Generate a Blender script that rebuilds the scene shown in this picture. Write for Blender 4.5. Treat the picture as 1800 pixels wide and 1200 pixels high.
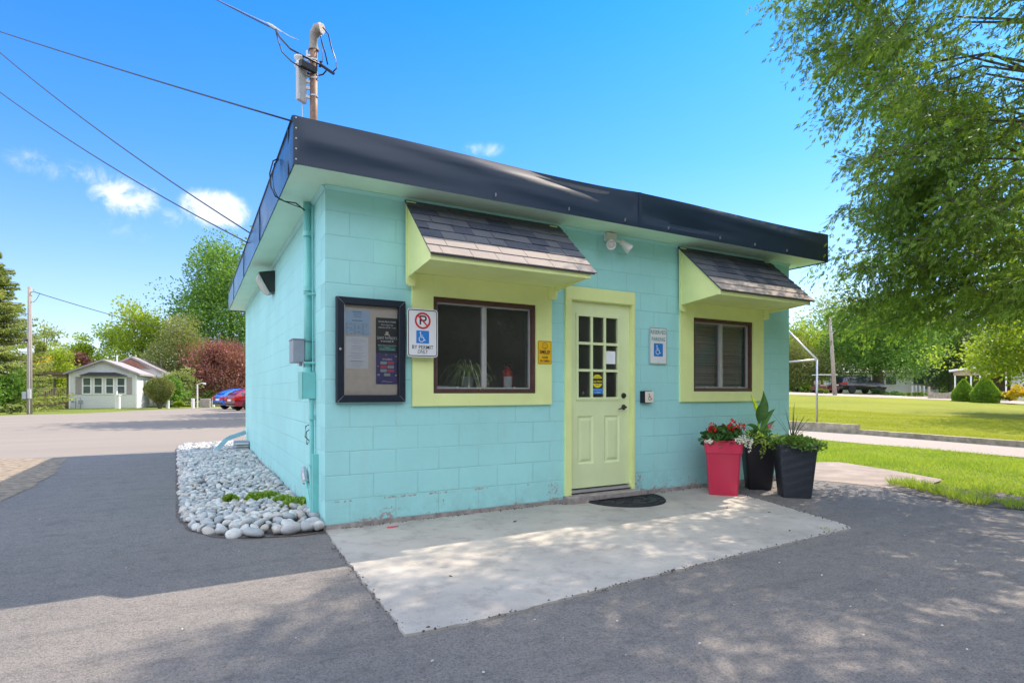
import bpy, bmesh, math, random
import numpy as np
from mathutils import Vector, Matrix
R = math.radians
PI = math.pi
for o in list(bpy.data.objects):
    bpy.data.objects.remove(o)
scn = bpy.context.scene
COL = scn.collection

# ------------------------------------------------------------------ camera
F_PX, HOR, AZ = 1003.7, 689.25, R(29.23)
CAM = Vector((-.9685, -4.930, 1.163))
cd = bpy.data.cameras.new('camera')
cd.sensor_width = 36; cd.lens = F_PX / 1800 * 36
cd.shift_y = (HOR - 600) / 1800
cd.clip_start = 0.05; cd.clip_end = 2000
cam = bpy.data.objects.new('camera', cd); COL.objects.link(cam)
cam.location = CAM; cam.rotation_euler = (PI / 2, 0, -AZ)
scn.camera = cam

# ------------------------------------------------------------------ sky and sun
SUN = Vector((.87, .17, 1.0)).normalized()
SUN_EL = math.asin(SUN.z); SUN_AZ = math.atan2(SUN.x, SUN.y)
w = bpy.data.worlds.new("World"); scn.world = w; w.use_nodes = True
nt = w.node_tree; N = nt.nodes; L = nt.links
for n in list(N): N.remove(n)
out = N.new('ShaderNodeOutputWorld'); bg = N.new('ShaderNodeBackground')
sky = N.new('ShaderNodeTexSky'); sky.sky_type = 'NISHITA'; sky.sun_disc = False
sky.sun_elevation = SUN_EL; sky.sun_rotation = SUN_AZ
sky.air_density = 1.0; sky.dust_density = 0.3; sky.ozone_density = 3.0
bg.inputs['Strength'].default_value = 0.128
tint = N.new('ShaderNodeMix'); tint.data_type = 'RGBA'; tint.blend_type = 'MULTIPLY'
tint.inputs['Factor'].default_value = 1.0
tint.inputs['B'].default_value = (1, 1, 1, 1)
L.new(sky.outputs[0], tint.inputs['A'])
tc = N.new('ShaderNodeTexCoord')
nrm = N.new('ShaderNodeVectorMath'); nrm.operation = 'NORMALIZE'
L.new(tc.outputs['Generated'], nrm.inputs[0])
# elevation dependent blue of a very clear spring sky
sep = N.new('ShaderNodeSeparateXYZ'); L.new(nrm.outputs[0], sep.inputs[0])
ramp = N.new('ShaderNodeValToRGB')
ramp.color_ramp.elements[0].position = 0.0; ramp.color_ramp.elements[0].color = (.92, .86, .92, 1)
ramp.color_ramp.elements[1].position = 0.6; ramp.color_ramp.elements[1].color = (.10, .70, 1.45, 1)
e = ramp.color_ramp.elements.new(0.16); e.color = (.78, .86, 1.0, 1)
e = ramp.color_ramp.elements.new(0.36); e.color = (.36, .78, 1.2, 1)
L.new(sep.outputs['Z'], ramp.inputs[0]); L.new(ramp.outputs[0], tint.inputs['B'])
# small fair-weather clouds, each at its own bearing
def raydir(px, py):
    u = (px - 900) / F_PX; v = (HOR - py) / F_PX
    return Vector((math.sin(AZ) + u * math.cos(AZ), math.cos(AZ) - u * math.sin(AZ), v)).normalized()
cl_noise = N.new('ShaderNodeTexNoise'); cl_noise.inputs['Scale'].default_value = 26; cl_noise.inputs['Detail'].default_value = 7
cl_noise.inputs['Roughness'].default_value = .68; cl_noise.inputs['Distortion'].default_value = .6
L.new(nrm.outputs[0], cl_noise.inputs['Vector'])
acc = None
for px, py, rx, ry, amp in ((222, 350, 54, 36, .85), (378, 368, 60, 36, 1.1), (62, 288, 44, 24, .5), (98, 292, 18, 14, .35), (160, 306, 60, 22, .5),
                            (305, 382, 32, 22, .5), (264, 420, 24, 14, .4), (852, 263, 50, 16, .5), (215, 400, 40, 26, .35)):
    c = raydir(px, py)
    hz = Vector((c.y, -c.x, 0)).normalized(); up = hz.cross(c).normalized()
    s = N.new('ShaderNodeVectorMath'); s.operation = 'SUBTRACT'; s.inputs[1].default_value = c; L.new(nrm.outputs[0], s.inputs[0])
    d1 = N.new('ShaderNodeVectorMath'); d1.operation = 'DOT_PRODUCT'; d1.inputs[1].default_value = hz * (F_PX / rx); L.new(s.outputs[0], d1.inputs[0])
    d2 = N.new('ShaderNodeVectorMath'); d2.operation = 'DOT_PRODUCT'; d2.inputs[1].default_value = up * (F_PX / ry); L.new(s.outputs[0], d2.inputs[0])
    m1 = N.new('ShaderNodeMath'); m1.operation = 'MULTIPLY'; L.new(d1.outputs['Value'], m1.inputs[0]); L.new(d1.outputs['Value'], m1.inputs[1])
    m2 = N.new('ShaderNodeMath'); m2.operation = 'MULTIPLY_ADD'; L.new(d2.outputs['Value'], m2.inputs[0]); L.new(d2.outputs['Value'], m2.inputs[1]); L.new(m1.outputs[0], m2.inputs[2])
    m3 = N.new('ShaderNodeMath'); m3.operation = 'MULTIPLY_ADD'; m3.inputs[1].default_value = -amp; m3.inputs[2].default_value = amp; m3.use_clamp = True
    L.new(m2.outputs[0], m3.inputs[0])
    if acc is None: acc = m3
    else:
        mx = N.new('ShaderNodeMath'); mx.operation = 'MAXIMUM'; L.new(acc.outputs[0], mx.inputs[0]); L.new(m3.outputs[0], mx.inputs[1]); acc = mx
nm = N.new('ShaderNodeMapRange'); nm.inputs[1].default_value = .32; nm.inputs[2].default_value = .66; nm.inputs[3].default_value = -.55; nm.inputs[4].default_value = .55
nm.clamp = False
L.new(cl_noise.outputs[0], nm.inputs[0])
ad = N.new('ShaderNodeMath'); ad.operation = 'ADD'; L.new(acc.outputs[0], ad.inputs[0]); L.new(nm.outputs[0], ad.inputs[1])
ad2 = N.new('ShaderNodeMath'); ad2.operation = 'MULTIPLY'; L.new(acc.outputs[0], ad2.inputs[0]); ad2.inputs[1].default_value = 1.6
mn = N.new('ShaderNodeMath'); mn.operation = 'MULTIPLY'; L.new(ad.outputs[0], mn.inputs[0]); L.new(ad2.outputs[0], mn.inputs[1]); mn.use_clamp = True
sm = N.new('ShaderNodeMapRange'); sm.interpolation_type = 'SMOOTHSTEP'; sm.inputs[1].default_value = .02; sm.inputs[2].default_value = 1.5; sm.inputs[4].default_value = 1.0
L.new(mn.outputs[0], sm.inputs[0])
cmx = N.new('ShaderNodeMix'); cmx.data_type = 'RGBA'; cmx.inputs['B'].default_value = (5.2, 5.3, 5.5, 1)
L.new(sm.outputs[0], cmx.inputs['Factor']); L.new(tint.outputs['Result'], cmx.inputs['A'])
# unseen bright cloud added behind the camera to fill the shade
dF = N.new('ShaderNodeVectorMath'); dF.operation = 'DOT_PRODUCT'; dF.inputs[1].default_value = (math.sin(AZ), math.cos(AZ), 0); L.new(nrm.outputs[0], dF.inputs[0])
mF = N.new('ShaderNodeMapRange'); mF.interpolation_type = 'SMOOTHSTEP'; mF.inputs[1].default_value = .40; mF.inputs[2].default_value = .0; L.new(dF.outputs['Value'], mF.inputs[0])
bn = N.new('ShaderNodeTexNoise'); bn.inputs['Scale'].default_value = 3.2; bn.inputs['Detail'].default_value = 6; bn.inputs['Roughness'].default_value = .55; L.new(nrm.outputs[0], bn.inputs['Vector'])
bm_ = N.new('ShaderNodeMapRange'); bm_.interpolation_type = 'SMOOTHSTEP'; bm_.inputs[1].default_value = .36; bm_.inputs[2].default_value = .56; L.new(bn.outputs[0], bm_.inputs[0])
bz = N.new('ShaderNodeMath'); bz.operation = 'MULTIPLY'; L.new(mF.outputs[0], bz.inputs[0]); L.new(bm_.outputs[0], bz.inputs[1])
bmix = N.new('ShaderNodeMix'); bmix.data_type = 'RGBA'; bmix.inputs['B'].default_value = (10.6, 10.9, 11.6, 1)
L.new(bz.outputs[0], bmix.inputs['Factor']); L.new(cmx.outputs['Result'], bmix.inputs['A'])
L.new(bmix.outputs['Result'], bg.inputs['Color']); L.new(bg.outputs[0], out.inputs['Surface'])

sd = bpy.data.lights.new('sun', 'SUN'); sd.energy = 4.3; sd.angle = R(.5); sd.color = (1, .84, .68)
so = bpy.data.objects.new('sun', sd); COL.objects.link(so)
so.rotation_euler = (-SUN).to_track_quat('-Z', 'Y').to_euler()
vs = scn.view_settings; vs.view_transform = 'Standard'; vs.look = 'None'; vs.gamma = 1; vs.use_curve_mapping = False
vs.exposure = 0.93
scn.render.engine = 'CYCLES'
scn.cycles.max_bounces = 7; scn.cycles.transparent_max_bounces = 12

# ------------------------------------------------------------------ helpers
def sm_(a, b, x):
    t = min(1, max(0, (x - a) / (b - a))); return t * t * (3 - 2 * t)
def terr(x, y):                       # the ground climbs gently away to the north-east
    return sm_(10, 36, x) * min(1.1, max(0, .045 * y - .2))
def dist(px, py, t):                  # point seen at a pixel at t metres depth
    u = (px - 900) / F_PX; v = (HOR - py) / F_PX
    return Vector((CAM.x + t * (math.sin(AZ) + u * math.cos(AZ)), CAM.y + t * (math.cos(AZ) - u * math.sin(AZ)), CAM.z + v * t))
def G(px, py, z=0.0):
    v = (HOR - py) / F_PX; return dist(px, py, (z - CAM.z) / v)
def spot(px, t):                      # ground point t metres deep along a bearing
    p = dist(px, HOR, t); p.z = terr(p.x, p.y); return p

def newmat(name):
    m = bpy.data.materials.new(name); m.use_nodes = True
    nt = m.node_tree; b = nt.nodes['Principled BSDF']; return m, nt, b
def c4(c): return (c[0], c[1], c[2], 1)
def noise(nt, scale, detail=4, rough=.55, vec=None, coord='Object'):
    n = nt.nodes.new('ShaderNodeTexNoise'); n.inputs['Scale'].default_value = scale; n.inputs['Detail'].default_value = detail
    n.inputs['Roughness'].default_value = rough
    if vec is None:
        t = nt.nodes.new('ShaderNodeTexCoord'); vec = t.outputs[coord]
    nt.links.new(vec, n.inputs['Vector']); return n
def mrange(nt, src, a, b, c=0., d=1., smooth=False):
    n = nt.nodes.new('ShaderNodeMapRange'); n.inputs[1].default_value = a; n.inputs[2].default_value = b
    n.inputs[3].default_value = c; n.inputs[4].default_value = d
    if smooth: n.interpolation_type = 'SMOOTHSTEP'
    nt.links.new(src, n.inputs[0]); return n.outputs[0]
def mix(nt, fac, a, b, mode='MIX'):
    n = nt.nodes.new('ShaderNodeMix'); n.data_type = 'RGBA'; n.blend_type = mode
    for s, v in (('Factor', fac), ('A', a), ('B', b)):
        if isinstance(v, (int, float)): n.inputs[s].default_value = v
        elif isinstance(v, (tuple, list)): n.inputs[s].default_value = c4(v)
        else: nt.links.new(v, n.inputs[s])
    return n.outputs['Result']
def math_(nt, op, a, b=None, clamp=False):
    n = nt.nodes.new('ShaderNodeMath'); n.operation = op; n.use_clamp = clamp
    for i, v in enumerate((a, b)):
        if v is None: continue
        if isinstance(v, (int, float)): n.inputs[i].default_value = v
        else: nt.links.new(v, n.inputs[i])
    return n.outputs[0]
def bump(nt, b, h, strength=.3, distance=.01, prev=None):
    n = nt.nodes.new('ShaderNodeBump'); n.inputs['Strength'].default_value = strength; n.inputs['Distance'].default_value = distance
    nt.links.new(h, n.inputs['Height'])
    if prev is not None: nt.links.new(prev, n.inputs['Normal'])
    nt.links.new(n.outputs[0], b.inputs['Normal']); return n.outputs[0]
def simple(name, col, rough=.6, metal=0., var=.12, scale=8, bmp=.15, bs=60, bd=.003, spec=.5, col2=None):
    m, nt, b = newmat(name)
    n = noise(nt, scale, 5)
    a = tuple(c * (1 - var) for c in col); d = col2 if col2 else tuple(min(1, c * (1 + var)) for c in col)
    L_ = mix(nt, mrange(nt, n.outputs[0], .3, .7), a, d)
    nt.links.new(L_, b.inputs['Base Color'])
    b.inputs['Roughness'].default_value = rough; b.inputs['Metallic'].default_value = metal
    b.inputs['Specular IOR Level'].default_value = spec
    if bmp: bump(nt, b, noise(nt, bs, 4).outputs[0], bmp, bd)
    return m

class MB:
    """collects shapes; build() links them as one mesh object"""
    def __init__(self): self.v = []; self.f = []
    def add(self, vs, fs):
        k = len(self.v); self.v += [tuple(p) for p in vs]; self.f += [tuple(i + k for i in f) for f in fs]; return self
    def box(self, x0, x1, y0, y1, z0, z1):
        vs = [(x, y, z) for z in (z0, z1) for y in (y0, y1) for x in (x0, x1)]
        return self.add(vs, [(0, 2, 3, 1), (4, 5, 7, 6), (0, 1, 5, 4), (2, 6, 7, 3), (0, 4, 6, 2), (1, 3, 7, 5)])
    def bbox(self, x0, x1, y0, y1, z0, z1, r=.004):      # box with chamfered edges
        bm = bmesh.new(); bmesh.ops.create_cube(bm, size=1)
        for v in bm.verts:
            v.co = Vector(((x0 + x1) / 2 + v.co.x * (x1 - x0), (y0 + y1) / 2 + v.co.y * (y1 - y0), (z0 + z1) / 2 + v.co.z * (z1 - z0)))
        bmesh.ops.bevel(bm, geom=bm.edges[:], offset=r, segments=2, profile=.5, affect='EDGES')
        self.bm(bm); return self
    def bm(self, bm):
        bm.verts.index_update(); self.add([v.co[:] for v in bm.verts], [[v.index for v in f.verts] for f in bm.faces]); bm.free()
    def quad(self, a, b, c, d): return self.add([a, b, c, d], [(0, 1, 2, 3)])
    def poly(self, pts): return self.add(pts, [tuple(range(len(pts)))])
    def prism(self, pts, d):                              # closed outline swept by vector d
        n = len(pts); d = Vector(d)
        vs = [Vector(p) for p in pts] + [Vector(p) + d for p in pts]
        return self.add(vs, [tuple(range(n))[::-1], tuple(range(n, 2 * n))] + [(i, (i + 1) % n, n + (i + 1) % n, n + i) for i in range(n)])
    def tube(self, pts, r, n=8, cap=True):
        pts = [Vector(p) for p in pts]; rs = r if isinstance(r, (list, tuple)) else [r] * len(pts)
        k = len(self.v); up = None
        for i, p in enumerate(pts):
            t = (pts[min(i + 1, len(pts) - 1)] - pts[max(i - 1, 0)])
            if t.length < 1e-9: t = Vector((0, 0, 1))
            t.normalize()
            if up is None:
                up = Vector((0, 0, 1)) if abs(t.z) < .9 else Vector((1, 0, 0))
            a = t.cross(up)
            if a.length < 1e-4: a = t.cross(Vector((0, 1, 0)))
            a.normalize(); b = t.cross(a).normalized(); up = -b if False else up
            for j in range(n):
                q = 2 * PI * j / n; self.v.append(tuple(p + (a * math.cos(q) + b * math.sin(q)) * rs[i]))
        for i in range(len(pts) - 1):
            for j in range(n):
                j2 = (j + 1) % n; self.f.append((k + i * n + j, k + i * n + j2, k + (i + 1) * n + j2, k + (i + 1) * n + j))
        if cap:
            self.f.append(tuple(k + j for j in range(n))[::-1]); self.f.append(tuple(k + (len(pts) - 1) * n + j for j in range(n)))
        return self
    def lathe(self, prof, c=(0, 0, 0), n=20, axis='z'):
        k = len(self.v)
        for r, h in prof:
            for j in range(n):
                q = 2 * PI * j / n; x, y, z = r * math.cos(q), r * math.sin(q), h
                if axis == 'x': x, y, z = z, x, y
                if axis == 'y': x, y, z = y, -z, x
                self.v.append((c[0] + x, c[1] + y, c[2] + z))
        for i in range(len(prof) - 1):
            for j in range(n):
                j2 = (j + 1) % n; self.f.append((k + i * n + j, k + i * n + j2, k + (i + 1) * n + j2, k + (i + 1) * n + j))
        self.f.append(tuple(k + j for j in range(n))[::-1]); self.f.append(tuple(k + (len(prof) - 1) * n + j for j in range(n)))
        return self
    def loft(self, rings, cap=True):
        n = len(rings[0]); k = len(self.v)
        for r in rings: self.v += [tuple(p) for p in r]
        for i in range(len(rings) - 1):
            for j in range(n):
                j2 = (j + 1) % n; self.f.append((k + i * n + j, k + i * n + j2, k + (i + 1) * n + j2, k + (i + 1) * n + j))
        if cap:
            self.f.append(tuple(k + j for j in range(n))[::-1]); self.f.append(tuple(k + (len(rings) - 1) * n + j for j in range(n)))
        return self
    def xf(self, M):
        self.v = [tuple(M @ Vector(p)) for p in self.v]; return self
    def build(self, name, mat, parent=None, smooth=False, world=True, auto=None):
        off = Vector((0, 0, 0))
        if parent is not None and world:
            q = parent
            while q is not None: off += q.location; q = q.parent
        me = bpy.data.meshes.new(name)
        me.from_pydata([(p[0] - off.x, p[1] - off.y, p[2] - off.z) for p in self.v], [], self.f); me.validate()
        if smooth: me.polygons.foreach_set('use_smooth', [True] * len(me.polygons))
        if mat: me.materials.append(mat)
        o = bpy.data.objects.new(name, me); COL.objects.link(o)
        if parent: o.parent = parent
        if auto:
            bm = bmesh.new(); bm.from_mesh(me)
            for e in bm.edges:
                if len(e.link_faces) == 2 and e.calc_face_angle(0) > R(auto): e.smooth = False
            bm.to_mesh(me); bm.free()
            me.polygons.foreach_set('use_smooth', [True] * len(me.polygons))
        return o

def npmesh(name, verts, nper, mat, parent=None, off=None, smooth=False):
    """verts (K*nper,3): every nper vertices are one face"""
    verts = np.asarray(verts, dtype=np.float32)
    if off is not None: verts = verts - np.array(off, dtype=np.float32)
    nf = len(verts) // nper
    me = bpy.data.meshes.new(name); me.vertices.add(len(verts)); me.loops.add(len(verts)); me.polygons.add(nf)
    me.vertices.foreach_set('co', verts.ravel()); me.loops.foreach_set('vertex_index', np.arange(len(verts), dtype=np.int32))
    me.polygons.foreach_set('loop_start', np.arange(nf, dtype=np.int32) * nper); me.polygons.foreach_set('loop_total', np.full(nf, nper, dtype=np.int32))
    me.update(calc_edges=True)
    if mat: me.materials.append(mat)
    o = bpy.data.objects.new(name, me); COL.objects.link(o)
    if parent: o.parent = parent
    return o

def tag(o, label, cat, group=None, kind=None):
    if label: o['label'] = label
    if cat: o['category'] = cat
    if group: o['group'] = group
    if kind: o['kind'] = kind
    return o
def thing(name, label, cat, loc=(0, 0, 0), group=None, rz=0):
    o = bpy.data.objects.new(name, None); COL.objects.link(o); o.location = loc; o.rotation_euler.z = rz; o.empty_display_size = .2
    return tag(o, label, cat, group)
def struct(o): o['kind'] = 'structure'; return o
def dup(root, loc=None, rz=None, label=None):
    r = root.copy(); COL.objects.link(r)
    if loc is not None: r.location = loc
    if rz is not None: r.rotation_euler.z = rz
    if label: r['label'] = label
    for ch in list(root.children):
        c = ch.copy(); COL.objects.link(c); c.parent = r
        for g in list(ch.children):
            d = g.copy(); COL.objects.link(d); d.parent = c
    return r

_fc = None
def text(name, s, mat, parent, org, xd=(1, 0, 0), up=(0, 0, 1), size=.05, width=None, align='CENTER', thick=.0, bold=0.0, kind=None):
    """lettering as real mesh; org = centre of baseline"""
    cu = bpy.data.curves.new(name, 'FONT'); cu.body = s; cu.size = 1; cu.align_x = align; cu.offset = bold; cu.resolution_u = 2
    to = bpy.data.objects.new('tmp_text', cu)
    me = bpy.data.meshes.new_from_object(to); bpy.data.objects.remove(to)
    xs = [v.co.x for v in me.vertices]
    sx = sy = size
    if width and xs: sx = width / (max(xs) - min(xs))
    xd = Vector(xd); up = Vector(up); org = Vector(org)
    off = Vector((0, 0, 0)); q = parent
    while q is not None: off += q.location; q = q.parent
    for v in me.vertices: v.co = org + xd * (v.co.x * sx) + up * (v.co.y * sy) - off
    me.materials.clear(); me.materials.append(mat)
    me.name = name
    o = bpy.data.objects.new(name, me); COL.objects.link(o); o.parent = parent
    return o

class Flat(MB):
    """2-D drawing on a plane: o origin, x and u axes, n offset towards the viewer"""
    def __init__(self, o, x=(1, 0, 0), u=(0, 0, 1)):
        super().__init__(); self.o = Vector(o); self.x = Vector(x); self.u = Vector(u); self.n = self.x.cross(self.u).normalized()
    def P(self, a, b, h=0): return self.o + self.x * a + self.u * b + self.n * h
    def pg(self, pts, h): self.poly([self.P(a, b, h) for a, b in pts]); return self
    def rect(self, a0, a1, b0, b1, h=0, r=0):
        if r <= 0: return self.pg([(a0, b0), (a1, b0), (a1, b1), (a0, b1)], h)
        pts = []
        for cx, cy, s in ((a1 - r, b0 + r, -90), (a1 - r, b1 - r, 0), (a0 + r, b1 - r, 90), (a0 + r, b0 + r, 180)):
            for k in range(5):
                q = R(s + k * 22.5); pts.append((cx + r * math.cos(q), cy + r * math.sin(q)))
        return self.pg(pts, h)
    def rrect_ring(self, a0, a1, b0, b1, r, t, h):
        def ol(i):
            pts = []; rr = max(r - i, .001)
            for cx, cy, s in ((a1 - r, b0 + r, -90), (a1 - r, b1 - r, 0), (a0 + r, b1 - r, 90), (a0 + r, b0 + r, 180)):
                for k in range(6):
                    q = R(s + k * 18); pts.append((cx + rr * math.cos(q), cy + rr * math.sin(q)))
            return pts
        A = ol(0); B = ol(t); n = len(A)
        for i in range(n):
            j = (i + 1) % n; self.pg([A[i], A[j], B[j], B[i]], h)
        return self
    def disc(self, a, b, r, h=0, n=24): return self.pg([(a + r * math.cos(2 * PI * k / n), b + r * math.sin(2 * PI * k / n)) for k in range(n)], h)
    def arc(self, a, b, r, t, q0, q1, h=0, n=24):
        for k in range(n):
            x, y = R(q0 + (q1 - q0) * k / n), R(q0 + (q1 - q0) * (k + 1) / n)
            self.pg([(a + (r - t / 2) * math.cos(x), b + (r - t / 2) * math.sin(x)), (a + (r + t / 2) * math.cos(x), b + (r + t / 2) * math.sin(x)),
                     (a + (r + t / 2) * math.cos(y), b + (r + t / 2) * math.sin(y)), (a + (r - t / 2) * math.cos(y), b + (r - t / 2) * math.sin(y))], h)
        return self
    def line(self, pts, t, h=0):
        for (a, b), (c, d) in zip(pts, pts[1:]):
            l = math.hypot(c - a, d - b) or 1; nx, ny = -(d - b) / l * t / 2, (c - a) / l * t / 2
            self.pg([(a - nx, b - ny), (c - nx, d - ny), (c + nx, d + ny), (a + nx, b + ny)], h)
        for (a, b) in pts[1:-1]: self.disc(a, b, t / 2, h + .0002, 8)
        return self
    def access(self, a, b, s, h):       # wheelchair symbol, s = height
        self.disc(a - .12 * s, b + .42 * s, .075 * s, h)
        self.line([(a - .12 * s, b + .33 * s), (a - .08 * s, b + .0 * s), (a + .17 * s, b - .02 * s), (a + .28 * s, b - .30 * s), (a + .38 * s, b - .26 * s)], .075 * s, h)
        self.line([(a - .10 * s, b + .17 * s), (a + .13 * s, b + .17 * s)], .06 * s, h)
        self.arc(a - .02 * s, b - .19 * s, .235 * s, .065 * s, 130, 345, h)
        return self

# ------------------------------------------------------------------ materials
def asphalt_mat():
    m, nt, b = newmat('asphalt')
    big = noise(nt, .35, 5, .6); mid = noise(nt, 3.2, 5, .65); fine = noise(nt, 150, 3, .7)
    v = nt.nodes.new('ShaderNodeTexVoronoi'); v.inputs['Scale'].default_value = 165
    t = nt.nodes.new('ShaderNodeTexCoord'); nt.links.new(t.outputs['Object'], v.inputs['Vector'])
    c = mix(nt, mrange(nt, big.outputs[0], .35, .65), (.180, .170, .160), (.240, .222, .205))
    c = mix(nt, mrange(nt, mid.outputs[0], .4, .7, 0, .45), c, (.125, .122, .125))
    c = mix(nt, mrange(nt, fine.outputs[0], .3, .7, .0, .55), c, (.34, .325, .305))
    st = noise(nt, 1.1, 7, .75); c = mix(nt, mrange(nt, st.outputs[0], .58, .68, 0, .35, True), c, (.11, .108, .112))
    sep = nt.nodes.new('ShaderNodeSeparateColor'); nt.links.new(v.outputs['Color'], sep.inputs[0])
    spk = mrange(nt, sep.outputs[0], .93, .96, 0, .55); c = mix(nt, spk, c, (.34, .32, .30))
    spk2 = mrange(nt, sep.outputs[1], .82, .86, 0, .45); c = mix(nt, spk2, c, (.07, .07, .075))
    mp = nt.nodes.new('ShaderNodeMapping'); mp.inputs['Scale'].default_value = (.5, 2.6, 1); mp.inputs['Rotation'].default_value[2] = -.5; nt.links.new(t.outputs['Object'], mp.inputs[0]); rk = noise(nt, 2.2, 6, .75, vec=mp.outputs[0]); c = mix(nt, mrange(nt, rk.outputs[0], .5, .72, 0, .4, True), c, (.10, .10, .105)); c = mix(nt, mrange(nt, rk.outputs[0], .42, .25, 0, .35, True), c, (.30, .285, .265))
    m9 = noise(nt, 10, 6, .8); c = mix(nt, mrange(nt, m9.outputs[0], .48, .70, 0, .45, True), c, (.085, .082, .08)); c = mix(nt, mrange(nt, m9.outputs[0], .44, .28, 0, .3, True), c, (.30, .28, .255)); g1 = noise(nt, 55, 4, .85); c = mix(nt, mrange(nt, g1.outputs[0], .50, .68, 0, .6, True), c, (.075, .072, .07)); c = mix(nt, mrange(nt, g1.outputs[0], .46, .32, 0, .45, True), c, (.36, .34, .31))
    nt.links.new(c, b.inputs['Base Color']); b.inputs['Roughness'].default_value = .88; b.inputs['Specular IOR Level'].default_value = .25
    h = math_(nt, 'ADD', fine.outputs[0], math_(nt, 'MULTIPLY', v.outputs['Distance'], -.8))
    p = bump(nt, b, h, .75, .006); p = bump(nt, b, math_(nt, 'SUBTRACT', 1, g1.outputs[0]), .8, .012, p); p = bump(nt, b, noise(nt, 34, 6, .8).outputs[0], .5, .014, p); bump(nt, b, mid.outputs[0], .25, .06, p)
    return m
def lot_mat():
    m, nt, b = newmat('lot_asphalt')
    t = nt.nodes.new('ShaderNodeTexCoord'); mp = nt.nodes.new('ShaderNodeMapping'); mp.inputs['Scale'].default_value = (.08, .5, 1); mp.inputs['Rotation'].default_value[2] = .35
    nt.links.new(t.outputs['Object'], mp.inputs[0])
    big = noise(nt, 1.2, 6, .65, vec=mp.outputs[0]); fine = noise(nt, 60, 3, .7)
    c = mix(nt, mrange(nt, big.outputs[0], .3, .7), (.185, .165, .142), (.235, .208, .176))
    c = mix(nt, mrange(nt, fine.outputs[0], .3, .7, 0, .3), c, (.34, .31, .27))
    nt.links.new(c, b.inputs['Base Color']); b.inputs['Roughness'].default_value = .9; b.inputs['Specular IOR Level'].default_value = .2
    bump(nt, b, fine.outputs[0], .4, .01); return m
def concrete_mat():
    m, nt, b = newmat('concrete')
    big = noise(nt, 1.3, 6, .65); fine = noise(nt, 130, 3, .7); st = noise(nt, 9, 6, .7)
    c = mix(nt, mrange(nt, big.outputs[0], .3, .7), (.29, .272, .245), (.45, .425, .38))
    c = mix(nt, mrange(nt, fine.outputs[0], .35, .7, 0, .35), c, (.52, .50, .46))
    c = mix(nt, mrange(nt, st.outputs[0], .60, .74, 0, .55, True), c, (.21, .20, .19))
    v = nt.nodes.new('ShaderNodeTexVoronoi'); v.inputs['Scale'].default_value = 34
    t = nt.nodes.new('ShaderNodeTexCoord'); nt.links.new(t.outputs['Object'], v.inputs['Vector'])
    c = mix(nt, mrange(nt, v.outputs['Distance'], .05, .13, .55, 0), c, (.13, .12, .11))
    hair = noise(nt, 2.4, 8, .7); hc = math_(nt, 'ABSOLUTE', math_(nt, 'SUBTRACT', hair.outputs[0], .5)); c = mix(nt, mrange(nt, hc, .0, .006, .0, 0), c, (.15, .14, .13)); wv = noise(nt, 4.2, 7, .78); c = mix(nt, mrange(nt, wv.outputs[0], .48, .64, 0, .55, True), c, (.24, .225, .205)); wr_ = noise(nt, .7, 3, .5); c = mix(nt, mrange(nt, wr_.outputs[0], .45, .65, 0, .25), c, (.50, .46, .40))
    nt.links.new(c, b.inputs['Base Color']); b.inputs['Roughness'].default_value = .85; b.inputs['Specular IOR Level'].default_value = .25
    p = bump(nt, b, fine.outputs[0], .35, .004); bump(nt, b, st.outputs[0], .25, .02, p); return m
def grass_mat(name, a, bcol, dry, sc=.5):
    m, nt, b = newmat(name)
    n1 = noise(nt, sc, 6, .6); n2 = noise(nt, 14, 5, .7); n3 = noise(nt, 70, 2, .7)
    c = mix(nt, mrange(nt, n1.outputs[0], .35, .65), a, bcol)
    c = mix(nt, mrange(nt, n2.outputs[0], .45, .72, 0, .5), c, dry)
    c = mix(nt, mrange(nt, n3.outputs[0], .35, .7, 0, .45), c, tuple(x * .45 for x in a))
    nt.links.new(c, b.inputs['Base Color']); b.inputs['Roughness'].default_value = .9; b.inputs['Specular IOR Level'].default_value = .1
    p = bump(nt, b, n3.outputs[0], .6, .03); bump(nt, b, n2.outputs[0], .4, .05, p); return m
def leaf_mat(name, a, bcol, hi=None, trans=.35, sc=.6, fine=9.):
    m, nt, b = newmat(name)
    g_ = 1.0 if 'petal' in name or 'golden' in name else 1.3; a = tuple(x * g_ for x in a); bcol = tuple(x * g_ for x in bcol); hi = tuple(min(.9, x * g_) for x in hi) if hi else None
    n1 = noise(nt, sc, 4, .6); n2 = noise(nt, fine, 3, .7)
    c = mix(nt, mrange(nt, n1.outputs[0], .38, .62), a, bcol)
    c = mix(nt, mrange(nt, n2.outputs[0], .45, .75, 0, .6), c, hi or tuple(min(1, x * 1.5) for x in bcol))
    nt.links.new(c, b.inputs['Base Color']); b.inputs['Roughness'].default_value = .55; b.inputs['Specular IOR Level'].default_value = .3
    tr = nt.nodes.new('ShaderNodeBsdfTranslucent'); nt.links.new(mix(nt, 1.0, c, (1.25, 1.3, .6), 'MULTIPLY'), tr.inputs[0])
    ms = nt.nodes.new('ShaderNodeMixShader'); ms.inputs[0].default_value = trans
    nt.links.new(b.outputs[0], ms.inputs[1]); nt.links.new(tr.outputs[0], ms.inputs[2])
    nt.links.new(ms.outputs[0], nt.nodes['Material Output'].inputs[0]); return m
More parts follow.
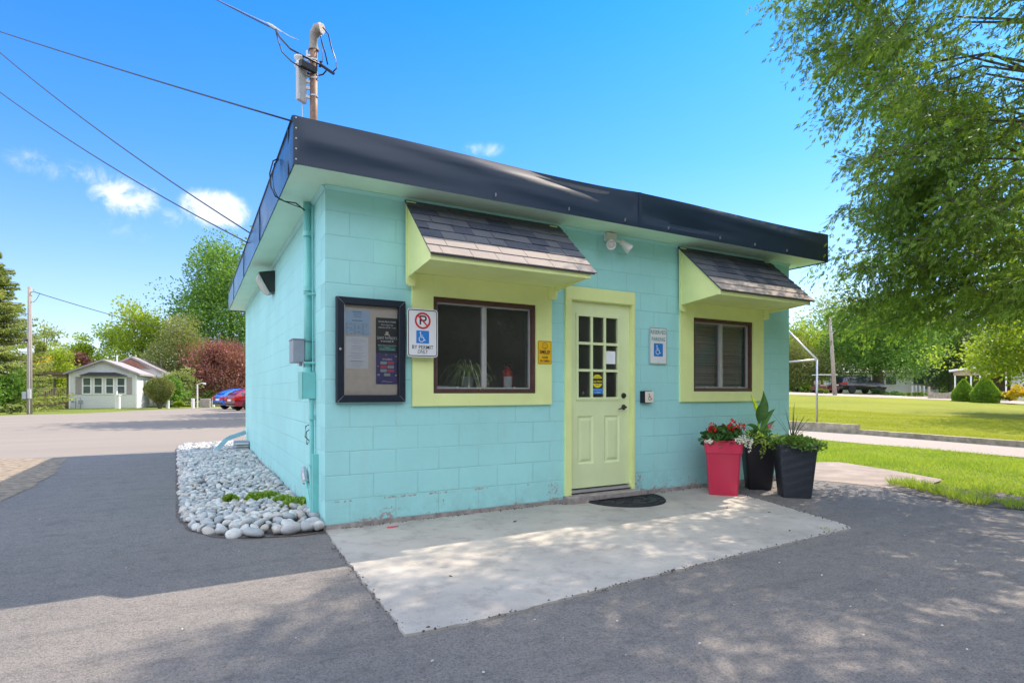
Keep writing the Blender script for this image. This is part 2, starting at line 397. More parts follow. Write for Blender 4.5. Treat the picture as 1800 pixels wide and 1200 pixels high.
def bark_mat(name, a, bb, sc=6):
    m, nt, b = newmat(name)
    t = nt.nodes.new('ShaderNodeTexCoord'); mp = nt.nodes.new('ShaderNodeMapping'); mp.inputs['Scale'].default_value = (1, 1, .18)
    nt.links.new(t.outputs['Object'], mp.inputs[0]); n = noise(nt, sc * 3, 6, .7, vec=mp.outputs[0])
    nt.links.new(mix(nt, mrange(nt, n.outputs[0], .3, .7), a, bb), b.inputs['Base Color']); b.inputs['Roughness'].default_value = .9
    bump(nt, b, n.outputs[0], .6, .02); return m
def block_mat(name, base, side=False, zmax=.35, peel=True):
    """painted concrete block: running bond joints, roller texture, peeling near the ground"""
    m, nt, b = newmat(name)
    t = nt.nodes.new('ShaderNodeTexCoord'); s = nt.nodes.new('ShaderNodeSeparateXYZ'); nt.links.new(t.outputs['Object'], s.inputs[0])
    cb = nt.nodes.new('ShaderNodeCombineXYZ')
    wob = noise(nt, 3.5, 3, .5)
    u = math_(nt, 'ADD', s.outputs['Y' if side else 'X'], math_(nt, 'MULTIPLY', math_(nt, 'SUBTRACT', wob.outputs[0], .5), .012))
    nt.links.new(u, cb.inputs[0])
    vz = math_(nt, 'ADD', math_(nt, 'SUBTRACT', s.outputs['Z'], .05 - .2032 * 2), math_(nt, 'MULTIPLY', math_(nt, 'SUBTRACT', wob.outputs[0], .5), .008))
    nt.links.new(vz, cb.inputs[1])
    def brick(mortar, smooth):
        br = nt.nodes.new('ShaderNodeTexBrick'); br.inputs['Scale'].default_value = 1; br.inputs['Mortar Size'].default_value = mortar
        br.inputs['Mortar Smooth'].default_value = smooth; br.inputs['Brick Width'].default_value = .4064; br.inputs['Row Height'].default_value = .2032
        br.offset = .5; br.inputs['Color1'].default_value = (0, 0, 0, 1); br.inputs['Color2'].default_value = (1, 1, 1, 1); br.inputs['Bias'].default_value = 0
        nt.links.new(cb.outputs[0], br.inputs['Vector']); return br
    br = brick(.006, .9)
    gaps = noise(nt, 1.7, 3, .5)                       # paint fills the joints more in some places
    vis = mrange(nt, gaps.outputs[0], .3, .62, .25, 1)
    jf = math_(nt, 'MULTIPLY', br.outputs['Fac'], vis)
    big = noise(nt, .9, 4, .6); fine = noise(nt, 240, 3, .65)
    c = mix(nt, mrange(nt, big.outputs[0], .3, .7), tuple(x * .91 for x in base), tuple(min(1, x * 1.06) for x in base))
    bcol = nt.nodes.new('ShaderNodeSeparateColor'); nt.links.new(br.outputs['Color'], bcol.inputs[0])
    c = mix(nt, mrange(nt, bcol.outputs[0], 0, 1, 0, .10), c, tuple(x * .75 for x in base))
    c = mix(nt, math_(nt, 'MULTIPLY', jf, .45), c, tuple(x * .55 for x in base))
    drip = noise(nt, 1, 5, .7)
    mp = nt.nodes.new('ShaderNodeMapping'); mp.inputs['Scale'].default_value = (5, 5, .5); nt.links.new(t.outputs['Object'], mp.inputs[0]); nt.links.new(mp.outputs[0], drip.inputs['Vector'])
    c = mix(nt, mrange(nt, drip.outputs[0], .55, .8, 0, .22), c, (.42, .52, .46))
    spl = noise(nt, 7, 6, .75); c = mix(nt, math_(nt, 'MULTIPLY', mrange(nt, s.outputs['Z'], .05, .42, .55, 0), mrange(nt, spl.outputs[0], .4, .7)), c, (.27, .42, .42))
    mot = noise(nt, 16, 5, .7); c = mix(nt, mrange(nt, mot.outputs[0], .35, .65, 0, .10), c, tuple(min(1, x * 1.25) for x in base))
    if peel:
        pn = noise(nt, 26, 6, .75); pn2 = noise(nt, 3.1, 3, .6)
        band = mrange(nt, s.outputs['Z'], .05, .27, 1, 0)
        k = math_(nt, 'MULTIPLY', band, mrange(nt, pn2.outputs[0], .46, .66))
        k = math_(nt, 'ADD', k, mrange(nt, s.outputs['Z'], .05, .085, .40, 0))
        if not side:                                   # bare patches beside the door jambs and a line of chips one course up
            for x0 in (2.28, 3.42):
                dx = math_(nt, 'ABSOLUTE', math_(nt, 'SUBTRACT', s.outputs['X'], x0))
                k = math_(nt, 'ADD', k, math_(nt, 'MULTIPLY', mrange(nt, dx, .02, .17, .75, 0), mrange(nt, s.outputs['Z'], .20, .34, 1, 0)))
            dz = math_(nt, 'ABSOLUTE', math_(nt, 'SUBTRACT', s.outputs['Z'], .238))
            k = math_(nt, 'ADD', k, math_(nt, 'MULTIPLY', math_(nt, 'MULTIPLY', mrange(nt, dz, .004, .018, .85, 0), mrange(nt, pn2.outputs[0], .44, .54)), mrange(nt, s.outputs['X'], 1.9, 2.2, 1, 0)))
        pk = math_(nt, 'MULTIPLY', k, mrange(nt, pn.outputs[0], .42, .62))
        pk = mrange(nt, pk, .36, .44, 0, 1)
        c = mix(nt, pk, c, mix(nt, mrange(nt, fine.outputs[0], .4, .6), (.30, .25, .25), (.46, .42, .40)))
    nt.links.new(c, b.inputs['Base Color']); b.inputs['Roughness'].default_value = .5; b.inputs['Specular IOR Level'].default_value = .35
    p = bump(nt, b, math_(nt, 'SUBTRACT', 1, jf), .55, .006)
    p = bump(nt, b, fine.outputs[0], .22, .003, p); p = bump(nt, b, noise(nt, 30, 4, .6).outputs[0], .18, .006, p)
    if peel: p = bump(nt, b, math_(nt, 'SUBTRACT', 1, pk), .5, .003, p)
    return m

TURQ = (.37, .745, .735)
M = {}
M['asphalt'] = asphalt_mat(); M['lot'] = lot_mat(); M['concrete'] = concrete_mat()
M['block_front'] = block_mat('painted_block', TURQ); M['block_side'] = block_mat('painted_block_side', TURQ, side=True)
M['turq'] = simple('turquoise_paint', TURQ, .45, var=.06, scale=3, bmp=.12, bs=90)
M['soffit_lift'] = simple('lifted_soffit_paint', (.68, .92, .72), .5, var=.05, scale=2, bmp=.1, bs=60)  # wall paint lightened towards mint to make up for missing bounce light
M['pipe'] = simple('turquoise_pipe_paint', (.22, .60, .57), .35, var=.08, scale=6, bmp=.1)
M['lime'] = simple('lime_paint', (.78, .86, .37), .5, var=.05, scale=4, bmp=.15, bs=120)
M['lime_door'] = simple('lime_door_paint', (.74, .83, .47), .4, var=.05, scale=3, bmp=.08, bs=150)
M['brown'] = simple('brown_frame', (.085, .035, .03), .45, var=.2, scale=12)
M['alu'] = simple('grey_aluminium', (.46, .46, .46), .4, metal=.3, var=.08)
M['rust'] = simple('stained_concrete', (.30, .25, .235), .9, var=.25, scale=14, bmp=.6, bs=60, bd=.01, col2=(.44, .39, .36))
M['black'] = simple('black_frame', (.016, .022, .034), .45, var=.1, spec=.22)
M['white'] = simple('white_sign', (.74, .75, .77), .35, var=.02, bmp=0)
M['signblack'] = simple('sign_black', (.015, .015, .018), .5, bmp=0)
M['signred'] = simple('sign_red', (.58, .02, .035), .45, bmp=0, var=.03)
M['signblue'] = simple('sign_blue', (.01, .20, .60), .45, bmp=0, var=.03)
M['signgreen'] = simple('sign_green', (.02, .26, .20), .45, bmp=0, var=.03)
M['signyellow'] = simple('sign_yellow', (.86, .50, .01), .4, bmp=0, var=.03)
M['stickyellow'] = simple('sticker_yellow', (.86, .72, .02), .4, bmp=0, var=.03)
M['cork'] = simple('cork_board', (.78, .70, .60), .8, var=.05, scale=20, bs=200)
M['paper'] = simple('paper', (.86, .88, .92), .7, var=.02, bmp=.1, bs=15, bd=.004)
M['bluepaper'] = simple('blue_paper', (.52, .70, .88), .7, var=.04, bmp=.1, bs=15, bd=.004)
M['ink'] = simple('pale_ink', (.25, .34, .48), .8, bmp=0)
M['purple'] = simple('purple_poster', (.085, .07, .24), .4, var=.15, bmp=0, scale=20)
M['charcoal'] = simple('charcoal_poster', (.028, .032, .04), .4, var=.25, bmp=0, scale=15)
M['chipred'] = simple('chip_red', (.74, .10, .15), .5, bmp=0); M['chipgrey'] = simple('chip_grey', (.42, .52, .50), .5, bmp=0)
M['teal'] = simple('teal_bar', (.04, .27, .24), .5, bmp=0); M['letter'] = simple('white_lettering', (.8, .8, .82), .5, bmp=0)
M['steel'] = simple('galvanised_steel', (.45, .46, .47), .38, metal=.75, var=.12, scale=20)
M['greybox'] = simple('grey_painted_steel', (.30, .32, .37), .45, metal=.1, var=.05)
M['cable'] = simple('black_cable', (.012, .013, .015), .5, bmp=0)
M['plastic_white'] = simple('white_plastic', (.72, .71, .68), .4, var=.05)
M['rubber'] = simple('black_rubber', (.02, .022, .026), .7, var=.3, scale=40, bmp=.5, bs=90)
M['darkmetal'] = simple('dark_bronze', (.06, .06, .055), .3, metal=.7, var=.1)
M['glow_lens'] = simple('frosted_lens', (.62, .62, .58), .25, var=.05)
M['mast'] = simple('rusty_mast_pipe', (.22, .125, .085), .65, metal=.2, var=.3, scale=14, col2=(.34, .22, .16))
M['interior'] = simple('interior_wall', (.58, .56, .52), .8, var=.05)
M['interior_dark'] = simple('interior_floor', (.25, .22, .19), .7)
M['blind'] = simple('blind_slat', (.62, .60, .55), .5, var=.06)

def glass_mat(name, tint=(.86, .92, .9), refl=1.0, veil=.045):
    m, nt, b = newmat(name)
    tr = nt.nodes.new('ShaderNodeBsdfTransparent'); tr.inputs[0].default_value = c4(tint)
    gl = nt.nodes.new('ShaderNodeBsdfGlossy'); gl.inputs['Roughness'].default_value = .015
    nz = noise(nt, 2.2, 2, .5); bp = nt.nodes.new('ShaderNodeBump'); bp.inputs['Strength'].default_value = .04; bp.inputs['Distance'].default_value = .02
    nt.links.new(nz.outputs[0], bp.inputs['Height']); nt.links.new(bp.outputs[0], gl.inputs['Normal'])
    fr = nt.nodes.new('ShaderNodeFresnel'); fr.inputs['IOR'].default_value = 1.5
    f = math_(nt, 'MULTIPLY', fr.outputs[0], 1.5 * refl, True)
    ms = nt.nodes.new('ShaderNodeMixShader'); nt.links.new(f, ms.inputs[0]); nt.links.new(tr.outputs[0], ms.inputs[1]); nt.links.new(gl.outputs[0], ms.inputs[2])
    df = nt.nodes.new('ShaderNodeBsdfDiffuse'); df.inputs[0].default_value = (.6, .62, .58, 1); dn = noise(nt, 3, 4, .6); m2 = nt.nodes.new('ShaderNodeMixShader'); nt.links.new(mrange(nt, dn.outputs[0], .3, .7, veil * .6, veil * 1.4), m2.inputs[0]); nt.links.new(ms.outputs[0], m2.inputs[1]); nt.links.new(df.outputs[0], m2.inputs[2])  # pale veil mixed in to lift black panes, in place of reflected light
    nt.links.new(m2.outputs[0], nt.nodes['Material Output'].inputs[0]); return m
M['glass'] = glass_mat('window_glass', (.95, .97, .95))
M['plexi'] = glass_mat('notice_glass', (.99, .99, .99), .7, .02)

def fascia_mat(name='dark_sheet_metal', ro=.28, sp=.42):
    m, nt, b = newmat(name)
    n = noise(nt, .8, 4, .6); s = noise(nt, 30, 5, .7)
    c = mix(nt, mrange(nt, n.outputs[0], .3, .7), (.018, .034, .062), (.024, .043, .078))
    c = mix(nt, mrange(nt, s.outputs[0], .62, .75, 0, .12), c, (.12, .12, .13))
    nt.links.new(c, b.inputs['Base Color']); b.inputs['Roughness'].default_value = .42; b.inputs['Specular IOR Level'].default_value = sp
    nt.links.new(mrange(nt, n.outputs[0], .3, .7, ro, ro + .1), b.inputs['Roughness']); return m
M['fascia'] = fascia_mat()

def shingle_mat(name, a, bb, hi):
    m, nt, b = newmat(name)
    n = noise(nt, 3.0, 2, .5); g = noise(nt, 260, 2, .7); g2 = noise(nt, 90, 3, .7)
    c = mix(nt, mrange(nt, n.outputs[0], .4, .6), a, bb)
    c = mix(nt, mrange(nt, g.outputs[0], .4, .7, 0, .55), c, hi); c = mix(nt, mrange(nt, g2.outputs[0], .5, .75, 0, .4), c, tuple(x * .5 for x in a))
    nt.links.new(c, b.inputs['Base Color']); b.inputs['Roughness'].default_value = .92; b.inputs['Specular IOR Level'].default_value = .2
    bump(nt, b, g.outputs[0], .5, .003); return m
M['shingle_dark'] = shingle_mat('shingle_dark', (.055, .065, .095), (.075, .085, .115), (.14, .15, .175))
M['shingle_mid'] = shingle_mat('shingle_mid', (.10, .11, .135), (.12, .13, .15), (.21, .21, .22))
M['shingle_sunlit'] = shingle_mat('shingle_sunlit', (.29, .255, .235), (.33, .295, .27), (.44, .41, .38))  # sunlight on the lowest awning courses painted in as a paler tone
M['grass'] = grass_mat('grass_ground', (.145, .205, .035), (.20, .255, .045), (.26, .26, .08), .35)
M['lawn'] = grass_mat('lawn_grass', (.18, .222, .018), (.25, .275, .024), (.33, .30, .05), .22)
M['blade'] = leaf_mat('grass_blades', (.19, .275, .035), (.27, .335, .05), (.40, .40, .13), .4, 1.2, 14)
M['gravelpath'] = simple('gravel_path', (.28, .24, .20), .95, var=.15, scale=30, bmp=.7, bs=180, bd=.01, col2=(.42, .365, .31))
M['timber'] = simple('weathered_timber', (.29, .25, .19), .9, var=.3, scale=5, bmp=.6, bs=25, bd=.01, col2=(.47, .41, .32))
M['pinkpath'] = simple('pink_concrete', (.25, .20, .165), .9, var=.2, scale=3, bmp=.5, bs=90, bd=.006, col2=(.34, .275, .23))
M['dirt'] = simple('dirt', (.20, .155, .105), .95, var=.35, scale=10, bmp=.8, bs=80, bd=.02, col2=(.36, .30, .22))
M['dirtdark'] = simple('broken_asphalt', (.10, .095, .09), .95, var=.3, scale=14, bmp=.9, bs=60, bd=.03, col2=(.19, .17, .15))

# ------------------------------------------------------------------ ground, roads, paths
def grid_sheet(name, mat, xs, ys, zf):
    mb = MB(); nx, ny = len(xs), len(ys)
    mb.v = [(x, y, zf(x, y)) for y in ys for x in xs]
    mb.f = [(j * nx + i, j * nx + i + 1, (j + 1) * nx + i + 1, (j + 1) * nx + i) for j in range(ny - 1) for i in range(nx - 1)]
    return mb.build(name, mat, smooth=True)
xs = sorted(set([-400, -200, -120, -80, -50] + list(range(-40, 90, 3)) + [110, 150, 250, 500]))
ys = sorted(set([-300, -120, -60, -30] + list(range(-21, 80, 3)) + [100, 140, 220, 500]))
struct(grid_sheet('ground', M['grass'], xs, ys, lambda x, y: terr(x, y) - .02))

def jag(pts, amp, step=.12, seed=1, closed=False):
    rnd = random.Random(seed); outp = []
    P = [Vector((p[0], p[1])) for p in pts]
    for a, b in zip(P, P[1:]):
        n = max(1, int((b - a).length / step)); d = (b - a).normalized(); nn = Vector((-d.y, d.x))
        for i in range(n):
            q = a.lerp(b, i / n); outp.append(q + nn * rnd.uniform(-amp, amp) if i else q)
    outp.append(P[-1]); return [(p.x, p.y) for p in outp]
def sheet(name, mat, pts, z, kind='structure', thick=None):
    bm = bmesh.new(); vs = [bm.verts.new((p[0], p[1], z)) for p in pts]; f = bm.faces.new(vs)
    bm.normal_update()
    if f.normal.z < 0: f.normal_flip()
    if thick:
        r = bmesh.ops.extrude_face_region(bm, geom=[f]); 
        for v in [g for g in r['geom'] if isinstance(g, bmesh.types.BMVert)]: v.co.z = z
        for v in vs: v.co.z = z - thick
    bmesh.ops.triangulate(bm, faces=bm.faces[:])
    bmesh.ops.recalc_face_normals(bm, faces=bm.faces[:])
    me = bpy.data.meshes.new(name); bm.to_mesh(me); bm.free(); me.materials.append(mat)
    if not thick and me.polygons[0].normal.z < 0: me.flip_normals()
    o = bpy.data.objects.new(name, me); COL.objects.link(o)
    if kind: o['kind'] = kind
    return o
g2 = lambda px, py: tuple(G(px, py)[:2])
far = [(-60, 18), (-25, 27), g2(0, 730), g2(150, 726), g2(280, 719.5), g2(380, 716), (3, 45.4), (9, 47)]
right = jag([(9, 12), (6.3, 4), (6.12, 1.2), g2(1386, 828), g2(1455, 830), g2(1500, 834), g2(1570, 845), g2(1615, 862), g2(1640, 873), g2(1720, 888), g2(1800, 897)], .03, .15, 3)
asp = [(-60, -35), (-60, 8.2)] + jag([(-7, 8.2), (-3.9, 8.05), (-1.15, 8.35)], .01, .3, 2) + [(6.3, 9)] + right + [(6.0, -6), (9, -35)]
struct(sheet('asphalt_path', M['asphalt'], asp, 0.0))
lot = [(-60, 8.19)] + [(-7, 8.19), (-3.9, 8.04), (-1.15, 8.34), (6.3, 8.99), (9, 12)] + far[::-1]
struct(sheet('parking_lot', M['lot'], lot, -.003))
# the concrete apron in front of the door
slab = jag([(.0, -.01), (-.03, -.6), (-.085, -2.31), (.33, -2.33)], .009, .05, 5)[:-1] + jag([(.33, -2.33), (1.69, -2.22), (3.2, -2.14), (3.9, -2.11), (3.97, -2.05), (4.05, -1.85), (4.32, -1.0), (4.45, -.5), (4.45, -.01)], .011, .05, 6)
struct(sheet('concrete_apron', M['concrete'], slab, .014, thick=.04))
# tarry seam where the asphalt meets the apron
pth = sheet('footpath', M['pinkpath'], jag([g2(1386, 835), g2(1388, 815), g2(1436, 812), g2(1475, 812), g2(1540, 822), g2(1600, 832), g2(1655, 842), g2(1640, 852), g2(1560, 858), g2(1480, 848), g2(1420, 843)], .02, .2, 8), .004)
# gravel walk and the timber edging of the lawn
near = [(11.3, -7), (12.0, -1.2), (12.12, .2), (12.5, 3.67), (12.75, 6), (13.4, 14), (14, 24)]
tim = [(13.3, -7), (14.3, -.2), (14.4, .5), (15.25, 4.3), (15.45, 6.9), (15.9, 14), (16.4, 24)]
struct(sheet('gravel_walk', M['gravelpath'], jag(near, .02, .3, 9) + [(p[0] + .05, p[1]) for p in tim[::-1]], -.004))
def road_z(t): return t
rn = [(spot(px, z)) for px, z in ((1150, 50), (1300, 47), (1385, 45), (1550, 43), (1700, 40), (1800, 36.5), (1950, 33), (2150, 30))]
rows = 26
mb = MB(); cols = 30
def along(line, u):
    ls = [(Vector(line[i + 1][:2]) - Vector(line[i][:2])).length for i in range(len(line) - 1)]; tot = sum(ls); s = u * tot
    for i, l in enumerate(ls):
        if s <= l or i == len(ls) - 1: return Vector(line[i][:2]).lerp(Vector(line[i + 1][:2]), min(1, s / l))
        s -= l
for j in range(rows + 1):
    for i in range(cols + 1):
        a = along([(p[0] + .12, p[1]) for p in tim[::-1]], i / cols); c = along([tuple(p) for p in rn], i / cols)
        q = a.lerp(c, (j / rows)); mb.v.append((q.x, q.y, terr(q.x, q.y) + .115))
mb.f = [(j * (cols + 1) + i, j * (cols + 1) + i + 1, (j + 1) * (cols + 1) + i + 1, (j + 1) * (cols + 1) + i) for j in range(rows) for i in range(cols)]
lawn = struct(mb.build('lawn', M['lawn'], smooth=True))
mb = MB()
for i in range(25):
    a = along([tuple(p) for p in rn], i / 24); d = (a - Vector((CAM.x, CAM.y))).normalized()
    for k, s in enumerate((-.05, 3, 7.5)):
        q = a + d * s; mb.v.append((q.x, q.y, terr(q.x, q.y) + .125))
mb.f = [(i * 3 + k, i * 3 + k + 1, i * 3 + k + 4, i * 3 + k + 3) for i in range(24) for k in range(2)]
struct(mb.build('far_road', M['gravelpath'], smooth=True))

tb = thing('timber_edging', 'weathered grey timber edging stepping up beside the gravel walk', 'edging', (15, 3, 0))
def beam(a, b, z0, z1, wd=.14):
    a = Vector((a[0], a[1], 0)); b = Vector((b[0], b[1], 0)); d = (b - a).normalized(); n = Vector((-d.y, d.x, 0)) * -wd
    m = MB(); m.prism([a + Vector((0, 0, z0)), b + Vector((0, 0, z0)), b + Vector((0, 0, z1)), a + Vector((0, 0, z1))], n); return m
for a, b in zip(tim, tim[1:]):
    beam(a, b, -.03, .125).build('timber', M['timber'], tb)
for (a, b, z) in ((3, 4, .127), (4, 5, .127), (5, 6, .127)):
    beam(tim[a], tim[b], z, z + .13).build('timber', M['timber'], tb)
for (a, b, z) in ((4, 5, .259), (5, 6, .259)):
    beam(tim[a], tim[b], z, z + .13).build('timber', M['timber'], tb)
# bare patch on the left and the broken patch on the right
struct(sheet('dirt_patch', M['dirt'], jag([g2(-80, 806), g2(118, 806), g2(96, 830), g2(60, 856), g2(0, 884), g2(-80, 920)], .04, .2, 11), .004))
struct(sheet('broken_edge', M['dirtdark'], jag([g2(1570, 862), g2(1650, 856), g2(1760, 866), g2(1830, 880), g2(1830, 900), g2(1720, 889), g2(1640, 878)], .04, .15, 12), .005))

# ------------------------------------------------------------------ the office building
BL, BD, WH = 6.10, 8.2, 2.895
B = thing('office_building', 'small turquoise block office with lime trim and dark flat roof edge', 'building', (0, 0, 0))
wins = ((.953, 2.054, 1.154, 2.040), (4.268, 5.338, 1.174, 2.060)); DOOR = (2.45, 3.325, .10, 2.17)
def wall_front():
    m = MB(); T = .2; z0 = .05
    xsx = [0, wins[0][0], wins[0][1], DOOR[0], DOOR[1], wins[1][0], wins[1][1], BL]
    for i in range(7):
        a, b = xsx[i], xsx[i + 1]
        if i == 1 or i == 5:
            wv = wins[0] if i == 1 else wins[1]
            m.box(a, b, 0, T, z0, wv[2]); m.box(a, b, 0, T, wv[3], WH)
        elif i == 3: m.box(a, b, 0, T, DOOR[3], WH)
        else: m.box(a, b, 0, T, z0, WH)
    return m
wf = wall_front().build('wall', M['block_front'], B, world=True)
MB().box(0, .2, .2, BD, .05, WH).build('wall', M['block_side'], B)
MB().box(BL - .2, BL, .2, BD, .05, WH).build('wall', M['block_side'], B)
MB().box(.2, BL - .2, BD - .2, BD, .05, WH).build('wall', M['block_front'], B)
for o in B.children:      # object coordinates equal world coordinates, so the joints run round the corners
    pass
m = MB(); m.box(.004, BL - .004, -.012, .1, -.05, .05); m.box(-.012, .1, .0, BD, -.05, .05); m.box(BL - .1, BL + .012, 0, BD, -.05, .05); m.build('footing', M['rust'], B)
# floor, ceiling, inner partition
m = MB(); m.box(.2, BL - .2, .2, BD - .2, 0, .1); m.build('floor', M['interior_dark'], B)
m = MB(); m.box(.2, BL - .2, 2.6, 2.7, .1, 2.7); m.box(3.75, 3.85, .2, 2.6, .1, 2.7); m.box(.2, BL - .2, .2, 2.6, 2.7, 2.74); m.build('partition', M['interior'], B)
# soffit and roof deck
X0, X1, Y0, Y1, ZT = -.30, 6.385, -.37, 8.5, 3.25
m = MB(); m.box(X0 + .01, X1 - .01, Y0 + .01, Y1 - .01, WH, WH + .03); m.build('soffit', M['soffit_lift'], B)
m = MB(); m.box(X0 + .03, X1 - .03, Y0 + .03, Y1 - .03, 3.14, 3.2); m.build('roof', M['shingle_mid'], B)
def mold(a, b, n):
    m = MB(); a = Vector(a); b = Vector(b); n = Vector(n); z = Vector((0, 0, 1))
    m.prism([a, a - z * .03, a - z * .03 + n * .006, a - z * .006 + n * .03, a + n * .03], b - a); return m
mold((-.004, -.0005, WH - .001), (BL, -.0005, WH - .001), (0, -1, 0)).build('moulding', M['turq'], B)
mold((-.0005, -.004, WH - .001), (-.0005, BD, WH - .001), (-1, 0, 0)).build('moulding', M['turq'], B)
# buckled sheet metal fascia
rnd = random.Random(4)
CREASE = {7: [(.35, 1.0, 3.38, .42, .10), (3.6, .98, 6.6, .62, .11), (1.5, .55, 3.3, .15, .03)]}
def fascia(p0, p1, nrm, seams, seed, amp):
    rd = random.Random(seed); p0 = Vector(p0); p1 = Vector(p1); Ln = (p1 - p0).length; nx = int(Ln / .05); nz = 10; m = MB(); nrm = Vector(nrm)
    creases = []
    for a, b in zip(seams, seams[1:]):
        for k in range(max(1, int((b - a) / 1.3))):
            s = a + rd.uniform(.05, .6) * (b - a); creases.append((s, rd.uniform(.2, .7), rd.uniform(-.18, -.08), rd.uniform(.6, 1.3), rd.choice((1, 1, -.6))))
    for i in range(nx + 1):
        s = Ln * i / nx
        for j in range(nz + 1):
            z = j / nz; d = 0
            for c, z0, sl, am, sg in creases:
                u = (z - (z0 + sl * (s - c) / .4)) ; w_ = math.exp(-((s - c) / .95) ** 2)
                d += am * sg * amp * w_ * max(0, 1 - abs(u) / .38)
            for (sa, za, sb_, zb_, K) in CREASE.get(seed, ()):
                u = (s - sa) / (sb_ - sa)
                if 0 < u < 1: zl = za + (zb_ - za) * u; d -= K * max(0, z - zl) * math.sin(PI * u) ** .7; d += .012 * math.exp(-((z - zl) / .12) ** 2) * math.sin(PI * u)
            edge = min(1, min(abs(s - q) for q in seams) / .08) if seams else 1
            d = (max(0, d) if z < .3 else d) * edge * (0 if j == 0 else 1) + .002
            q = p0.lerp(p1, i / nx) + nrm * d; m.v.append((q.x, q.y, WH - .012 + z * (ZT - WH + .012)))
    for i in range(nx):
        for j in range(nz): m.f.append((i * (nz + 1) + j, (i + 1) * (nz + 1) + j, (i + 1) * (nz + 1) + j + 1, i * (nz + 1) + j + 1))
    return m
fr_seams = [0, 3.42, X1 - X0]
F1 = fascia((X0, Y0, 0), (X1, Y0, 0), (0, -1, 0), fr_seams, 7, .03); F1.build('fascia', M['fascia'], B, auto=40)
F2 = fascia((X0, Y1, 0), (X0, Y0, 0), (-1, 0, 0), [0, 1.2, 3.6, 6.0, 8.3, Y1 - Y0], 9, .012); F2.build('fascia', fascia_mat('side_sheet_metal', .2, .6), B, auto=40)
F3 = fascia((X1, Y0, 0), (X1, Y1, 0), (1, 0, 0), [0, 4.4, Y1 - Y0], 11, .012); F3.build('fascia', M['fascia'], B, auto=40)
F4 = fascia((X1, Y1, 0), (X0, Y1, 0), (0, 1, 0), [0, 3.3, X1 - X0], 12, .012); F4.build('fascia', M['fascia'], B, auto=40)
m = MB()                                               # corner caps, seams, top drip cap
m.box(X0 - .006, X0 + .03, Y0 - .006, Y0 + .0, WH - .014, ZT); m.box(X0 - .007, X0 - .001, Y0 - .0065, Y0 + .06, WH - .014, ZT)
for s in fr_seams[1:-1]: m.box(X0 + s - .02, X0 + s + .02, Y0 - .008, Y0 - .002, WH - .013, ZT)
for s in (.26, 2.5, 4.8, 7.2): m.box(X0 - .010, X0 - .002, Y0 + s - .012, Y0 + s + .012, WH - .013, ZT)
m.box(X0 - .012, X1 + .012, Y0 + .045, Y0 + .07, ZT - .03, ZT - .005); m.box(X0 - .012, X0 + .03, Y0 + .03, Y1 + .01, ZT, ZT + .012)
m.box(X1 - .03, X1 + .012, Y0 + .03, Y1 + .01, ZT, ZT + .012)
m.build('fascia_trim', M['fascia'], B)
m = MB()
for i in range(5): m.lathe([(.006, 0), (.006, .004), (.002, .006)], (X0 + .012, Y0 - .006, WH + .02 + i * .08), 6, 'y') if False else m.box(X0 + .008, X0 + .018, Y0 - .011, Y0 - .006, WH + .02 + i * .078, WH + .03 + i * .078)
for x in (1.4, 2.2, 2.9, 3.5, 4.3, 4.9, 5.5): m.box(x, x + .004, Y0 - .03, Y0 - .012, WH + .02, WH + .05)

m.build('fascia_screws', M['steel'], B)

# windows: lime casing > brown frame, aluminium sash, panes
def window(x0, x1, z0, z1, ox0, ox1, oz0, oz1):
    m = MB(); y0, y1 = -.028, .0
    m.box(ox0, x0, y0, y1, oz0, oz1); m.box(x1, ox1, y0, y1, oz0, oz1); m.box(x0, x1, y0 - .002, y1, oz0, z0 - .001); m.box(x0, x1, y0 - .002, y1, z1 + .001, oz1)
    cas = m.build('window_casing', M['lime'], B)
    m = MB(); t = .042; ya, yb = -.008, .09
    m.box(x0, x1, ya, yb, z0, z0 + t); m.box(x0, x1, ya, yb, z1 - t, z1); m.box(x0, x0 + t, ya + .001, yb, z0 + t, z1 - t); m.box(x1 - t, x1, ya + .001, yb, z0 + t, z1 - t)
    m.build('window_frame', M['brown'], cas)
    m = MB(); s = .014; a0, a1, b0, b1 = x0 + t, x1 - t, z0 + t, z1 - t; ya, yb = .022, .06; cx = (a0 + a1) / 2 - .01
    m.box(a0, a1, ya, yb, b0, b0 + s); m.box(a0, a1, ya, yb, b1 - s, b1); m.box(a0, a0 + s, ya, yb, b0 + s, b1 - s); m.box(a1 - s, a1, ya, yb, b0 + s, b1 - s)
    m.bbox(cx - .024, cx + .024, ya - .006, yb, b0 + s, b1 - s, .003); m.box(cx + .005, cx + .007, ya - .010, ya - .006, b0 + s, b1 - s)
    m.box(a0 + .2, a0 + .225, ya - .018, ya, b0 - .01, b0 + .02); m.box(a1 - .2, a1 - .175, ya - .018, ya, b0 - .01, b0 + .02)
    m.build('window_sash', M['alu'], cas)
    for p, q in ((a0 + s, cx - .024), (cx + .024, a1 - s)):
        MB().quad((p, .045, b0 + s), (q, .045, b0 + s), (q, .045, b1 - s), (p, .045, b1 - s)).build('window_pane', M['glass'], cas)
    return cas
window(*wins[0], .752, 2.243, 1.038, 2.234)
window(*wins[1], 4.055, 5.545, 1.050, 2.234)
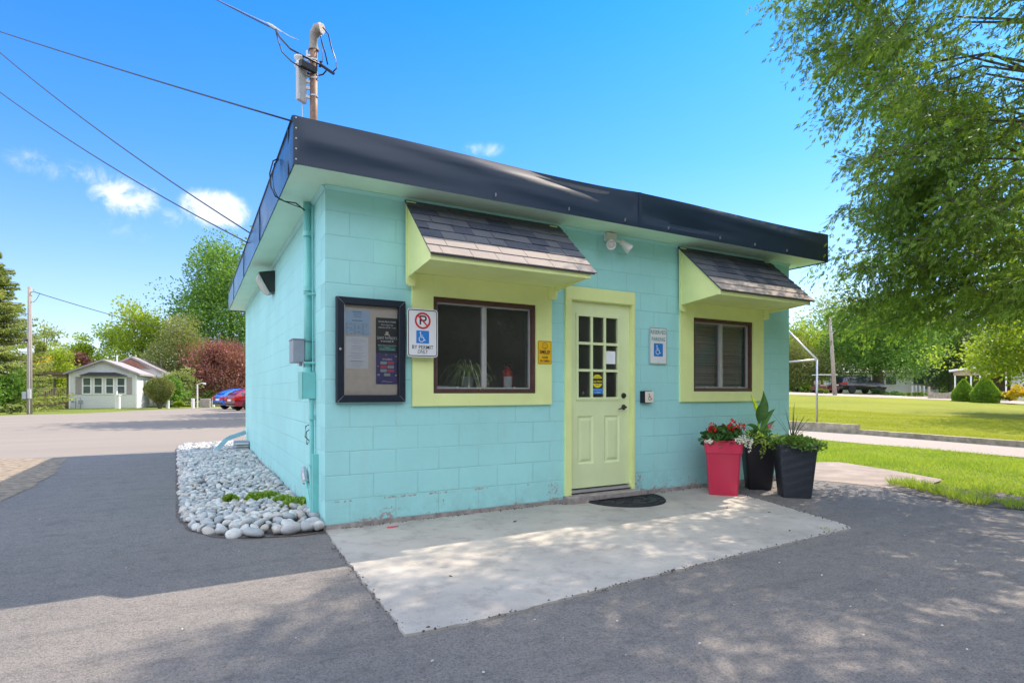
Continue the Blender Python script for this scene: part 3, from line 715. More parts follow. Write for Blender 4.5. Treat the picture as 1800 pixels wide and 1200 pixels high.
# window boards under the awnings project above the casing
# awnings
def awning(x0, x1, seed):
    rd = random.Random(seed); zt, zf, zb, yf = 2.888, 2.305, 2.235, -.61
    m = MB()
    for xa in (x0, x1 - .018): m.prism([(xa, -.03, zt - .02), (xa, -.03, zb - .05), (xa, yf, zb), (xa, yf, zf)], (.018, 0, 0))
    m.box(x0 + .018, x1 - .018, -.6, -.03, zb + .0, zb + .016)
    aw = m.build('awning', M['lime'], B)
    m = MB(); m.bbox(x0 - .012, x1 + .004, yf - .024, yf - .001, zb - .012, zf - .004, .003); m.build('awning_fascia', M['lime'], aw)
    for xa, xb in ((x0 - .012, x0 + .075), (x1 - .075, x1 + .012)):
        m = MB(); zc = 2.14; pts = [(xa, -.0292, zt - .03), (xb, -.0292, zt - .03), (xb, -.0292, zc), (xb - .006, -.0292, zc - .016), (xb - .022, -.0292, zc - .03), (xa + .022, -.0292, zc - .03), (xa + .006, -.0292, zc - .016), (xa, -.0292, zc)]
        m.prism(pts, (0, -.032, 0)); m.build('awning_bracket', M['lime'], aw)
    # shingles: five and a half courses of cut tabs on the sloping deck
    sl = Vector((0, yf - .03 + .03, zf - zt)); top = Vector((0, -.005, zt)); bot = Vector((0, yf - .05, zf - .035)); dv = bot - top; Ls = dv.length; dv.normalize(); nv = Vector((0, dv.z, -dv.y)); nv = nv if nv.z > 0 else -nv
    deck = MB(); deck.prism([(x0 - .015, *(top - nv * .012)[1:]), (x0 - .015, *(bot - nv * .012)[1:]), (x0 - .015, *(bot - nv * .002)[1:]), (x0 - .015, *(top - nv * .002)[1:])], (x1 - x0 + .05, 0, 0)); deck.build('awning_deck', M['shingle_dark'], aw)
    groups = {'shingle_dark': MB(), 'shingle_mid': MB(), 'shingle_sunlit': MB()}
    n = 7; ex = Ls / n; xa, xb = x0 - .022, x1 + .058
    for r in range(n):
        # course r from the bottom
        s1 = Ls - r * ex; s0 = max(0, s1 - ex - .03); x = xa - (rd.uniform(.0, .12) if r else 0); x = xa
        first = rd.uniform(.08, .2)
        while x < xb - .001:
            wd = first if first else (rd.uniform(.13, .24) if r > 1 else rd.uniform(.22, .30)); first = None
            xe = min(xb, x + wd)
            if xb - xe < .05: xe = xb
            lift = .004 + (.004 if rd.random() < .45 and r > 1 else 0); k = rd.random()
            mk = ('shingle_mid' if k < .55 else 'shingle_dark') if 1 < r < n - 1 else ('shingle_sunlit' if r < 2 else 'shingle_mid')
            if r == n - 1: mk = 'shingle_mid'
            g = .0025
            A = top + dv * s0; Bp = top + dv * (s1 - rd.uniform(0, .004)); 
            lo = nv * .001; h0 = nv * (.002); h1 = nv * (.007 + lift)
            p = [A + lo, Bp + lo, Bp + h1, A + h0]
            groups[mk].prism([(x + g, q.y, q.z) for q in p], (xe - x - 2 * g, 0, 0)); x = xe
    for k, g in groups.items():
        if g.v: g.build('shingles', M[k], aw)
    return aw
awning(.70, 2.275, 3); awning(4.035, 5.60, 8)

# door: casing > leaf, glazing, knob ...
m = MB(); y0 = -.03
m.box(2.415, 2.487, y0, 0, .085, 2.135); m.box(3.312, 3.35, y0, 0, .085, 2.135); m.box(2.415, 3.35, y0 - .003, 0, 2.136, 2.272)
m.box(2.487, 2.492, -.02, .10, .11, 2.135); m.box(3.309, 3.3135, -.02, .10, .11, 2.135); m.box(2.4925, 3.3085, -.018, .10, 2.128, 2.135)
cas = m.build('door_casing', M['lime'], B)
GX = (2.604, 3.137, 1.11, 1.975)
dl = MB(); ya, yb = .02, .062; dx0, dx1, dz0, dz1 = 2.494, 3.307, .145, 2.126
pans = ((2.597, 2.808, .395, .912), (2.955, 3.168, .395, .912))
dl.box(dx0, GX[0], ya, yb, GX[2], GX[3]); dl.box(GX[1], dx1, ya, yb, GX[2], GX[3]); dl.box(dx0, dx1, ya, yb, GX[3], dz1)
dl.box(dx0, dx1, ya, yb, .912, GX[2]); dl.box(dx0, dx1, ya, yb, dz0, .395)
dl.box(dx0, 2.597, ya, yb, .395, .912); dl.box(2.808, 2.955, ya, yb, .395, .912); dl.box(3.168, dx1, ya, yb, .395, .912)
D = dl.build('door', M['lime_door'], B)
m = MB()
for a, b, c, d in pans:                                # pressed panels: sunk border, raised field
    def rg(i, y): return [(a + i, y, c + i), (b - i, y, c + i), (b - i, y, d - i), (a + i, y, d - i)]
    m.loft([rg(0, ya), rg(.018, ya + .012), rg(.03, ya + .012), rg(.055, ya + .001)], cap=False); m.poly(rg(.055, ya + .001))
m.build('door_panel', M['lime_door'], D)
m = MB(); a, b, c, d = GX; t = .03
m.box(a - t, b + t, ya - .012, ya - .0005, c - t, c); m.box(a - t, b + t, ya - .012, ya - .0005, d, d + t); m.box(a - t, a, ya - .0125, ya - .0005, c, d); m.box(b, b + t, ya - .0125, ya - .0005, c, d)
for i in (1, 2):
    x = a + (b - a) * i / 3; m.box(x - .014, x + .014, ya - .010, ya + .012, c, d)
    z = c + (d - c) * i / 3; m.box(a, b, ya - .009, ya + .012, z - .014, z + .014)
m.build('glazing_bars', M['lime_door'], D)
MB().quad((a, ya + .016, c), (b, ya + .016, c), (b, ya + .016, d), (a, ya + .016, d)).build('door_glass', M['glass'], D)
m = MB(); m.lathe([(.031, 0), (.031, .008), (.024, .02), (.012, .024)], (3.225, ya, 1.127), 20, 'y'); m.xf(Matrix.Identity(4)); m.build('deadbolt', M['darkmetal'], D, auto=35)
m = MB(); m.lathe([(.03, 0), (.03, .008), (.015, .014), (.012, .045)], (3.225, ya, .998), 18, 'y')
m.tube([(3.225, ya - .042, .998), (3.19, ya - .05, .998), (3.15, ya - .048, .985), (3.12, ya - .042, .98)], [.011, .010, .009, .006], 8); m.build('door_handle', M['darkmetal'], D, auto=35)
m = MB(); m.box(2.488, 3.312, .0, .16, .10, .128); m.build('threshold', M['alu'], B)
m = MB(); m.bbox(2.40, 3.36, -.125, .1, -.02, .083, .008); m.build('door_step', M['rust'], B)
# sticker on the lower middle pane, notice on the right pane, both inside the glass
def strs(parent):
    f = Flat((2.873, ya + .014, 1.245)); f.disc(0, .04, .072); f.build('disc', M['stickyellow'], parent)
    f = Flat((2.873, ya + .0135, 1.245)); f.rect(-.072, .072, .012, .068); f.build('band', M['signblack'], parent)
    f = Flat((2.873, ya + .014, 1.245)); f.rect(-.075, .075, -.1, -.036, 0, .006); f.build('base', M['signblue'], parent)
    text('lettering', 'CAUTION', M['stickyellow'], parent, (2.873, ya + .0130, 1.270), size=.03, width=.125, bold=.02)
    text('lettering', 'AUTOMATIC', M['signblack'], parent, (2.873, ya + .0130, 1.320), size=.018, width=.09)
    text('lettering', 'DOOR', M['signblack'], parent, (2.873, ya + .0130, 1.235), size=.02, width=.05, bold=.02)
    text('lettering', 'ACTIVATE SWITCH', M['letter'], parent, (2.873, ya + .0130, 1.182), size=.018, width=.12)
    text('lettering', 'TO OPERATE', M['letter'], parent, (2.873, ya + .0130, 1.155), size=.018, width=.085)
st = thing('door_sticker', 'round yellow caution sticker over a blue strip on the door glass', 'sticker', (2.873, ya, 1.2)); strs(st)
tag(Flat((3.05, ya + .014, 1.545)).rect(-.072, .072, -.07, .07).build('paper_notice', M['paper']), 'small blank white paper taped inside the right middle door pane', 'notice')

# ------------------------------------------------------------------ behind the glass
def stalks(parent, name, mat, c, n, L0, seed, droop=1.0, wd=.012, up=1.2):
    rd = random.Random(seed); m = MB()
    for i in range(n):
        q = rd.uniform(0, 2 * PI); l = L0 * rd.uniform(.6, 1.15); o = Vector((math.cos(q), math.sin(q), 0)); s = Vector((-o.y, o.x, 0)); p = Vector(c); pr = None; ww = wd * rd.uniform(.6, 1.2); el = rd.uniform(.5, 1.5) * up
        for k in range(8):
            t = k / 7; pt = p + o * l * t * .75 + Vector((0, 0, l * (el * t * .75 - droop * 1.25 * t * t))); a, b = pt - s * ww * (1 - t * .85), pt + s * ww * (1 - t * .85)
            if pr: m.quad(pr[0], pr[1], b, a)
            pr = (a, b)
    return m.build(name, mat, parent, smooth=True)
M['spider'] = leaf_mat('spider_plant_leaf', (.34, .44, .20), (.52, .58, .34), (.7, .7, .58), .3, 3, 20)
M['extred'] = simple('extinguisher_red', (.6, .03, .025), .3, bmp=0)
M['potwhite'] = simple('pale_pot', (.50, .56, .62), .4, bmp=0)
M['wicker'] = simple('wicker', (.42, .33, .18), .8, var=.4, scale=60, bmp=.6, bs=90)
sh = thing('window_shelf', 'pale shelf board inside the large window', 'shelf', (1.5, .3, 1.10))
MB().box(.96, 2.05, .201, .55, 1.11, 1.14).build('board', M['interior'], sh)
for x in (1.05, 1.93): MB().box(x, x + .03, .24, .5, .1, 1.11).build('bracket', M['interior'], sh)
sp = thing('spider_plant', 'striped spider plant in a pale blue pot behind the large window', 'plant', (1.43, .27, 1.14))
MB().lathe([(.05, 1.14), (.065, 1.30), (.072, 1.305), (.07, 1.32), (.058, 1.318)], (1.43, .27, 0), 20).build('pot', M['potwhite'], sp, auto=40)
stalks(sp, 'foliage', M['spider'], (1.43, .27, 1.33), 120, .42, 5, .95, .009)
bk = thing('wicker_basket', 'small wicker basket on the shelf beside the spider plant', 'basket', (1.63, .33, 1.14))
MB().lathe([(.05, 1.14), (.075, 1.27), (.08, 1.28), (.07, 1.282), (.045, 1.16)], (1.63, .33, 0), 18).build('basket', M['wicker'], bk)
m = MB(); m.tube([(1.63 + .085 * math.cos(q), .30, 1.28 + .07 * math.sin(q)) for q in [PI * k / 10 for k in range(11)]], .006, 6); m.build('handle', M['plastic_white'], bk)
fe = thing('fire_extinguisher', 'red fire extinguisher standing inside the large window', 'extinguisher', (1.93, .35, 1.14))
MB().lathe([(.055, 1.14), (.058, 1.15), (.058, 1.36), (.045, 1.395), (.02, 1.41), (.018, 1.43)], (1.93, .35, 0), 20).build('cylinder', M['extred'], fe, auto=40)
m = MB(); m.box(1.905, 1.955, .34, .36, 1.43, 1.455); m.prism([(1.88, .34, 1.455), (1.97, .34, 1.47), (1.97, .34, 1.485), (1.88, .34, 1.475)], (0, .02, 0)); m.build('valve', M['darkmetal'], fe)
m = MB()
k = 8
for i in range(k):
    q0, q1 = R(200 + i * 12), R(200 + (i + 1) * 12); r_ = .0595
    m.quad((1.93 + r_ * math.cos(q0), .35 + r_ * math.sin(q0), 1.2), (1.93 + r_ * math.cos(q1), .35 + r_ * math.sin(q1), 1.2), (1.93 + r_ * math.cos(q1), .35 + r_ * math.sin(q1), 1.33), (1.93 + r_ * math.cos(q0), .35 + r_ * math.sin(q0), 1.33))
m.build('label_band', M['paper'], fe)
tag(MB().bbox(.97, 1.30, .26, .40, 1.14, 1.225, .006).build('file_box', M['potwhite']), 'low pale blue box at the left end of the window shelf', 'box')
vb = thing('venetian_blind', 'cream slatted blind lowered behind the right window', 'blind', (4.8, .12, 1.2))
m = MB(); z = 1.225
rd = random.Random(2)
while z < 2.0:
    tl = .010 + rd.uniform(-.002, .002); dz = rd.uniform(-.002, .002)
    m.prism([(4.315, .105, z - tl + dz), (4.315, .127, z + tl + dz), (4.315, .1275, z + tl + .0012 + dz), (4.315, .1045, z - tl + .0012 + dz)], (.98, 0, 0)); z += .026
m.build('slats', M['blind'], vb)
MB().box(4.31, 5.30, .10, .14, 1.995, 2.015).build('top_rail', M['blind'], vb); MB().box(4.31, 5.30, .105, .13, 1.215, 1.222).build('bottom_rail', M['blind'], vb)
for x in (4.45, 4.80, 5.16): MB().tube([(x, .101, 1.22), (x, .101, 2.0)], .0015, 5).build('cord', M['plastic_white'], vb)
for a_, b_ in (((4.87, .098, 1.24), (4.80, .095, 1.42)), ((4.90, .098, 1.23), (4.865, .095, 1.40))): MB().tube([a_, b_], .003, 6).build('wand', M['plastic_white'], vb)

# ------------------------------------------------------------------ notice board and its papers
nb = thing('notice_board', 'black framed glazed notice board on the turquoise wall', 'notice board', (.38, -.02, 1.52))
x0, x1, z0, z1, t = .083, .680, 1.078, 1.968, .062
def mitred(x0, x1, z0, z1, t, yb, yf):
    m = MB(); O = [(x0, z0), (x1, z0), (x1, z1), (x0, z1)]; I = [(x0 + t, z0 + t), (x1 - t, z0 + t), (x1 - t, z1 - t), (x0 + t, z1 - t)]; c = .008
    O2 = [(x0 + c, z0 + c), (x1 - c, z0 + c), (x1 - c, z1 - c), (x0 + c, z1 - c)]; I2 = [(x0 + t - c, z0 + t - c), (x1 - t + c, z0 + t - c), (x1 - t + c, z1 - t + c), (x0 + t - c, z1 - t + c)]
    g = .0006
    for i in range(4):
        j = (i + 1) % 4
        def P(p, y): return (p[0], y, p[1])
        m.loft([[P(O[i], yb), P(O[i], yf + c), P(O2[i], yf), P(I2[i], yf), P(I[i], yf + c), P(I[i], yb)], [P(O[j], yb), P(O[j], yf + c), P(O2[j], yf), P(I2[j], yf), P(I[j], yf + c), P(I[j], yb)]])
    return m
mitred(x0, x1, z0, z1, t, -.002, -.060).build('frame', M['black'], nb)
m = MB()
for (a, b, c, d) in ((x0 + .006, z0 + .006, x0 + t - .006, z0 + t - .006), (x1 - .006, z0 + .006, x1 - t + .006, z0 + t - .006), (x1 - .006, z1 - .006, x1 - t + .006, z1 - t + .006), (x0 + .006, z1 - .006, x0 + t - .006, z1 - t + .006)):
    m.tube([(a, -.0602, b), (c, -.0602, d)], .0009, 4)
m.box(x0 + t - .002, x0 + t + .003, -.052, -.02, z0 + t, z1 - t)
m.build('mitre_line', M['alu'], nb)
MB().box(x0 + t, x1 - t, -.012, -.004, z0 + t, z1 - t).build('backing', M['cork'], nb)
a, b, c, d = x0 + t, x1 - t, z0 + t, z1 - t
MB().quad((a, -.046, c), (b, -.046, c), (b, -.046, d), (a, -.046, d)).build('glass', M['plexi'], nb)
MB().lathe([(.010, 0), (.010, .004), (.006, .006)], (x0 + .028, -.06, 1.525), 12, 'y').build('lock', M['steel'], nb)
def sheet_paper(name, label, mat, x0, x1, z0, z1, y, curl=.004, seed=1):
    rd = random.Random(seed); m = MB(); nx, nz = 8, 10; ph = rd.uniform(0, 6)
    for j in range(nz + 1):
        for i in range(nx + 1):
            m.v.append((x0 + (x1 - x0) * i / nx, y - curl * (.5 + .5 * math.sin(ph + 2.2 * i / nx + 3 * j / nz)), z0 + (z1 - z0) * j / nz))
    m.f = [(j * (nx + 1) + i, j * (nx + 1) + i + 1, (j + 1) * (nx + 1) + i + 1, (j + 1) * (nx + 1) + i) for j in range(nz) for i in range(nx)]
    o = m.build(name, mat, smooth=True); tag(o, label, 'poster' if 'poster' in name else 'paper'); return o
p1 = sheet_paper('printed_notice', 'pale blue printed notice at the upper left of the glazed board', M['bluepaper'], .150, .375, 1.655, 1.865, -.0135, .003, 1)
mm = Flat((.2625, -.0175, 1.76))
rd = random.Random(8)
for r in range(6):
    mm.rect(-.10, .10, -.005 - r * .017, -.0038 - r * .017)
for r in range(6):
    for cc in range(6):
        if rd.random() < .75: mm.rect(-.098 + cc * .034, -.098 + cc * .034 + rd.uniform(.012, .026), -.016 - r * .017, -.012 - r * .017)
for r in range(3): mm.rect(-.03 - .01 * rd.random(), .03 + .01 * rd.random(), .045 + r * .014, .049 + r * .014)
mm.rect(-.045, .045, .012, .020); mm.rect(-.04, .04, .087, .094); mm.build('print', M['ink'], p1)
p2 = sheet_paper('printed_notice', 'plain white letter sheet below the pale blue notice', M['paper'], .165, .358, 1.365, 1.640, -.0135, .003, 5)
mm = Flat((.2615, -.0175, 1.50))
for r in range(17):
    if r in (3, 7, 12): continue
    wd = rd.uniform(.03, .08) if r % 3 else .05; mm.rect(-wd, wd, .115 - r * .0145, .1166 - r * .0145)
mm.rect(-.055, .05, -.073, -.069); mm.build('print', M['ink'], p2)
p3 = sheet_paper('dance_poster', 'black Saint Patrick dance poster on the right of the glazed board', M['charcoal'], .424, .634, 1.495, 1.815, -.0135, .001, 2)
X = .524; Y = -.0165
text('lettering', 'Saturday March 15 2025', M['letter'], p3, (X, Y, 1.775), size=.020, width=.155, bold=.02)
text('lettering', 'Doors Open 7 pm', M['letter'], p3, (X, Y, 1.748), size=.018, width=.105, bold=.02)
text('lettering', 'Admission $17.00 - 11 am', M['letter'], p3, (X, Y, 1.725), size=.017, width=.155, bold=.02)
f = Flat((X, Y, 1.675)); f.rect(-.014, .012, -.006, .02, 0, .003); f.rect(-.024, .022, -.012, -.006); f.disc(.02, -.014, .006); f.disc(-.021, -.008, .005); f.build('hat_mark', M['cork'], p3)
text('lettering', 'SAINT PATRICK\u2019S', M['letter'], p3, (X, Y, 1.627), size=.034, width=.178, bold=.012)
text('lettering', 'DAY DANCE', M['letter'], p3, (X, Y, 1.604), size=.018, width=.072, bold=.03)
f = Flat((X, Y, 1.611)); f.disc(-.05, 0, .006); f.disc(.05, 0, .006); f.build('clover_mark', M['letter'], p3)
text('lettering', 'All funds raised go to community events', M['letter'], p3, (X, Y, 1.570), size=.014, width=.165, bold=.02)
Flat((X, Y, 1.545)).rect(-.075, .075, -.018, .018).build('bar', M['teal'], p3)
text('lettering', 'Tickets', M['letter'], p3, (X, Y - .0012, 1.549), size=.016, width=.045)
text('lettering', 'see the office or any board member', M['letter'], p3, (X, Y - .0012, 1.534), size=.012, width=.135, bold=.015)
p4 = sheet_paper('schedule_poster', 'purple poster with red and grey chips at the lower right of the board', M['purple'], .424, .632, 1.235, 1.505, -.0175, .001, 3)
Y = -.0200
text('lettering', 'UPCOMING', M['letter'], p4, (X, Y, 1.445), size=.022, width=.09, bold=.02)
fr, fg = Flat((X, Y, 1.37)), Flat((X, Y, 1.37))
for r in range(3):
    for cc in range(2):
        ff = fr if (r + cc) % 2 else fg
        ff.rect(-.062 + cc * .064, -.004 + cc * .064, .038 - r * .034, .063 - r * .034, 0, .005)
fg.rect(-.03, .028, -.065, -.040, 0, .005)
fr.build('red_chips', M['chipred'], p4); fg.build('grey_chips', M['chipgrey'], p4)
f = Flat((X, Y, 1.37)); f.line([(-.05, -.118), (-.03, -.108), (-.015, -.114), (.045, -.116)], .003); f.arc(.078, .105, .007, .004, 0, 180, 0, 8); f.disc(.078, -.058, .007)
f.line([(-.088, -.05), (-.083, -.06), (-.078, -.046), (-.072, -.062), (-.068, -.048)], .004); f.disc(-.082, .02, .004); f.disc(-.01, .122, .004)
f.build('white_marks', M['letter'], p4)

# ------------------------------------------------------------------ signs
def signplate(name, label, x0, x1, z0, z1, y, r, mats, cat='sign', post=None):
    t = thing(name, label, cat, ((x0 + x1) / 2, y, (z0 + z1) / 2))
    f = Flat((0, 0, 0)); A = Flat((0, 0, 0)); pts = []
    for cx, cz, s in ((x1 - r, z0 + r, -90), (x1 - r, z1 - r, 0), (x0 + r, z1 - r, 90), (x0 + r, z0 + r, 180)):
        for k in range(6): q = R(s + k * 18); pts.append((cx + r * math.cos(q), y, cz + r * math.sin(q)))
    m = MB(); m.prism(pts, (0, .0025, 0)); m.build('plate', mats, t)
    return t
s1 = signplate('permit_parking_sign', 'white accessible parking BY PERMIT ONLY sign between board and window', .678, .966, 1.476, 1.905, -.10, .03, M['white'])
f = Flat((.822, -.1012, 1.69)); f.rrect_ring(-.136, .136, -.206, .206, .024, .007, 0); f.build('border', M['signblack'], s1)
f = Flat((.822, -.1012, 1.80)); f.line([(-.022, -.035), (-.022, .040), (.012, .040)], .014); f.line([(-.022, .002), (.012, .002)], .014); f.arc(.012, .021, .019, .014, -90, 90); f.build('letter_p', M['signblack'], s1)
f = Flat((.822, -.1024, 1.80)); f.arc(0, 0, .066, .017, 0, 360, 0, 36); f.line([(-.046, .046), (.046, -.046)], .013, .0003); f.build('no_parking_ring', M['signred'], s1)
f = Flat((.822, -.1012, 1.655)); f.rect(-.06, .06, -.057, .057, 0, .006); f.build('blue_square', M['signblue'], s1)
f = Flat((.822, -.1024, 1.653)); f.access(-.01, 0, .095, 0); f.build('wheelchair_symbol', M['white'], s1)
text('lettering', 'BY PERMIT', M['signblack'], s1, (.822, -.1014, 1.548), size=.048, width=.20, bold=.004)
text('lettering', 'ONLY', M['signblack'], s1, (.822, -.1014, 1.508), size=.048, width=.095, bold=.004)
for q in (0, .405): Flat((.822, -.1016, 1.492)).disc(0, q, .006).build('bolt', M['steel'], s1)
m = MB(); m.box(.80, .845, -.096, -.0285, 1.55, 1.56); m.build('standoff', M['steel'], s1)
s2 = signplate('smile_sign', 'small yellow smiling face camera sign on the window casing', 2.072, 2.234, 1.450, 1.684, -.034, .008, M['signyellow'])
f = Flat((2.153, -.0352, 1.567)); f.rrect_ring(-.077, .077, -.113, .113, .006, .003, 0); f.arc(0, .066, .032, .0035, 0, 360, 0, 30); f.disc(-.011, .074, .0045); f.disc(.011, .074, .0045); f.arc(0, .066, .019, .004, 205, 335, 0, 12); f.rect(-.045, .045, -.022, -.0195); f.build('face_mark', M['signblack'], s2)
text('lettering', 'SMILE!', M['signblack'], s2, (2.153, -.0354, 1.555), size=.048, width=.125, bold=.03)
text('lettering', 'YOU\u2019RE', M['signblack'], s2, (2.153, -.0354, 1.506), size=.030, width=.075, bold=.03)
text('lettering', 'ON CAMERA', M['signblack'], s2, (2.153, -.0354, 1.471), size=.030, width=.12, bold=.03)
s3 = signplate('reserved_parking_sign', 'white RESERVED PARKING sign with green letters beside the door', 3.576, 3.848, 1.485, 1.908, -.016, .022, M['white'])
f = Flat((3.712, -.0172, 1.6965)); f.rrect_ring(-.131, .131, -.207, .207, .018, .006, 0); f.build('border', M['signgreen'], s3)
text('lettering', 'RESERVED', M['signgreen'], s3, (3.712, -.0174, 1.832), size=.062, width=.235, bold=.012)
text('lettering', 'PARKING', M['signgreen'], s3, (3.712, -.0174, 1.752), size=.062, width=.205, bold=.012)
f = Flat((3.712, -.0172, 1.650)); f.rect(-.07, .07, -.075, .075, 0, .006); f.build('blue_square', M['signblue'], s3)
f = Flat((3.712, -.0184, 1.648)); f.access(-.01, 0, .115, 0); f.build('wheelchair_symbol', M['white'], s3)
for q in (0, .388): Flat((3.712, -.0174, 1.505)).disc(0, q, .005).build('bolt', M['steel'], s3)
db = thing('door_opener_button', 'square steel push plate with wheelchair symbol right of the door', 'button', (3.53, 0, 1.11))
MB().bbox(3.447, 3.585, -.05, -.0005, 1.042, 1.178, .004).build('back_box', M['black'], db)
MB().bbox(3.478, 3.600, -.060, -.0502, 1.048, 1.172, .003).build('push_plate', M['cork'], db)
f = Flat((3.545, -.0615, 1.11)); f.access(-.005, 0, .082, 0); f.build('wheelchair_symbol', M['signblack'], db)

# ------------------------------------------------------------------ lamps and electrics
fl = thing('twin_floodlight', 'white twin security floodlight under the soffit between the awnings', 'floodlight', (3.0, -.02, 2.84))
MB().bbox(2.925, 3.055, -.075, -.002, 2.80, 2.885, .008).build('base', M['plastic_white'], fl)
def bullet(c, d, name='lamp_head'):
    d = Vector(d).normalized(); q = Vector((0, 0, 1)).rotation_difference(d).to_matrix().to_4x4(); T_ = Matrix.Translation(Vector(c)) @ q
    m = MB(); m.lathe([(.018, -.07), (.034, -.055), (.040, 0), (.052, .055), (.052, .075), (.046, .075), (.044, .062)], (0, 0, 0), 20); m.xf(T_); h = m.build(name, M['plastic_white'], fl, auto=35)
    m = MB(); m.lathe([(.044, .058), (.03, .066), (.005, .07)], (0, 0, 0), 18); m.xf(T_); m.build('lens', M['glow_lens'], h, smooth=True)
bullet((2.92, -.13, 2.755), (-.35, -.6, -.45)); bullet((3.13, -.12, 2.755), (.55, -.35, -.55))
m = MB(); m.tube([(2.97, -.075, 2.81), (2.95, -.10, 2.79), (2.93, -.11, 2.775)], .011, 8); m.tube([(3.03, -.075, 2.81), (3.06, -.09, 2.80), (3.10, -.10, 2.78)], .011, 8); m.tube([(2.985, -.06, 2.80), (2.985, -.09, 2.76), (2.975, -.10, 2.72)], [.02, .028, .022], 10); m.build('swivel', M['plastic_white'], fl)

wp = thing('wall_pack_lamp', 'dark bronze wedge shaped lamp high on the side wall', 'lamp', (0, 3.5, 2.65))
ya, yb = 3.32, 3.62; za, zb = 2.50, 2.80
m = MB(); m.prism([(-.002, ya, za + .02), (-.002, ya, zb), (-.20, ya, zb - .04), (-.06, ya, za + .0)], (0, yb - ya, 0)); m.build('housing', M['darkmetal'], wp)
m = MB(); m.prism([(-.203, ya + .01, zb - .055), (-.065, ya + .01, za - .005), (-.12, ya + .01, za + .02), (-.215, ya + .01, zb - .11)], (0, yb - ya - .02, 0)); m.build('lens', M['glow_lens'], wp)

cx, cy = -.052, .50
cn = thing('service_conduit', 'thick turquoise painted service conduit rising up the side wall', 'conduit', (cx, cy, 0))
m = MB(); m.tube([(cx, cy, 1.33), (cx, cy + .02, 2.0), (cx, cy + .04, WH)], .036, 14); m.build('pipe', M['pipe'], cn, smooth=True)
for z in (1.345, 2.08, 2.58): MB().tube([(cx, cy + .02 * (z - 1.3), z), (cx, cy + .02 * (z - 1.3), z + .045)], .0415, 14).build('coupling', M['pipe'], cn)
for z in (1.42, 2.04): m = MB(); m.box(-.10, -.0005, cy - .05, cy - .036, z, z + .02); m.box(-.03, -.0005, cy - .08, cy - .036, z, z + .02); m.build('pipe_clamp', M['pipe'], cn)
m = MB(); m.tube([(-.02, cy - .06, 1.35), (-.025, cy - .058, 2.1), (-.024, cy - .04, WH - .05)], .006, 6); m.tube([(-.02, cy - .07, .2), (-.02, cy - .07, 1.1)], .007, 6)
m.build('ground_wire', M['pipe'], cn)
m = MB(); m.tube([(-.035, .40, .02), (-.035, .42, .6), (-.035, .44, 1.12)], .019, 10); m.tube([(-.035, .41, .5), (-.035, .41, .52)], .026, 10); m.tube([(-.035, .42, .92), (-.035, .42, .96)], .026, 10)
m.box(-.05, -.0005, .29, .335, .06, .62); m.build('lower_pipe', M['pipe'], cn)
tb_ = thing('turquoise_meter_box', 'turquoise painted narrow box at the foot of the thick conduit', 'utility box', (-.05, .5, 1.1))
MB().bbox(-.115, -.0005, .41, .60, 1.105, 1.345, .004).build('body', M['pipe'], tb_)
MB().bbox(-.122, -.1152, .405, .605, 1.10, 1.35, .003).build('cover', M['pipe'], tb_)
gb = thing('grey_cable_box', 'grey metal cable box strapped to the thick conduit', 'utility box', (-.15, .6, 1.4))
MB().bbox(-.185, -.085, .48, .70, 1.432, 1.638, .006).build('body', M['greybox'], gb)
m = MB(); m.box(-.19, -.0855, .474, .706, 1.638, 1.645); m.build('lid', M['greybox'], gb)
m = MB(); m.tube([(-.12, .52, 1.432), (-.12, .52, 1.40)], .018, 10); m.tube([(-.10, .50, 1.43), (-.09, .49, 1.39)], .008, 6); m.build('gland', M['steel'], gb)
for z in (1.62, 1.445): MB().tube([(-.09, .46, z), (-.03, .455, z), (-.005, .47, z)], .004, 6).build('strap', M['cable'], gb)
hb = thing('wall_tap', 'grey outdoor tap and bent pipe low on the side wall by the stones', 'tap', (-.02, .75, .1))
m = MB(); m.tube([(-.03, .55, .0), (-.035, .62, .16), (-.03, .74, .33)], .013, 8); m.tube([(-.03, .50, .0), (-.03, .56, .14), (-.03, .66, .26)], .008, 8); m.build('pipe', M['pipe'], hb)
m = MB(); m.tube([(-.03, .76, .30), (-.035, .80, .38), (-.03, .86, .44)], [.028, .034, .018], 10); m.tube([(-.06, .70, .335), (-.0, .72, .335)], .006, 6); m.build('fitting', M['steel'], hb)
tag(MB().tube([(-.005, .62, .87), (-.05, .63, .85), (-.055, .64, .75), (-.02, .60, .71), (-.045, .60, .68), (-.05, .60, .80), (-.005, .60, .83)], .005, 6).build('loose_wire', M['cable']), 'short black loop of loose wire on the side wall', 'wire')

# ------------------------------------------------------------------ power mast on the roof
mx, my = .0, .52
ms = thing('power_mast', 'rusty brown service mast with weatherhead above the roof corner', 'mast', (mx, my, 3.2))
m = MB(); m.tube([(mx, my, 2.93), (mx, my, 4.36)], .034, 16); m.build('pipe', M['mast'], ms, smooth=True)
m = MB(); m.tube([(mx, my, 4.30), (mx, my, 4.40), (mx + .008, my - .01, 4.44), (mx + .03, my - .035, 4.475), (mx + .055, my - .06, 4.475)], [.037, .037, .045, .052, .050], 16); m.tube([(mx, my, 4.29), (mx, my, 4.31)], .047, 14)
wh_ = m.build('weatherhead', simple('weathered_casting', (.30, .28, .25), .6, metal=.3, var=.2, scale=25), ms, auto=50)
m = MB(); m.tube([(mx + .054, my - .059, 4.475), (mx + .064, my - .069, 4.472)], .042, 14); m.build('weatherhead_face', M['cork'], wh_)
m = MB(); m.tube([(mx - .055, my, 4.03), (mx - .055, my, 4.27)], .012, 8)
for z in (4.06, 4.19, 4.02, 3.86): m.tube([(mx, my, z), (mx, my, z + .014)], .04, 14)
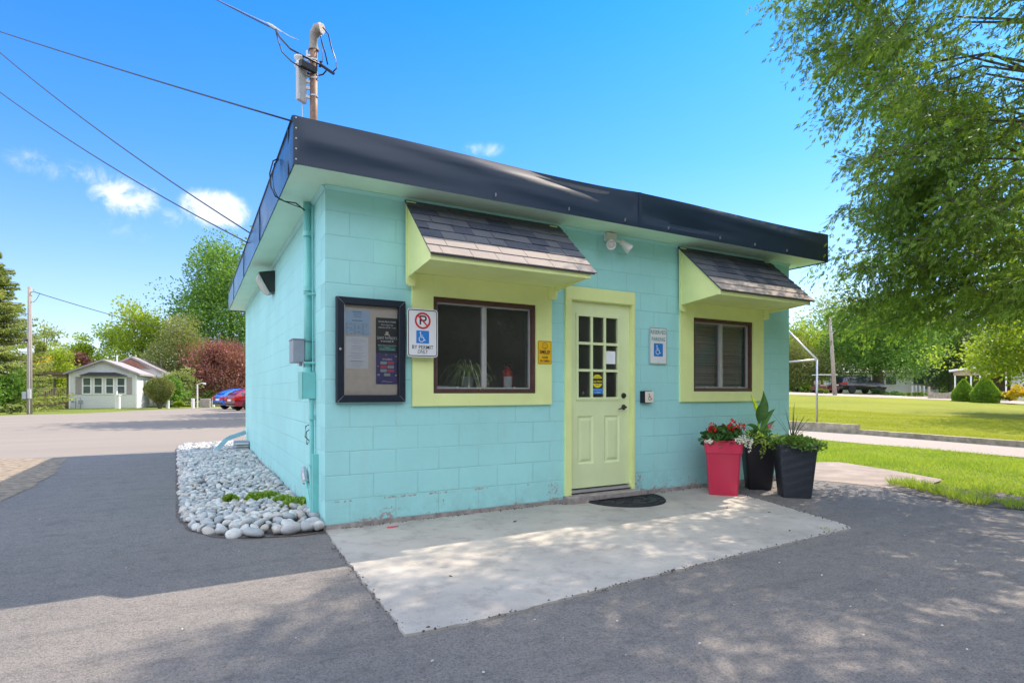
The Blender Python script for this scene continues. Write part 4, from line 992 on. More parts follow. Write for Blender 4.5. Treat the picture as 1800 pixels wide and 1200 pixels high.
m.box(mx - .06, mx - .03, my - .012, my + .012, 4.05, 4.07); m.box(mx - .06, mx - .03, my - .012, my + .012, 4.22, 4.24); m.box(mx - .13, mx - .03, my - .008, my + .008, 4.205, 4.213); m.box(mx - .13, mx - .03, my - .008, my + .008, 4.105, 4.113); m.build('bracket', M['steel'], ms)
m = MB(); m.lathe([(.02, 4.10), (.045, 4.112), (.045, 4.125), (.026, 4.14), (.026, 4.165), (.045, 4.18), (.045, 4.195), (.02, 4.21)], (mx - .125, my, 0), 16); m.build('insulator', M['plastic_white'], ms, smooth=True)
an = thing('flat_antenna', 'white flat panel antenna strapped to the mast', 'antenna', (mx - .1, my, 3.9))
m = MB(); m.bbox(-.055, .055, -.018, .018, 3.78, 4.10, .012); m.xf(Matrix.Translation((mx - .11, my - .02, 0)) @ Matrix.Rotation(R(38), 4, 'Z')); m.build('panel', simple('grey_white_plastic', (.50, .50, .49), .45, var=.06), an)
m = MB()
for z in (3.84, 3.92, 3.98, 4.04): m.box(mx - .10, mx - .034, my - .012, my + .014, z, z + .022)
m.build('bracket', M['plastic_white'], an)
m = MB(); m.tube([(mx - .10, my, 3.78), (mx - .09, my, 3.5), (mx - .06, my - .01, 3.20)], .004, 5); m.build('lead', M['plastic_white'], an)
J1, J2 = dist(538, 124, 5.15), dist(573, 122, 5.2)
jb = thing('cable_splice_block', 'black splice block clamped on the cables in front of the mast', 'splice', J1)
a, b = dist(525, 117, 5.1), dist(552, 131, 5.2)
m = MB(); d = (b - a); m.prism([a, b, b + Vector((0, 0, .055)), a + Vector((0, 0, .055))], Vector((.03, -.05, 0)) * .7); m.build('body', M['cable'], jb)
a, b = dist(562, 113, 5.25), dist(587, 130, 5.25)
jc = thing('cable_splice_bar', 'black splice bar hanging right of the mast', 'splice', a)
m = MB(); m.tube([a, b], .014, 8); m.tube([dist(564, 108, 5.25), dist(562, 118, 5.25)], .012, 6); m.build('body', M['cable'], jc)
def sag(a, b, s, n=24): return [a.lerp(b, k / n) - Vector((0, 0, s * 4 * (k / n) * (1 - k / n))) for k in range(n + 1)]
def cable(label, pts, r=.007, name='service_cable', group=None, mat='cable'):
    o = MB().tube(pts, r, 6).build(name, M[mat], smooth=True); tag(o, label, 'cable', group); return o
w0 = dist(210, -115, 14)
cable('thick black service cable sweeping to the splice left of the mast', sag(w0, dist(484, 52, 5.3), .12)[:-1] + [dist(484, 52, 5.3), dist(492, 66, 5.2), dist(510, 86, 5.15), dist(535, 100, 5.15), dist(562, 113, 5.22)], .0085)
cable('black strand looping under the splice block', [dist(484, 52, 5.3), dist(489, 72, 5.2), dist(496, 92, 5.15), dist(512, 108, 5.12), dist(526, 117, 5.1)], .006)
cable('thin pale neutral wire twisted along the thick service cable', sag(w0 + Vector((0, 0, -.06)), dist(472, 42, 5.3), .12) + [dist(496, 56, 5.3), dist(509, 64, 5.25), dist(524, 71, 5.2)], .004, mat='steel')
tag(MB().tube([dist(470, 40, 5.3), dist(478, 46, 5.3), dist(496, 57, 5.28)], [.004, .016, .005], 8).build('wedge_clamp', M['steel']), 'grey wedge clamp gripping the wire left of the insulator', 'clamp')
cable('black lead arching from the weatherhead down to the splice bar', [dist(567, 48, 5.15), dist(577, 60, 5.2), dist(583, 85, 5.25), dist(590, 105, 5.25), dist(592, 120, 5.25), dist(586, 126, 5.25)], .006)
cable('short black lead dropping straight from the weatherhead', [dist(562, 56, 5.15), dist(566, 75, 5.2), dist(572, 95, 5.22), dist(576, 114, 5.25)], .006)
cable('pale lead dropping from the weatherhead beside the pipe', [dist(563, 56, 5.2), dist(566, 80, 5.25), dist(567, 110, 5.25)], .004, mat='steel')
cable('black lead running from the splice block behind the pipe', [dist(552, 129, 5.2), dist(560, 133, 5.3), dist(568, 131, 5.3), dist(573, 125, 5.25)], .007)
cable('telephone cable running to the front corner of the roof edge', sag(dist(-320, -62, 13), Vector((X0 - .01, Y0 + .05, 3.225)), .10), .0075)
cable('upper twisted cable reaching the left roof edge', sag(dist(-260, -160, 13), Vector((X0 - .01, 3.35, 3.27)), .42), .009)
cable('lower twisted cable reaching the left roof edge', sag(dist(-260, -60, 13), Vector((X0 - .01, 3.63, 3.20)), .42), .009)
cable('black cable looping off the roof edge down under the soffit', [dist(489, 279, 4.95), dist(480, 283, 4.9), dist(474, 305, 4.85), dist(476, 328, 4.8), dist(484, 345, 4.8), dist(500, 354, 4.95), dist(520, 357, 5.1), dist(537, 371, 5.2)], .006)
cable('second black cable beside the looping one', [dist(490, 281, 4.97), dist(482, 288, 4.92), dist(479, 310, 4.85), dist(482, 335, 4.82), dist(490, 350, 4.9), dist(512, 359, 5.1), dist(534, 367, 5.2)], .004)

# downspout by the far end of the stone bed
ds = thing('downspout', 'pale metal downspout elbow reaching over the stones at the rear corner', 'downspout', (-.3, 7.9, 0))
def rect_tube(pts, wd, mat, name, parent):
    m = MB(); 
    rings = []
    for i, p in enumerate(pts):
        p = Vector(p); t = (Vector(pts[min(i + 1, len(pts) - 1)]) - Vector(pts[max(0, i - 1)])).normalized(); s = Vector((0, 1, 0)); u_ = t.cross(s).normalized()
        rings.append([p + s * wd + u_ * wd * .7, p - s * wd + u_ * wd * .7, p - s * wd - u_ * wd * .7, p + s * wd - u_ * wd * .7])
    m.loft(rings); m.build(name, mat, parent)
M['spout'] = simple('pale_sheet_metal', (.40, .55, .62), .35, metal=.3, var=.1)
rect_tube([(-.03, 7.75, .36), (-.33, 7.6, .27), (-.40, 7.55, .23), (-.62, 7.4, .0)], .055, M['spout'], 'spout', ds)
bx = thing('vent_cover', 'louvred grey vent box beside the downspout', 'vent', (-.15, 7.3, 0))
MB().bbox(-.27, -.001, 7.2, 7.5, .0, .22, .008).build('box', M['greybox'], bx)
m = MB()
for k in range(4): m.prism([(-.26, 7.199, .03 + k * .048), (-.26, 7.17, .02 + k * .048), (-.26, 7.199, .055 + k * .048)], (.24, 0, 0))
m.build('louvre', M['alu'], bx)

# ------------------------------------------------------------------ river stones beside the wall
def stone_mesh(seed):
    rd = random.Random(seed); bm = bmesh.new(); bmesh.ops.create_icosphere(bm, subdivisions=2, radius=1)
    s = (rd.uniform(.85, 1.25), rd.uniform(.65, .95), rd.uniform(.45, .7)); ph = [rd.uniform(0, 6) for _ in range(6)]
    cuts = [(Vector((rd.gauss(0, 1), rd.gauss(0, 1), rd.gauss(0, 1))).normalized(), rd.uniform(.66, .88)) for _ in range(7)]
    for v in bm.verts:
        for n_, d_ in cuts:
            e_ = v.co.dot(n_) - d_
            if e_ > 0: v.co -= n_ * e_ * .85
        c = v.co; k = 1.12 + .17 * math.sin(2.4 * c.x + ph[0]) * math.cos(2.1 * c.y + ph[1]) + .11 * math.sin(3.6 * c.z + ph[2] + 2 * c.x) + .05 * math.sin(6 * c.y + ph[3]); k = min(k, 1.12 + .03 * math.sin(5 * c.x + ph[4]))
        v.co = Vector((c.x * s[0] * k, c.y * s[1] * k, c.z * s[2] * k))
    return bm
def stone_mat():
    m, nt, b = newmat('river_stone')
    oi = nt.nodes.new('ShaderNodeObjectInfo'); g = nt.nodes.new('ShaderNodeNewGeometry')
    n = noise(nt, 2.2, 4, .6, coord='Object'); f = noise(nt, 9, 4, .7)
    r = nt.nodes.new('ShaderNodeMath'); r.operation = 'FRACT'
    s = math_(nt, 'ADD', oi.outputs['Random'], g.outputs['Random Per Island']); nt.links.new(s, r.inputs[0])
    rp = nt.nodes.new('ShaderNodeValToRGB'); nt.links.new(r.outputs[0], rp.inputs[0]); els = rp.color_ramp.elements
    els[0].position = 0; els[0].color = (.40, .42, .42, 1); els[1].position = 1; els[1].color = (.56, .53, .48, 1)
    for p, c in ((.2, (.25, .28, .30)), (.4, (.62, .62, .59)), (.6, (.36, .38, .39)), (.78, (.68, .67, .63)), (.88, (.46, .42, .37)), (.95, (.42, .34, .30))): e = els.new(p); e.color = c4(c)
    c = mix(nt, mrange(nt, f.outputs[0], .45, .7, 0, .35), rp.outputs[0], (.56, .56, .54)); c = mix(nt, mrange(nt, n.outputs[0], .5, .7, 0, .3), c, (.20, .22, .23))
    nt.links.new(c, b.inputs['Base Color']); b.inputs['Roughness'].default_value = .75
    bump(nt, b, f.outputs[0], .2, .05); return m
M['stone'] = stone_mat()
M['stone_tan'] = simple('tan_stone', (.30, .22, .14), .8, var=.2, scale=6)
BEDL = [(.02, -.06), (-.03, .15), (0, 9)]
def bed_left(y):                      # left edge of the stone bed
    pts = [(-.03, -.25), (.02, -.42), (.10, -.62), (.25, -.80), (.6, -.98), (1.2, -1.08), (3.4, -1.13), (8.6, -1.25), (9.2, -1.25)]
    for (a, p), (b, q) in zip(pts, pts[1:]):
        if a <= y <= b: return p + (q - p) * (y - a) / (b - a)
    return -1.2
bed = [(-.0, -.06), (-.2, -.07), (-.42, .0), (-.64, .09), (-.82, .22), (-1.0, .58), (-1.1, 1.2), (-1.15, 3.4), (-1.27, 8.6), (-1.2, 8.95), (0, 9.0)]
struct(sheet('stone_bed_soil', M['dirtdark'], jag(bed, .01, .1, 3), .005))
protos = []
for k in range(8):
    bm = stone_mesh(k); me = bpy.data.meshes.new('river_stone'); bm.to_mesh(me); bm.free(); me.materials.append(M['stone'])
    me.polygons.foreach_set('use_smooth', [True] * len(me.polygons)); protos.append(me)
rd = random.Random(77); stones = []
def bed_ok(x, y): return bed_left(y) + .02 < x < -.03 and y > -.03
y = .0
cells = {}
def try_stone(x, y, r):
    for (a, b, c) in stones[-900:]:
        if abs(a - x) < .2 and abs(b - y) < .2 and (a - x) ** 2 + (b - y) ** 2 < ((r + c) * .78) ** 2: return False
    return True
stones_all = []
for k in range(26000):
    y = 9.0 * rd.random() ** 1.25; x = rd.uniform(-1.28, -.03)
    if not bed_ok(x, y): continue
    big = .030 + .045 * max(0, 1 - y / .9) * rd.uniform(.35, 1) + .018 * rd.random() ** 2
    r = big
    cy_ = int(y / .15); cx_ = int(x / .15); ok = True
    for dx in (-1, 0, 1):
        for dy in (-1, 0, 1):
            for (a, b, c) in cells.get((cx_ + dx, cy_ + dy), ()):
                if (a - x) ** 2 + (b - y) ** 2 < ((r + c) * .74) ** 2: ok = False; break
            if not ok: break
        if not ok: break
    if ok: cells.setdefault((cx_, cy_), []).append((x, y, r)); stones_all.append((x, y, r))
# a row of larger stones along the near edge
stones_all.sort(key=lambda s: -(s[2] / (Vector((s[0], s[1], 0)) - CAM).length))
many = MB()
tmpl = []
for me in protos: tmpl.append(([v.co.copy() for v in me.vertices], [tuple(p.vertices) for p in me.polygons]))
def heap(x, y):
    return .035 + .03 * math.sin(3 * x + y) * .5 + .02 * math.sin(y * 2.3)
for i, (x, y, r) in enumerate(stones_all):
    z = heap(x, y) * sm_(0, .15, min(x - bed_left(y), .3)) + r * .35; z += rd.uniform(-.006, .014); rx, ry, rz = rd.uniform(-.75, .75), rd.uniform(-.75, .75), rd.uniform(0, 6.28)
    if i < 299:
        o = bpy.data.objects.new('river_stone', protos[i % 8]); COL.objects.link(o); o.location = (x, y, z); o.rotation_euler = (rx, ry, rz); o.scale = (r, r, r)
        tag(o, 'grey rounded river stone in the nearer part of the bed by the side wall', 'stone', 'river stones beside the side wall')
    else:
        T_ = Matrix.Translation((x, y, z)) @ Matrix.Rotation(rz, 4, 'Z') @ Matrix.Rotation(rx, 4, 'X') @ Matrix.Scale(r * 1.08, 4); vs, fs = tmpl[i % 8]
        many.add([tuple(T_ @ v) for v in vs], fs)
o = many.build('river_stones', M['stone'], smooth=True); tag(o, 'bed of grey river stones running back along the side wall', 'stones', 'river stones beside the side wall', 'stuff')
for (x, y, r, mt, lb) in ((-.10, .035, .062, 'stone', 'large grey stone nearest the building corner'), (-.16, .17, .055, 'stone_tan', 'tan stone beside the corner of the building'), (-.27, .03, .078, 'stone', 'large white oval stone at the front edge of the bed')):
    o = MB(); bm = stone_mesh(int(abs(x) * 100)); T_ = Matrix.Translation((x, y, .05)) @ Matrix.Scale(r, 4)
    for v in bm.verts: v.co = T_ @ v.co
    o.bm(bm); q = o.build('river_stone', M[mt], smooth=True); tag(q, lb, 'stone')

# ------------------------------------------------------------------ foliage generators
def unit(a): return a / np.maximum(np.linalg.norm(a, axis=1, keepdims=True), 1e-9)
def leaf_quads(P, D, N_, Ln, Wd):
    """diamond leaves: base P, direction D, side from normal N_"""
    S = unit(np.cross(D, N_)); Ln = Ln[:, None]; Wd = Wd[:, None]
    a = P; b = P + D * Ln * .45 + S * Wd; c = P + D * Ln; d = P + D * Ln * .45 - S * Wd
    return np.stack([a, b, c, d], 1).reshape(-1, 3)
def crown_pts(rg, c, rad, clumps, per, spread, flat=1.0, hollow=.55):
    """clump centres spread through an uneven ellipsoid, leaves around each clump"""
    d = unit(rg.normal(size=(clumps, 3))); d[:, 2] = np.where(d[:, 2] < -.85, -d[:, 2], d[:, 2])
    rr = rg.uniform(hollow, 1, clumps) ** .7; lump = 1 + .18 * np.sin(d[:, 0] * 4 + rg.uniform(0, 6)) * np.cos(d[:, 2] * 5 + rg.uniform(0, 6)) + rg.normal(0, .07, clumps)
    cc = np.array(c) + d * np.array(rad) * (rr * lump)[:, None]
    cs = spread * rg.uniform(.6, 1.3, clumps); idx = np.repeat(np.arange(clumps), per)
    off = rg.normal(size=(len(idx), 3)); ol_ = np.linalg.norm(off, axis=1, keepdims=True); off = off / ol_ * np.minimum(ol_, 1.75); off[:, 2] *= .7 * flat
    P = cc[idx] + off * cs[idx][:, None] * .55
    return P, unit(off + d[idx] * .8 + np.array([0, 0, .1])), cc, d
def broadleaf(name, label, px, t, ytop, ybot, wpx, mat, bark, seed, clumps=70, per=90, leaf=.22, cat='tree', group=None, trunk_y=None, hollow=.45, shape=1.0, trunk_r=.2, pos=None):
    """px bearing, t depth; ytop/ybot crown limits and wpx crown width as they subtend from the drive"""
    rg = np.random.default_rng(seed); base = pos if pos is not None else spot(px, t)
    z1 = CAM.z + (HOR - ytop) / F_PX * t; z0 = CAM.z + (HOR - ybot) / F_PX * t; rx = wpx / F_PX * t / 2
    z0 = max(z0, base.z + .05)
    T_ = thing(name, label, cat, tuple(base), group)
    c = (base.x, base.y, (z0 + z1) / 2); rad = (rx * .9, rx * .9, (z1 - z0) / 2 * .92)
    sp = min(rx, (z1 - z0) / 2) * .42
    if leaf > .18: leaf *= .74; per = int(per * 1.7)
    P, D, cc, dd = crown_pts(rg, c, rad, clumps, per, sp, hollow=hollow)
    D = unit(D + rg.normal(0, .6, D.shape)); Nn = unit(rg.normal(size=D.shape) + np.array([0, 0, .8]))
    l = leaf * rg.uniform(.6, 1.3, len(P)); V = leaf_quads(P, D, Nn, l, l * .36)
    npmesh('crown', V, 4, mat, T_, tuple(base))
    m = MB(); top = Vector((c[0], c[1], c[2] + rad[2] * .4)); b = Vector(base) - Vector((0, 0, .1))
    if trunk_r:
        mid = b.lerp(top, .5) + Vector((rg.uniform(-.2, .2), rg.uniform(-.2, .2), 0)) * rx * .3
        m.tube([b, b.lerp(mid, .5), mid, mid.lerp(top, .5), top], [trunk_r * 1.25, trunk_r, trunk_r * .75, trunk_r * .5, trunk_r * .15], 8)
        for k in range(min(18, clumps // 3)):
            e = Vector(cc[k * 3 % len(cc)]); s = b.lerp(top, rg.uniform(.35, .75)); h = s.lerp(e, .5) + Vector((0, 0, -.08 * rx)); m.tube([s, h, e], [trunk_r * .3, trunk_r * .18, trunk_r * .05], 5)
        m.build('trunk', bark, T_, smooth=True)
    return T_
BK = M['bark'] = bark_mat('bark', (.075, .06, .045), (.15, .125, .10))
LM = {}
def lm(k, *a, **kw):
    if k not in LM: LM[k] = leaf_mat('leaf_' + k, *a, **kw)
    return LM[k]
GM = lm('green', (.075, .125, .022), (.13, .20, .03), (.20, .28, .05), .35, .35, 3)
YG = lm('yellowgreen', (.15, .21, .02), (.24, .31, .035), (.36, .42, .07), .42, .35, 3)
OL = lm('olive', (.12, .14, .045), (.18, .20, .065), (.28, .29, .12), .3, .5, 4)
DK = lm('dark', (.035, .065, .025), (.06, .10, .03), (.09, .14, .04), .25, .4, 3)
BU = lm('burgundy', (.12, .045, .045), (.21, .085, .075), (.36, .18, .15), .3, .7, 4)
MG = lm('midgreen', (.065, .14, .03), (.12, .22, .04), (.20, .31, .06), .4, .4, 4)
GO = lm('golden', (.48, .36, .02), (.62, .45, .03), (.75, .60, .08), .3, 1, 6)
PG = lm('palegreen', (.16, .20, .07), (.25, .29, .11), (.38, .42, .2), .35, .6, 5)

# left side, from far to near
tr = 'trees beyond the parking lot'
broadleaf('maple_tree', 'tall full green maple rising beside the left roof edge', 404, 63, 428, 712, 172, MG, BK, 21, 210, 130, .34, group=tr, hollow=.5, trunk_r=.35)
broadleaf('maple_tree', 'broad yellow green tree behind the right end of the mobile home', 248, 62, 532, 716, 124, YG, BK, 22, 80, 110, .34, group=tr, hollow=.3, trunk_r=.3)
broadleaf('ash_tree', 'mid green tree left of the olive one behind the mobile home roof', 215, 66, 572, 716, 70, MG, BK, 23, 40, 90, .34, group=tr, trunk_r=.2)
broadleaf('willow_tree', 'grey olive conical tree right of the mobile home', 318, 52, 545, 712, 100, OL, BK, 24, 90, 120, .2, group=tr, hollow=.3)
broadleaf('maple_tree', 'round green tree left of the mobile home roof peak', 141, 64, 590, 715, 66, YG, BK, 25, 44, 90, .32, group=tr)
broadleaf('ash_tree', 'thin airy tree standing just right of the left utility pole', 82, 58, 553, 690, 52, PG, BK, 26, 26, 40, .3, group=tr, hollow=.2)
broadleaf('hedge_tree', 'bright yellow green bushy tree behind the wooden porch', 88, 50, 612, 718, 90, YG, BK, 27, 60, 100, .26, group=tr)
broadleaf('hedge_tree', 'low yellow green tree peeking between roof and trees', 183, 62, 642, 715, 60, YG, BK, 28, 30, 80, .3, group=tr)
broadleaf('plum_tree', 'small dark purple tree showing above the left end of the mobile home roof', 133, 56, 617, 690, 62, BU, BK, 29, 30, 90, .28, group=tr)
broadleaf('plum_tree', 'wide burgundy leaved tree behind the parked blue car', 386, 51, 600, 709, 132, BU, BK, 30, 130, 140, .17, group=tr, hollow=.3)
broadleaf('plum_tree', 'dark burgundy tree touching the wall edge above the red car', 452, 54, 648, 715, 80, BU, BK, 31, 50, 100, .2, group=tr, hollow=.3)
sb = 'shrubs along the lot edge'
broadleaf('shrub', 'loose pale green shrub right of the round clipped bush', 316, 47, 646, 712, 56, PG, BK, 32, 60, 110, .15, 'shrub', sb, hollow=.2, trunk_r=0)
broadleaf('shrub', 'taller green shrub behind the white bollards', 300, 45.5, 662, 715, 60, MG, BK, 33, 50, 100, .16, 'shrub', sb, hollow=.2, trunk_r=0)
broadleaf('shrub', 'tiny light green shrub beside the grey marker stone', 408, 45, 695, 716, 22, YG, BK, 34, 16, 60, .12, 'shrub', sb, hollow=.1, trunk_r=0)
broadleaf('shrub', 'low green shrub at the foot of the left utility pole', 26, 31, 712, 730, 34, PG, BK, 35, 24, 90, .12, 'shrub', sb, hollow=.1, trunk_r=0)
broadleaf('shrub', 'small low green plant between the two white bollards', 316, 43, 704, 717, 18, YG, BK, 36, 12, 60, .12, 'shrub', sb, hollow=.1, trunk_r=0)
broadleaf('shrub', 'golden orange bush glowing beside the left utility pole', 60, 45, 622, 654, 56, GO, BK, 37, 14, 36, .16, 'shrub', sb, hollow=.2, trunk_r=.05)
# vase-shaped clipped bush
def vase_bush():
    t = 41; b = spot(281, t); T_ = thing('clipped_bush', 'clipped round topped bush narrowing to bare stems beside the mobile home', 'shrub', tuple(b)); rg = np.random.default_rng(5)
    z1 = CAM.z + (HOR - 664.5) / F_PX * t; H = z1 - b.z; R_ = .95
    n = 9000; u = rg.random(n); zz = .22 + .78 * u; prof = np.where(zz < .62, .28 + .72 * ((zz - .22) / .40) ** .8, np.sqrt(np.maximum(0, 1 - ((zz - .62) / .40) ** 2)) * .98 + .02)
    q = rg.uniform(0, 2 * PI, n); rr = prof * R_ * (1 - .25 * rg.random(n) ** 2) * (1 + .05 * np.sin(5 * q + 8 * zz))
    P = np.stack([b.x + rr * np.cos(q), b.y + rr * np.sin(q), b.z + zz * H], 1); D = unit(np.stack([np.cos(q), np.sin(q), (zz - .4) * 2], 1) + rg.normal(0, .7, (n, 3)))
    l = .09 * rg.uniform(.6, 1.3, n); npmesh('foliage', leaf_quads(P, D, unit(rg.normal(size=(n, 3))), l, l * .4), 4, OL, T_, tuple(b))
    for k in range(14):
        q = k * 2.4; m = MB(); m.tube([(b.x + .08 * math.cos(q), b.y + .08 * math.sin(q), b.z - .05), (b.x + .3 * math.cos(q), b.y + .3 * math.sin(q), b.z + .6), (b.x + .7 * math.cos(q), b.y + .7 * math.sin(q), b.z + 1.4)], [.03, .022, .01], 5); m.build('stem', BK, T_)
vase_bush()

# conifer at the far left: tiers of drooping boughs
def spruce(px, t, ytop, wpx, seed, label, mat, pos=None):
    rg = np.random.default_rng(seed); b = spot(px, t); z1 = CAM.z + (HOR - ytop) / F_PX * t; H = z1 - b.z; R_ = wpx / F_PX * t / 2
    T_ = thing('spruce_tree', label, 'tree', tuple(b)); Ps, Ds, ln = [], [], []; m = MB(); m.tube([tuple(b - Vector((0, 0, .1))), (b.x, b.y, b.z + H * .97)], [.2, .02], 8)
    for k in range(420):
        f = rg.random() ** .85; z = b.z + H * (.03 + .95 * f); L_ = R_ * (1 - f) ** .8 * rg.uniform(.65, 1.1) + .12; q = rg.uniform(0, 2 * PI); o = np.array([math.cos(q), math.sin(q), 0]); s = np.array([-o[1], o[0], 0])
        end = None
        for j in range(22):
            u = (j + 1) / 22; p = np.array([b.x, b.y, z]) + o * L_ * u + np.array([0, 0, -L_ * .42 * u + L_ * .34 * u * u]); end = p
            w_ = .30 * L_ * (1 - u * .75)
            for r_ in range(12):
                v = rg.uniform(-1, 1); Ps.append(p + s * v * w_ + np.array([0, 0, -abs(v) * .10 - rg.random() * .10])); Ds.append(o * .8 + s * np.sign(v) * .6 + np.array([0, 0, -.45]) + rg.normal(0, .3, 3)); ln.append(.17 * rg.uniform(.6, 1.2))
        m.tube([(b.x, b.y, z), tuple(np.array([b.x, b.y, z]) + o * L_ * .5 + np.array([0, 0, -L_ * .13])), tuple(end)], [.035, .02, .006], 4)
    P = np.array(Ps); D = unit(np.array(Ds)); l = np.array(ln); npmesh('crown', leaf_quads(P, D, unit(rg.normal(size=P.shape) + np.array([0, 0, 1.])), l, l * .17), 4, mat, T_, tuple(b)); m.build('trunk', BK, T_)
SPM = lm('spruce', (.11, .16, .04), (.22, .26, .06), (.38, .38, .10), .35, .8, 3)
spruce(-22, 34.5, 410, 235, 3, 'drooping yellow tipped spruce cut by the left edge of the view', SPM)
spruce(72, 47, 596, 46, 4, 'smaller spruce between the left utility pole and the porch', SPM)
broadleaf('shrub', 'leafy bush in front of the spruce left of the utility pole', 8, 33.5, 650, 725, 90, MG, BK, 38, 40, 90, .15, 'shrub', sb, hollow=.2, trunk_r=0)

# right side beyond the lawn
tg = 'trees across the far road'
broadleaf('maple_tree', 'large spreading green maple over the parked dark car', 1545, 58, 524, 672, 205, MG, BK, 41, 170, 130, .30, group=tg, hollow=.35, trunk_r=.5)
broadleaf('maple_tree', 'yellow green tree showing just right of the wall corner', 1400, 66, 556, 700, 120, YG, BK, 42, 70, 110, .32, group=tg, hollow=.3)
broadleaf('locust_tree', 'tall airy pale tree rising above the leaning pole', 1468, 72, 496, 690, 140, PG, BK, 43, 60, 60, .36, group=tg, hollow=.15)
broadleaf('thicket', 'dense dark olive thicket behind the pipe frame', 1410, 60, 598, 695, 130, OL, BK, 44, 90, 120, .22, 'thicket', tg, hollow=.2, trunk_r=0)
broadleaf('spruce_mass', 'dark green trees in the shade left of the white carport', 1672, 62, 556, 697, 130, DK, BK, 45, 110, 110, .26, 'tree', tg, hollow=.3)
broadleaf('oak_tree', 'dark tree behind the white carport on the right', 1800, 66, 520, 680, 190, DK, BK, 46, 120, 110, .3, 'tree', tg, hollow=.3)
broadleaf('oak_tree', 'dim green tree filling the gap behind the large maple', 1600, 74, 520, 690, 180, GM, BK, 47, 130, 110, .36, 'tree', tg, hollow=.3)
broadleaf('maple_tree', 'bright yellow green tree reaching in from the right over the lawn', 1865, 24, 545, 684, 370, YG, BK, 48, 270, 95, .13, group=tg, hollow=.25, trunk_r=.16)
lg = 'low shrubs along the far road'
for i, (px, t, yt, wp, mt, lb) in enumerate(((1445, 50, 684, 30, GM, 'low green shrub left of the small buggy'), (1542, 53, 683, 24, DK, 'dark round shrub by the foot of the large maple'), (1572, 49, 688, 50, MG, 'low ground shrub right of the parked dark car'),
        (1610, 47, 689, 50, GM, 'low shrub strip left of the wooden gate'), (1768, 37, 690, 44, OL, 'low olive shrub strip right of the cone hedges'), (1795, 36, 678, 46, GO, 'bright golden shrub at the right edge by the road'))):
    broadleaf('low_shrub', lb, px, t, yt, 704, wp, mt, BK, 60 + i, 22, 100, .10, 'shrub', lg, hollow=.1, trunk_r=0)
def cone_hedge(px, t, ytop, wpx, label, seed):
    rg = np.random.default_rng(seed); b = spot(px, t); b.z += .1; z1 = CAM.z + (HOR - ytop) / F_PX * t; H = z1 - b.z; R_ = wpx / F_PX * t / 2
    n = 12000; zz = rg.random(n); prof = np.where(zz < .3, .92 + .08 * zz / .3, 1 - ((zz - .3) / .7) ** 1.35 * .97); q = rg.uniform(0, 2 * PI, n); rr = prof * R_ * (1 - .12 * rg.random(n) ** 2) * (1 + .03 * np.sin(6 * q + 9 * zz))
    P = np.stack([b.x + rr * np.cos(q), b.y + rr * np.sin(q), b.z + zz * H], 1); D = unit(np.stack([np.cos(q), np.sin(q), .5 + 0 * q], 1) + rg.normal(0, .6, (n, 3))); l = .075 * rg.uniform(.6, 1.3, n)
    T_ = thing('cone_hedge', label, 'hedge', tuple(b), 'clipped cone hedges by the carport'); npmesh('foliage', leaf_quads(P, D, unit(rg.normal(size=(n, 3))), l, l * .4), 4, lm('hedge', (.12, .22, .03), (.20, .31, .04), (.30, .42, .06), .4, .5, 5), T_, tuple(b))
    m = MB(); m.lathe([(R_ * .8, 0), (R_ * .86, H * .3), (R_ * .6, H * .62), (.02, H * .93)], tuple(b), 14); m.build('core', DK, T_)
cone_hedge(1694, 39, 667, 33, 'pointed clipped cone hedge left of the pair by the carport', 1); cone_hedge(1732, 37.5, 661, 40, 'wider clipped hedge with a pointed top right of the other cone', 2)
# distant woods closing both sides
def woods(name, label, pxa, pxb, t, ytop, ybot, n, mat, seed, leaf=.5):
    rg = np.random.default_rng(seed); P = []
    for k in range(n):
        px = rg.uniform(pxa, pxb); tt = t * rg.uniform(.95, 1.12); top = ytop + 10 * math.sin(px * .09) + 8 * math.sin(px * .037 + 1) + 4 * math.sin(px * .31); y = top + (ybot - top) * rg.random() ** 1.1; P.append(tuple(dist(px, y, tt)))
    P = np.array(P); l = leaf * rg.uniform(.6, 1.4, n); o = npmesh(name, leaf_quads(P, unit(rg.normal(size=(n, 3))), unit(rg.normal(size=(n, 3))), l, l * .4), 4, mat); tag(o, label, 'woods', kind='stuff')
woods('distant_woods', 'green band of distant woods behind the mobile home', -120, 500, 80, 652, 716, 26000, MG, 301)
woods('distant_woods', 'green band of distant woods beyond the far road', 1250, 2050, 92, 596, 702, 60000, GM, 302, .55)
# trees that only show by the shade they throw
broadleaf('shade_tree', 'full green tree standing behind the office', 0, 0, 0, 0, 0, GM, BK, 70, 10, 10, pos=Vector((9, 24, 0))) if False else None
def worldtree(name, label, x, y, z0, z1, r, mat, seed, clumps=80, per=90, leaf=.25, tr_=.22):
    rg = np.random.default_rng(seed); T_ = thing(name, label, 'tree', (x, y, terr(x, y))); c = (x, y, (z0 + z1) / 2)
    P, D, cc, dd = crown_pts(rg, c, (r * .9, r * .9, (z1 - z0) / 2 * .9), clumps, per, min(r, (z1 - z0) / 2) * .45, hollow=.3); D = unit(D + rg.normal(0, .6, D.shape)); l = leaf * rg.uniform(.6, 1.3, len(P))
    npmesh('crown', leaf_quads(P, D, unit(rg.normal(size=D.shape) + np.array([0, 0, .8])), l, l * .36), 4, mat, T_, (x, y, terr(x, y)))
    MB().tube([(x, y, -.1), (x + .1, y, z0 + .5), (x, y + .1, (z0 + z1) / 2 + r * .3)], [tr_, tr_ * .8, tr_ * .2], 8).build('trunk', BK, T_)
worldtree('shade_tree', 'full green tree standing behind the office', 5.6, 21.0, 1.2, 10.2, 3.4, GM, 71, 120, 110)
worldtree('shade_tree', 'second green tree further behind the office', 8.6, 28.5, 1.0, 10.5, 4.0, GM, 72, 120, 110)
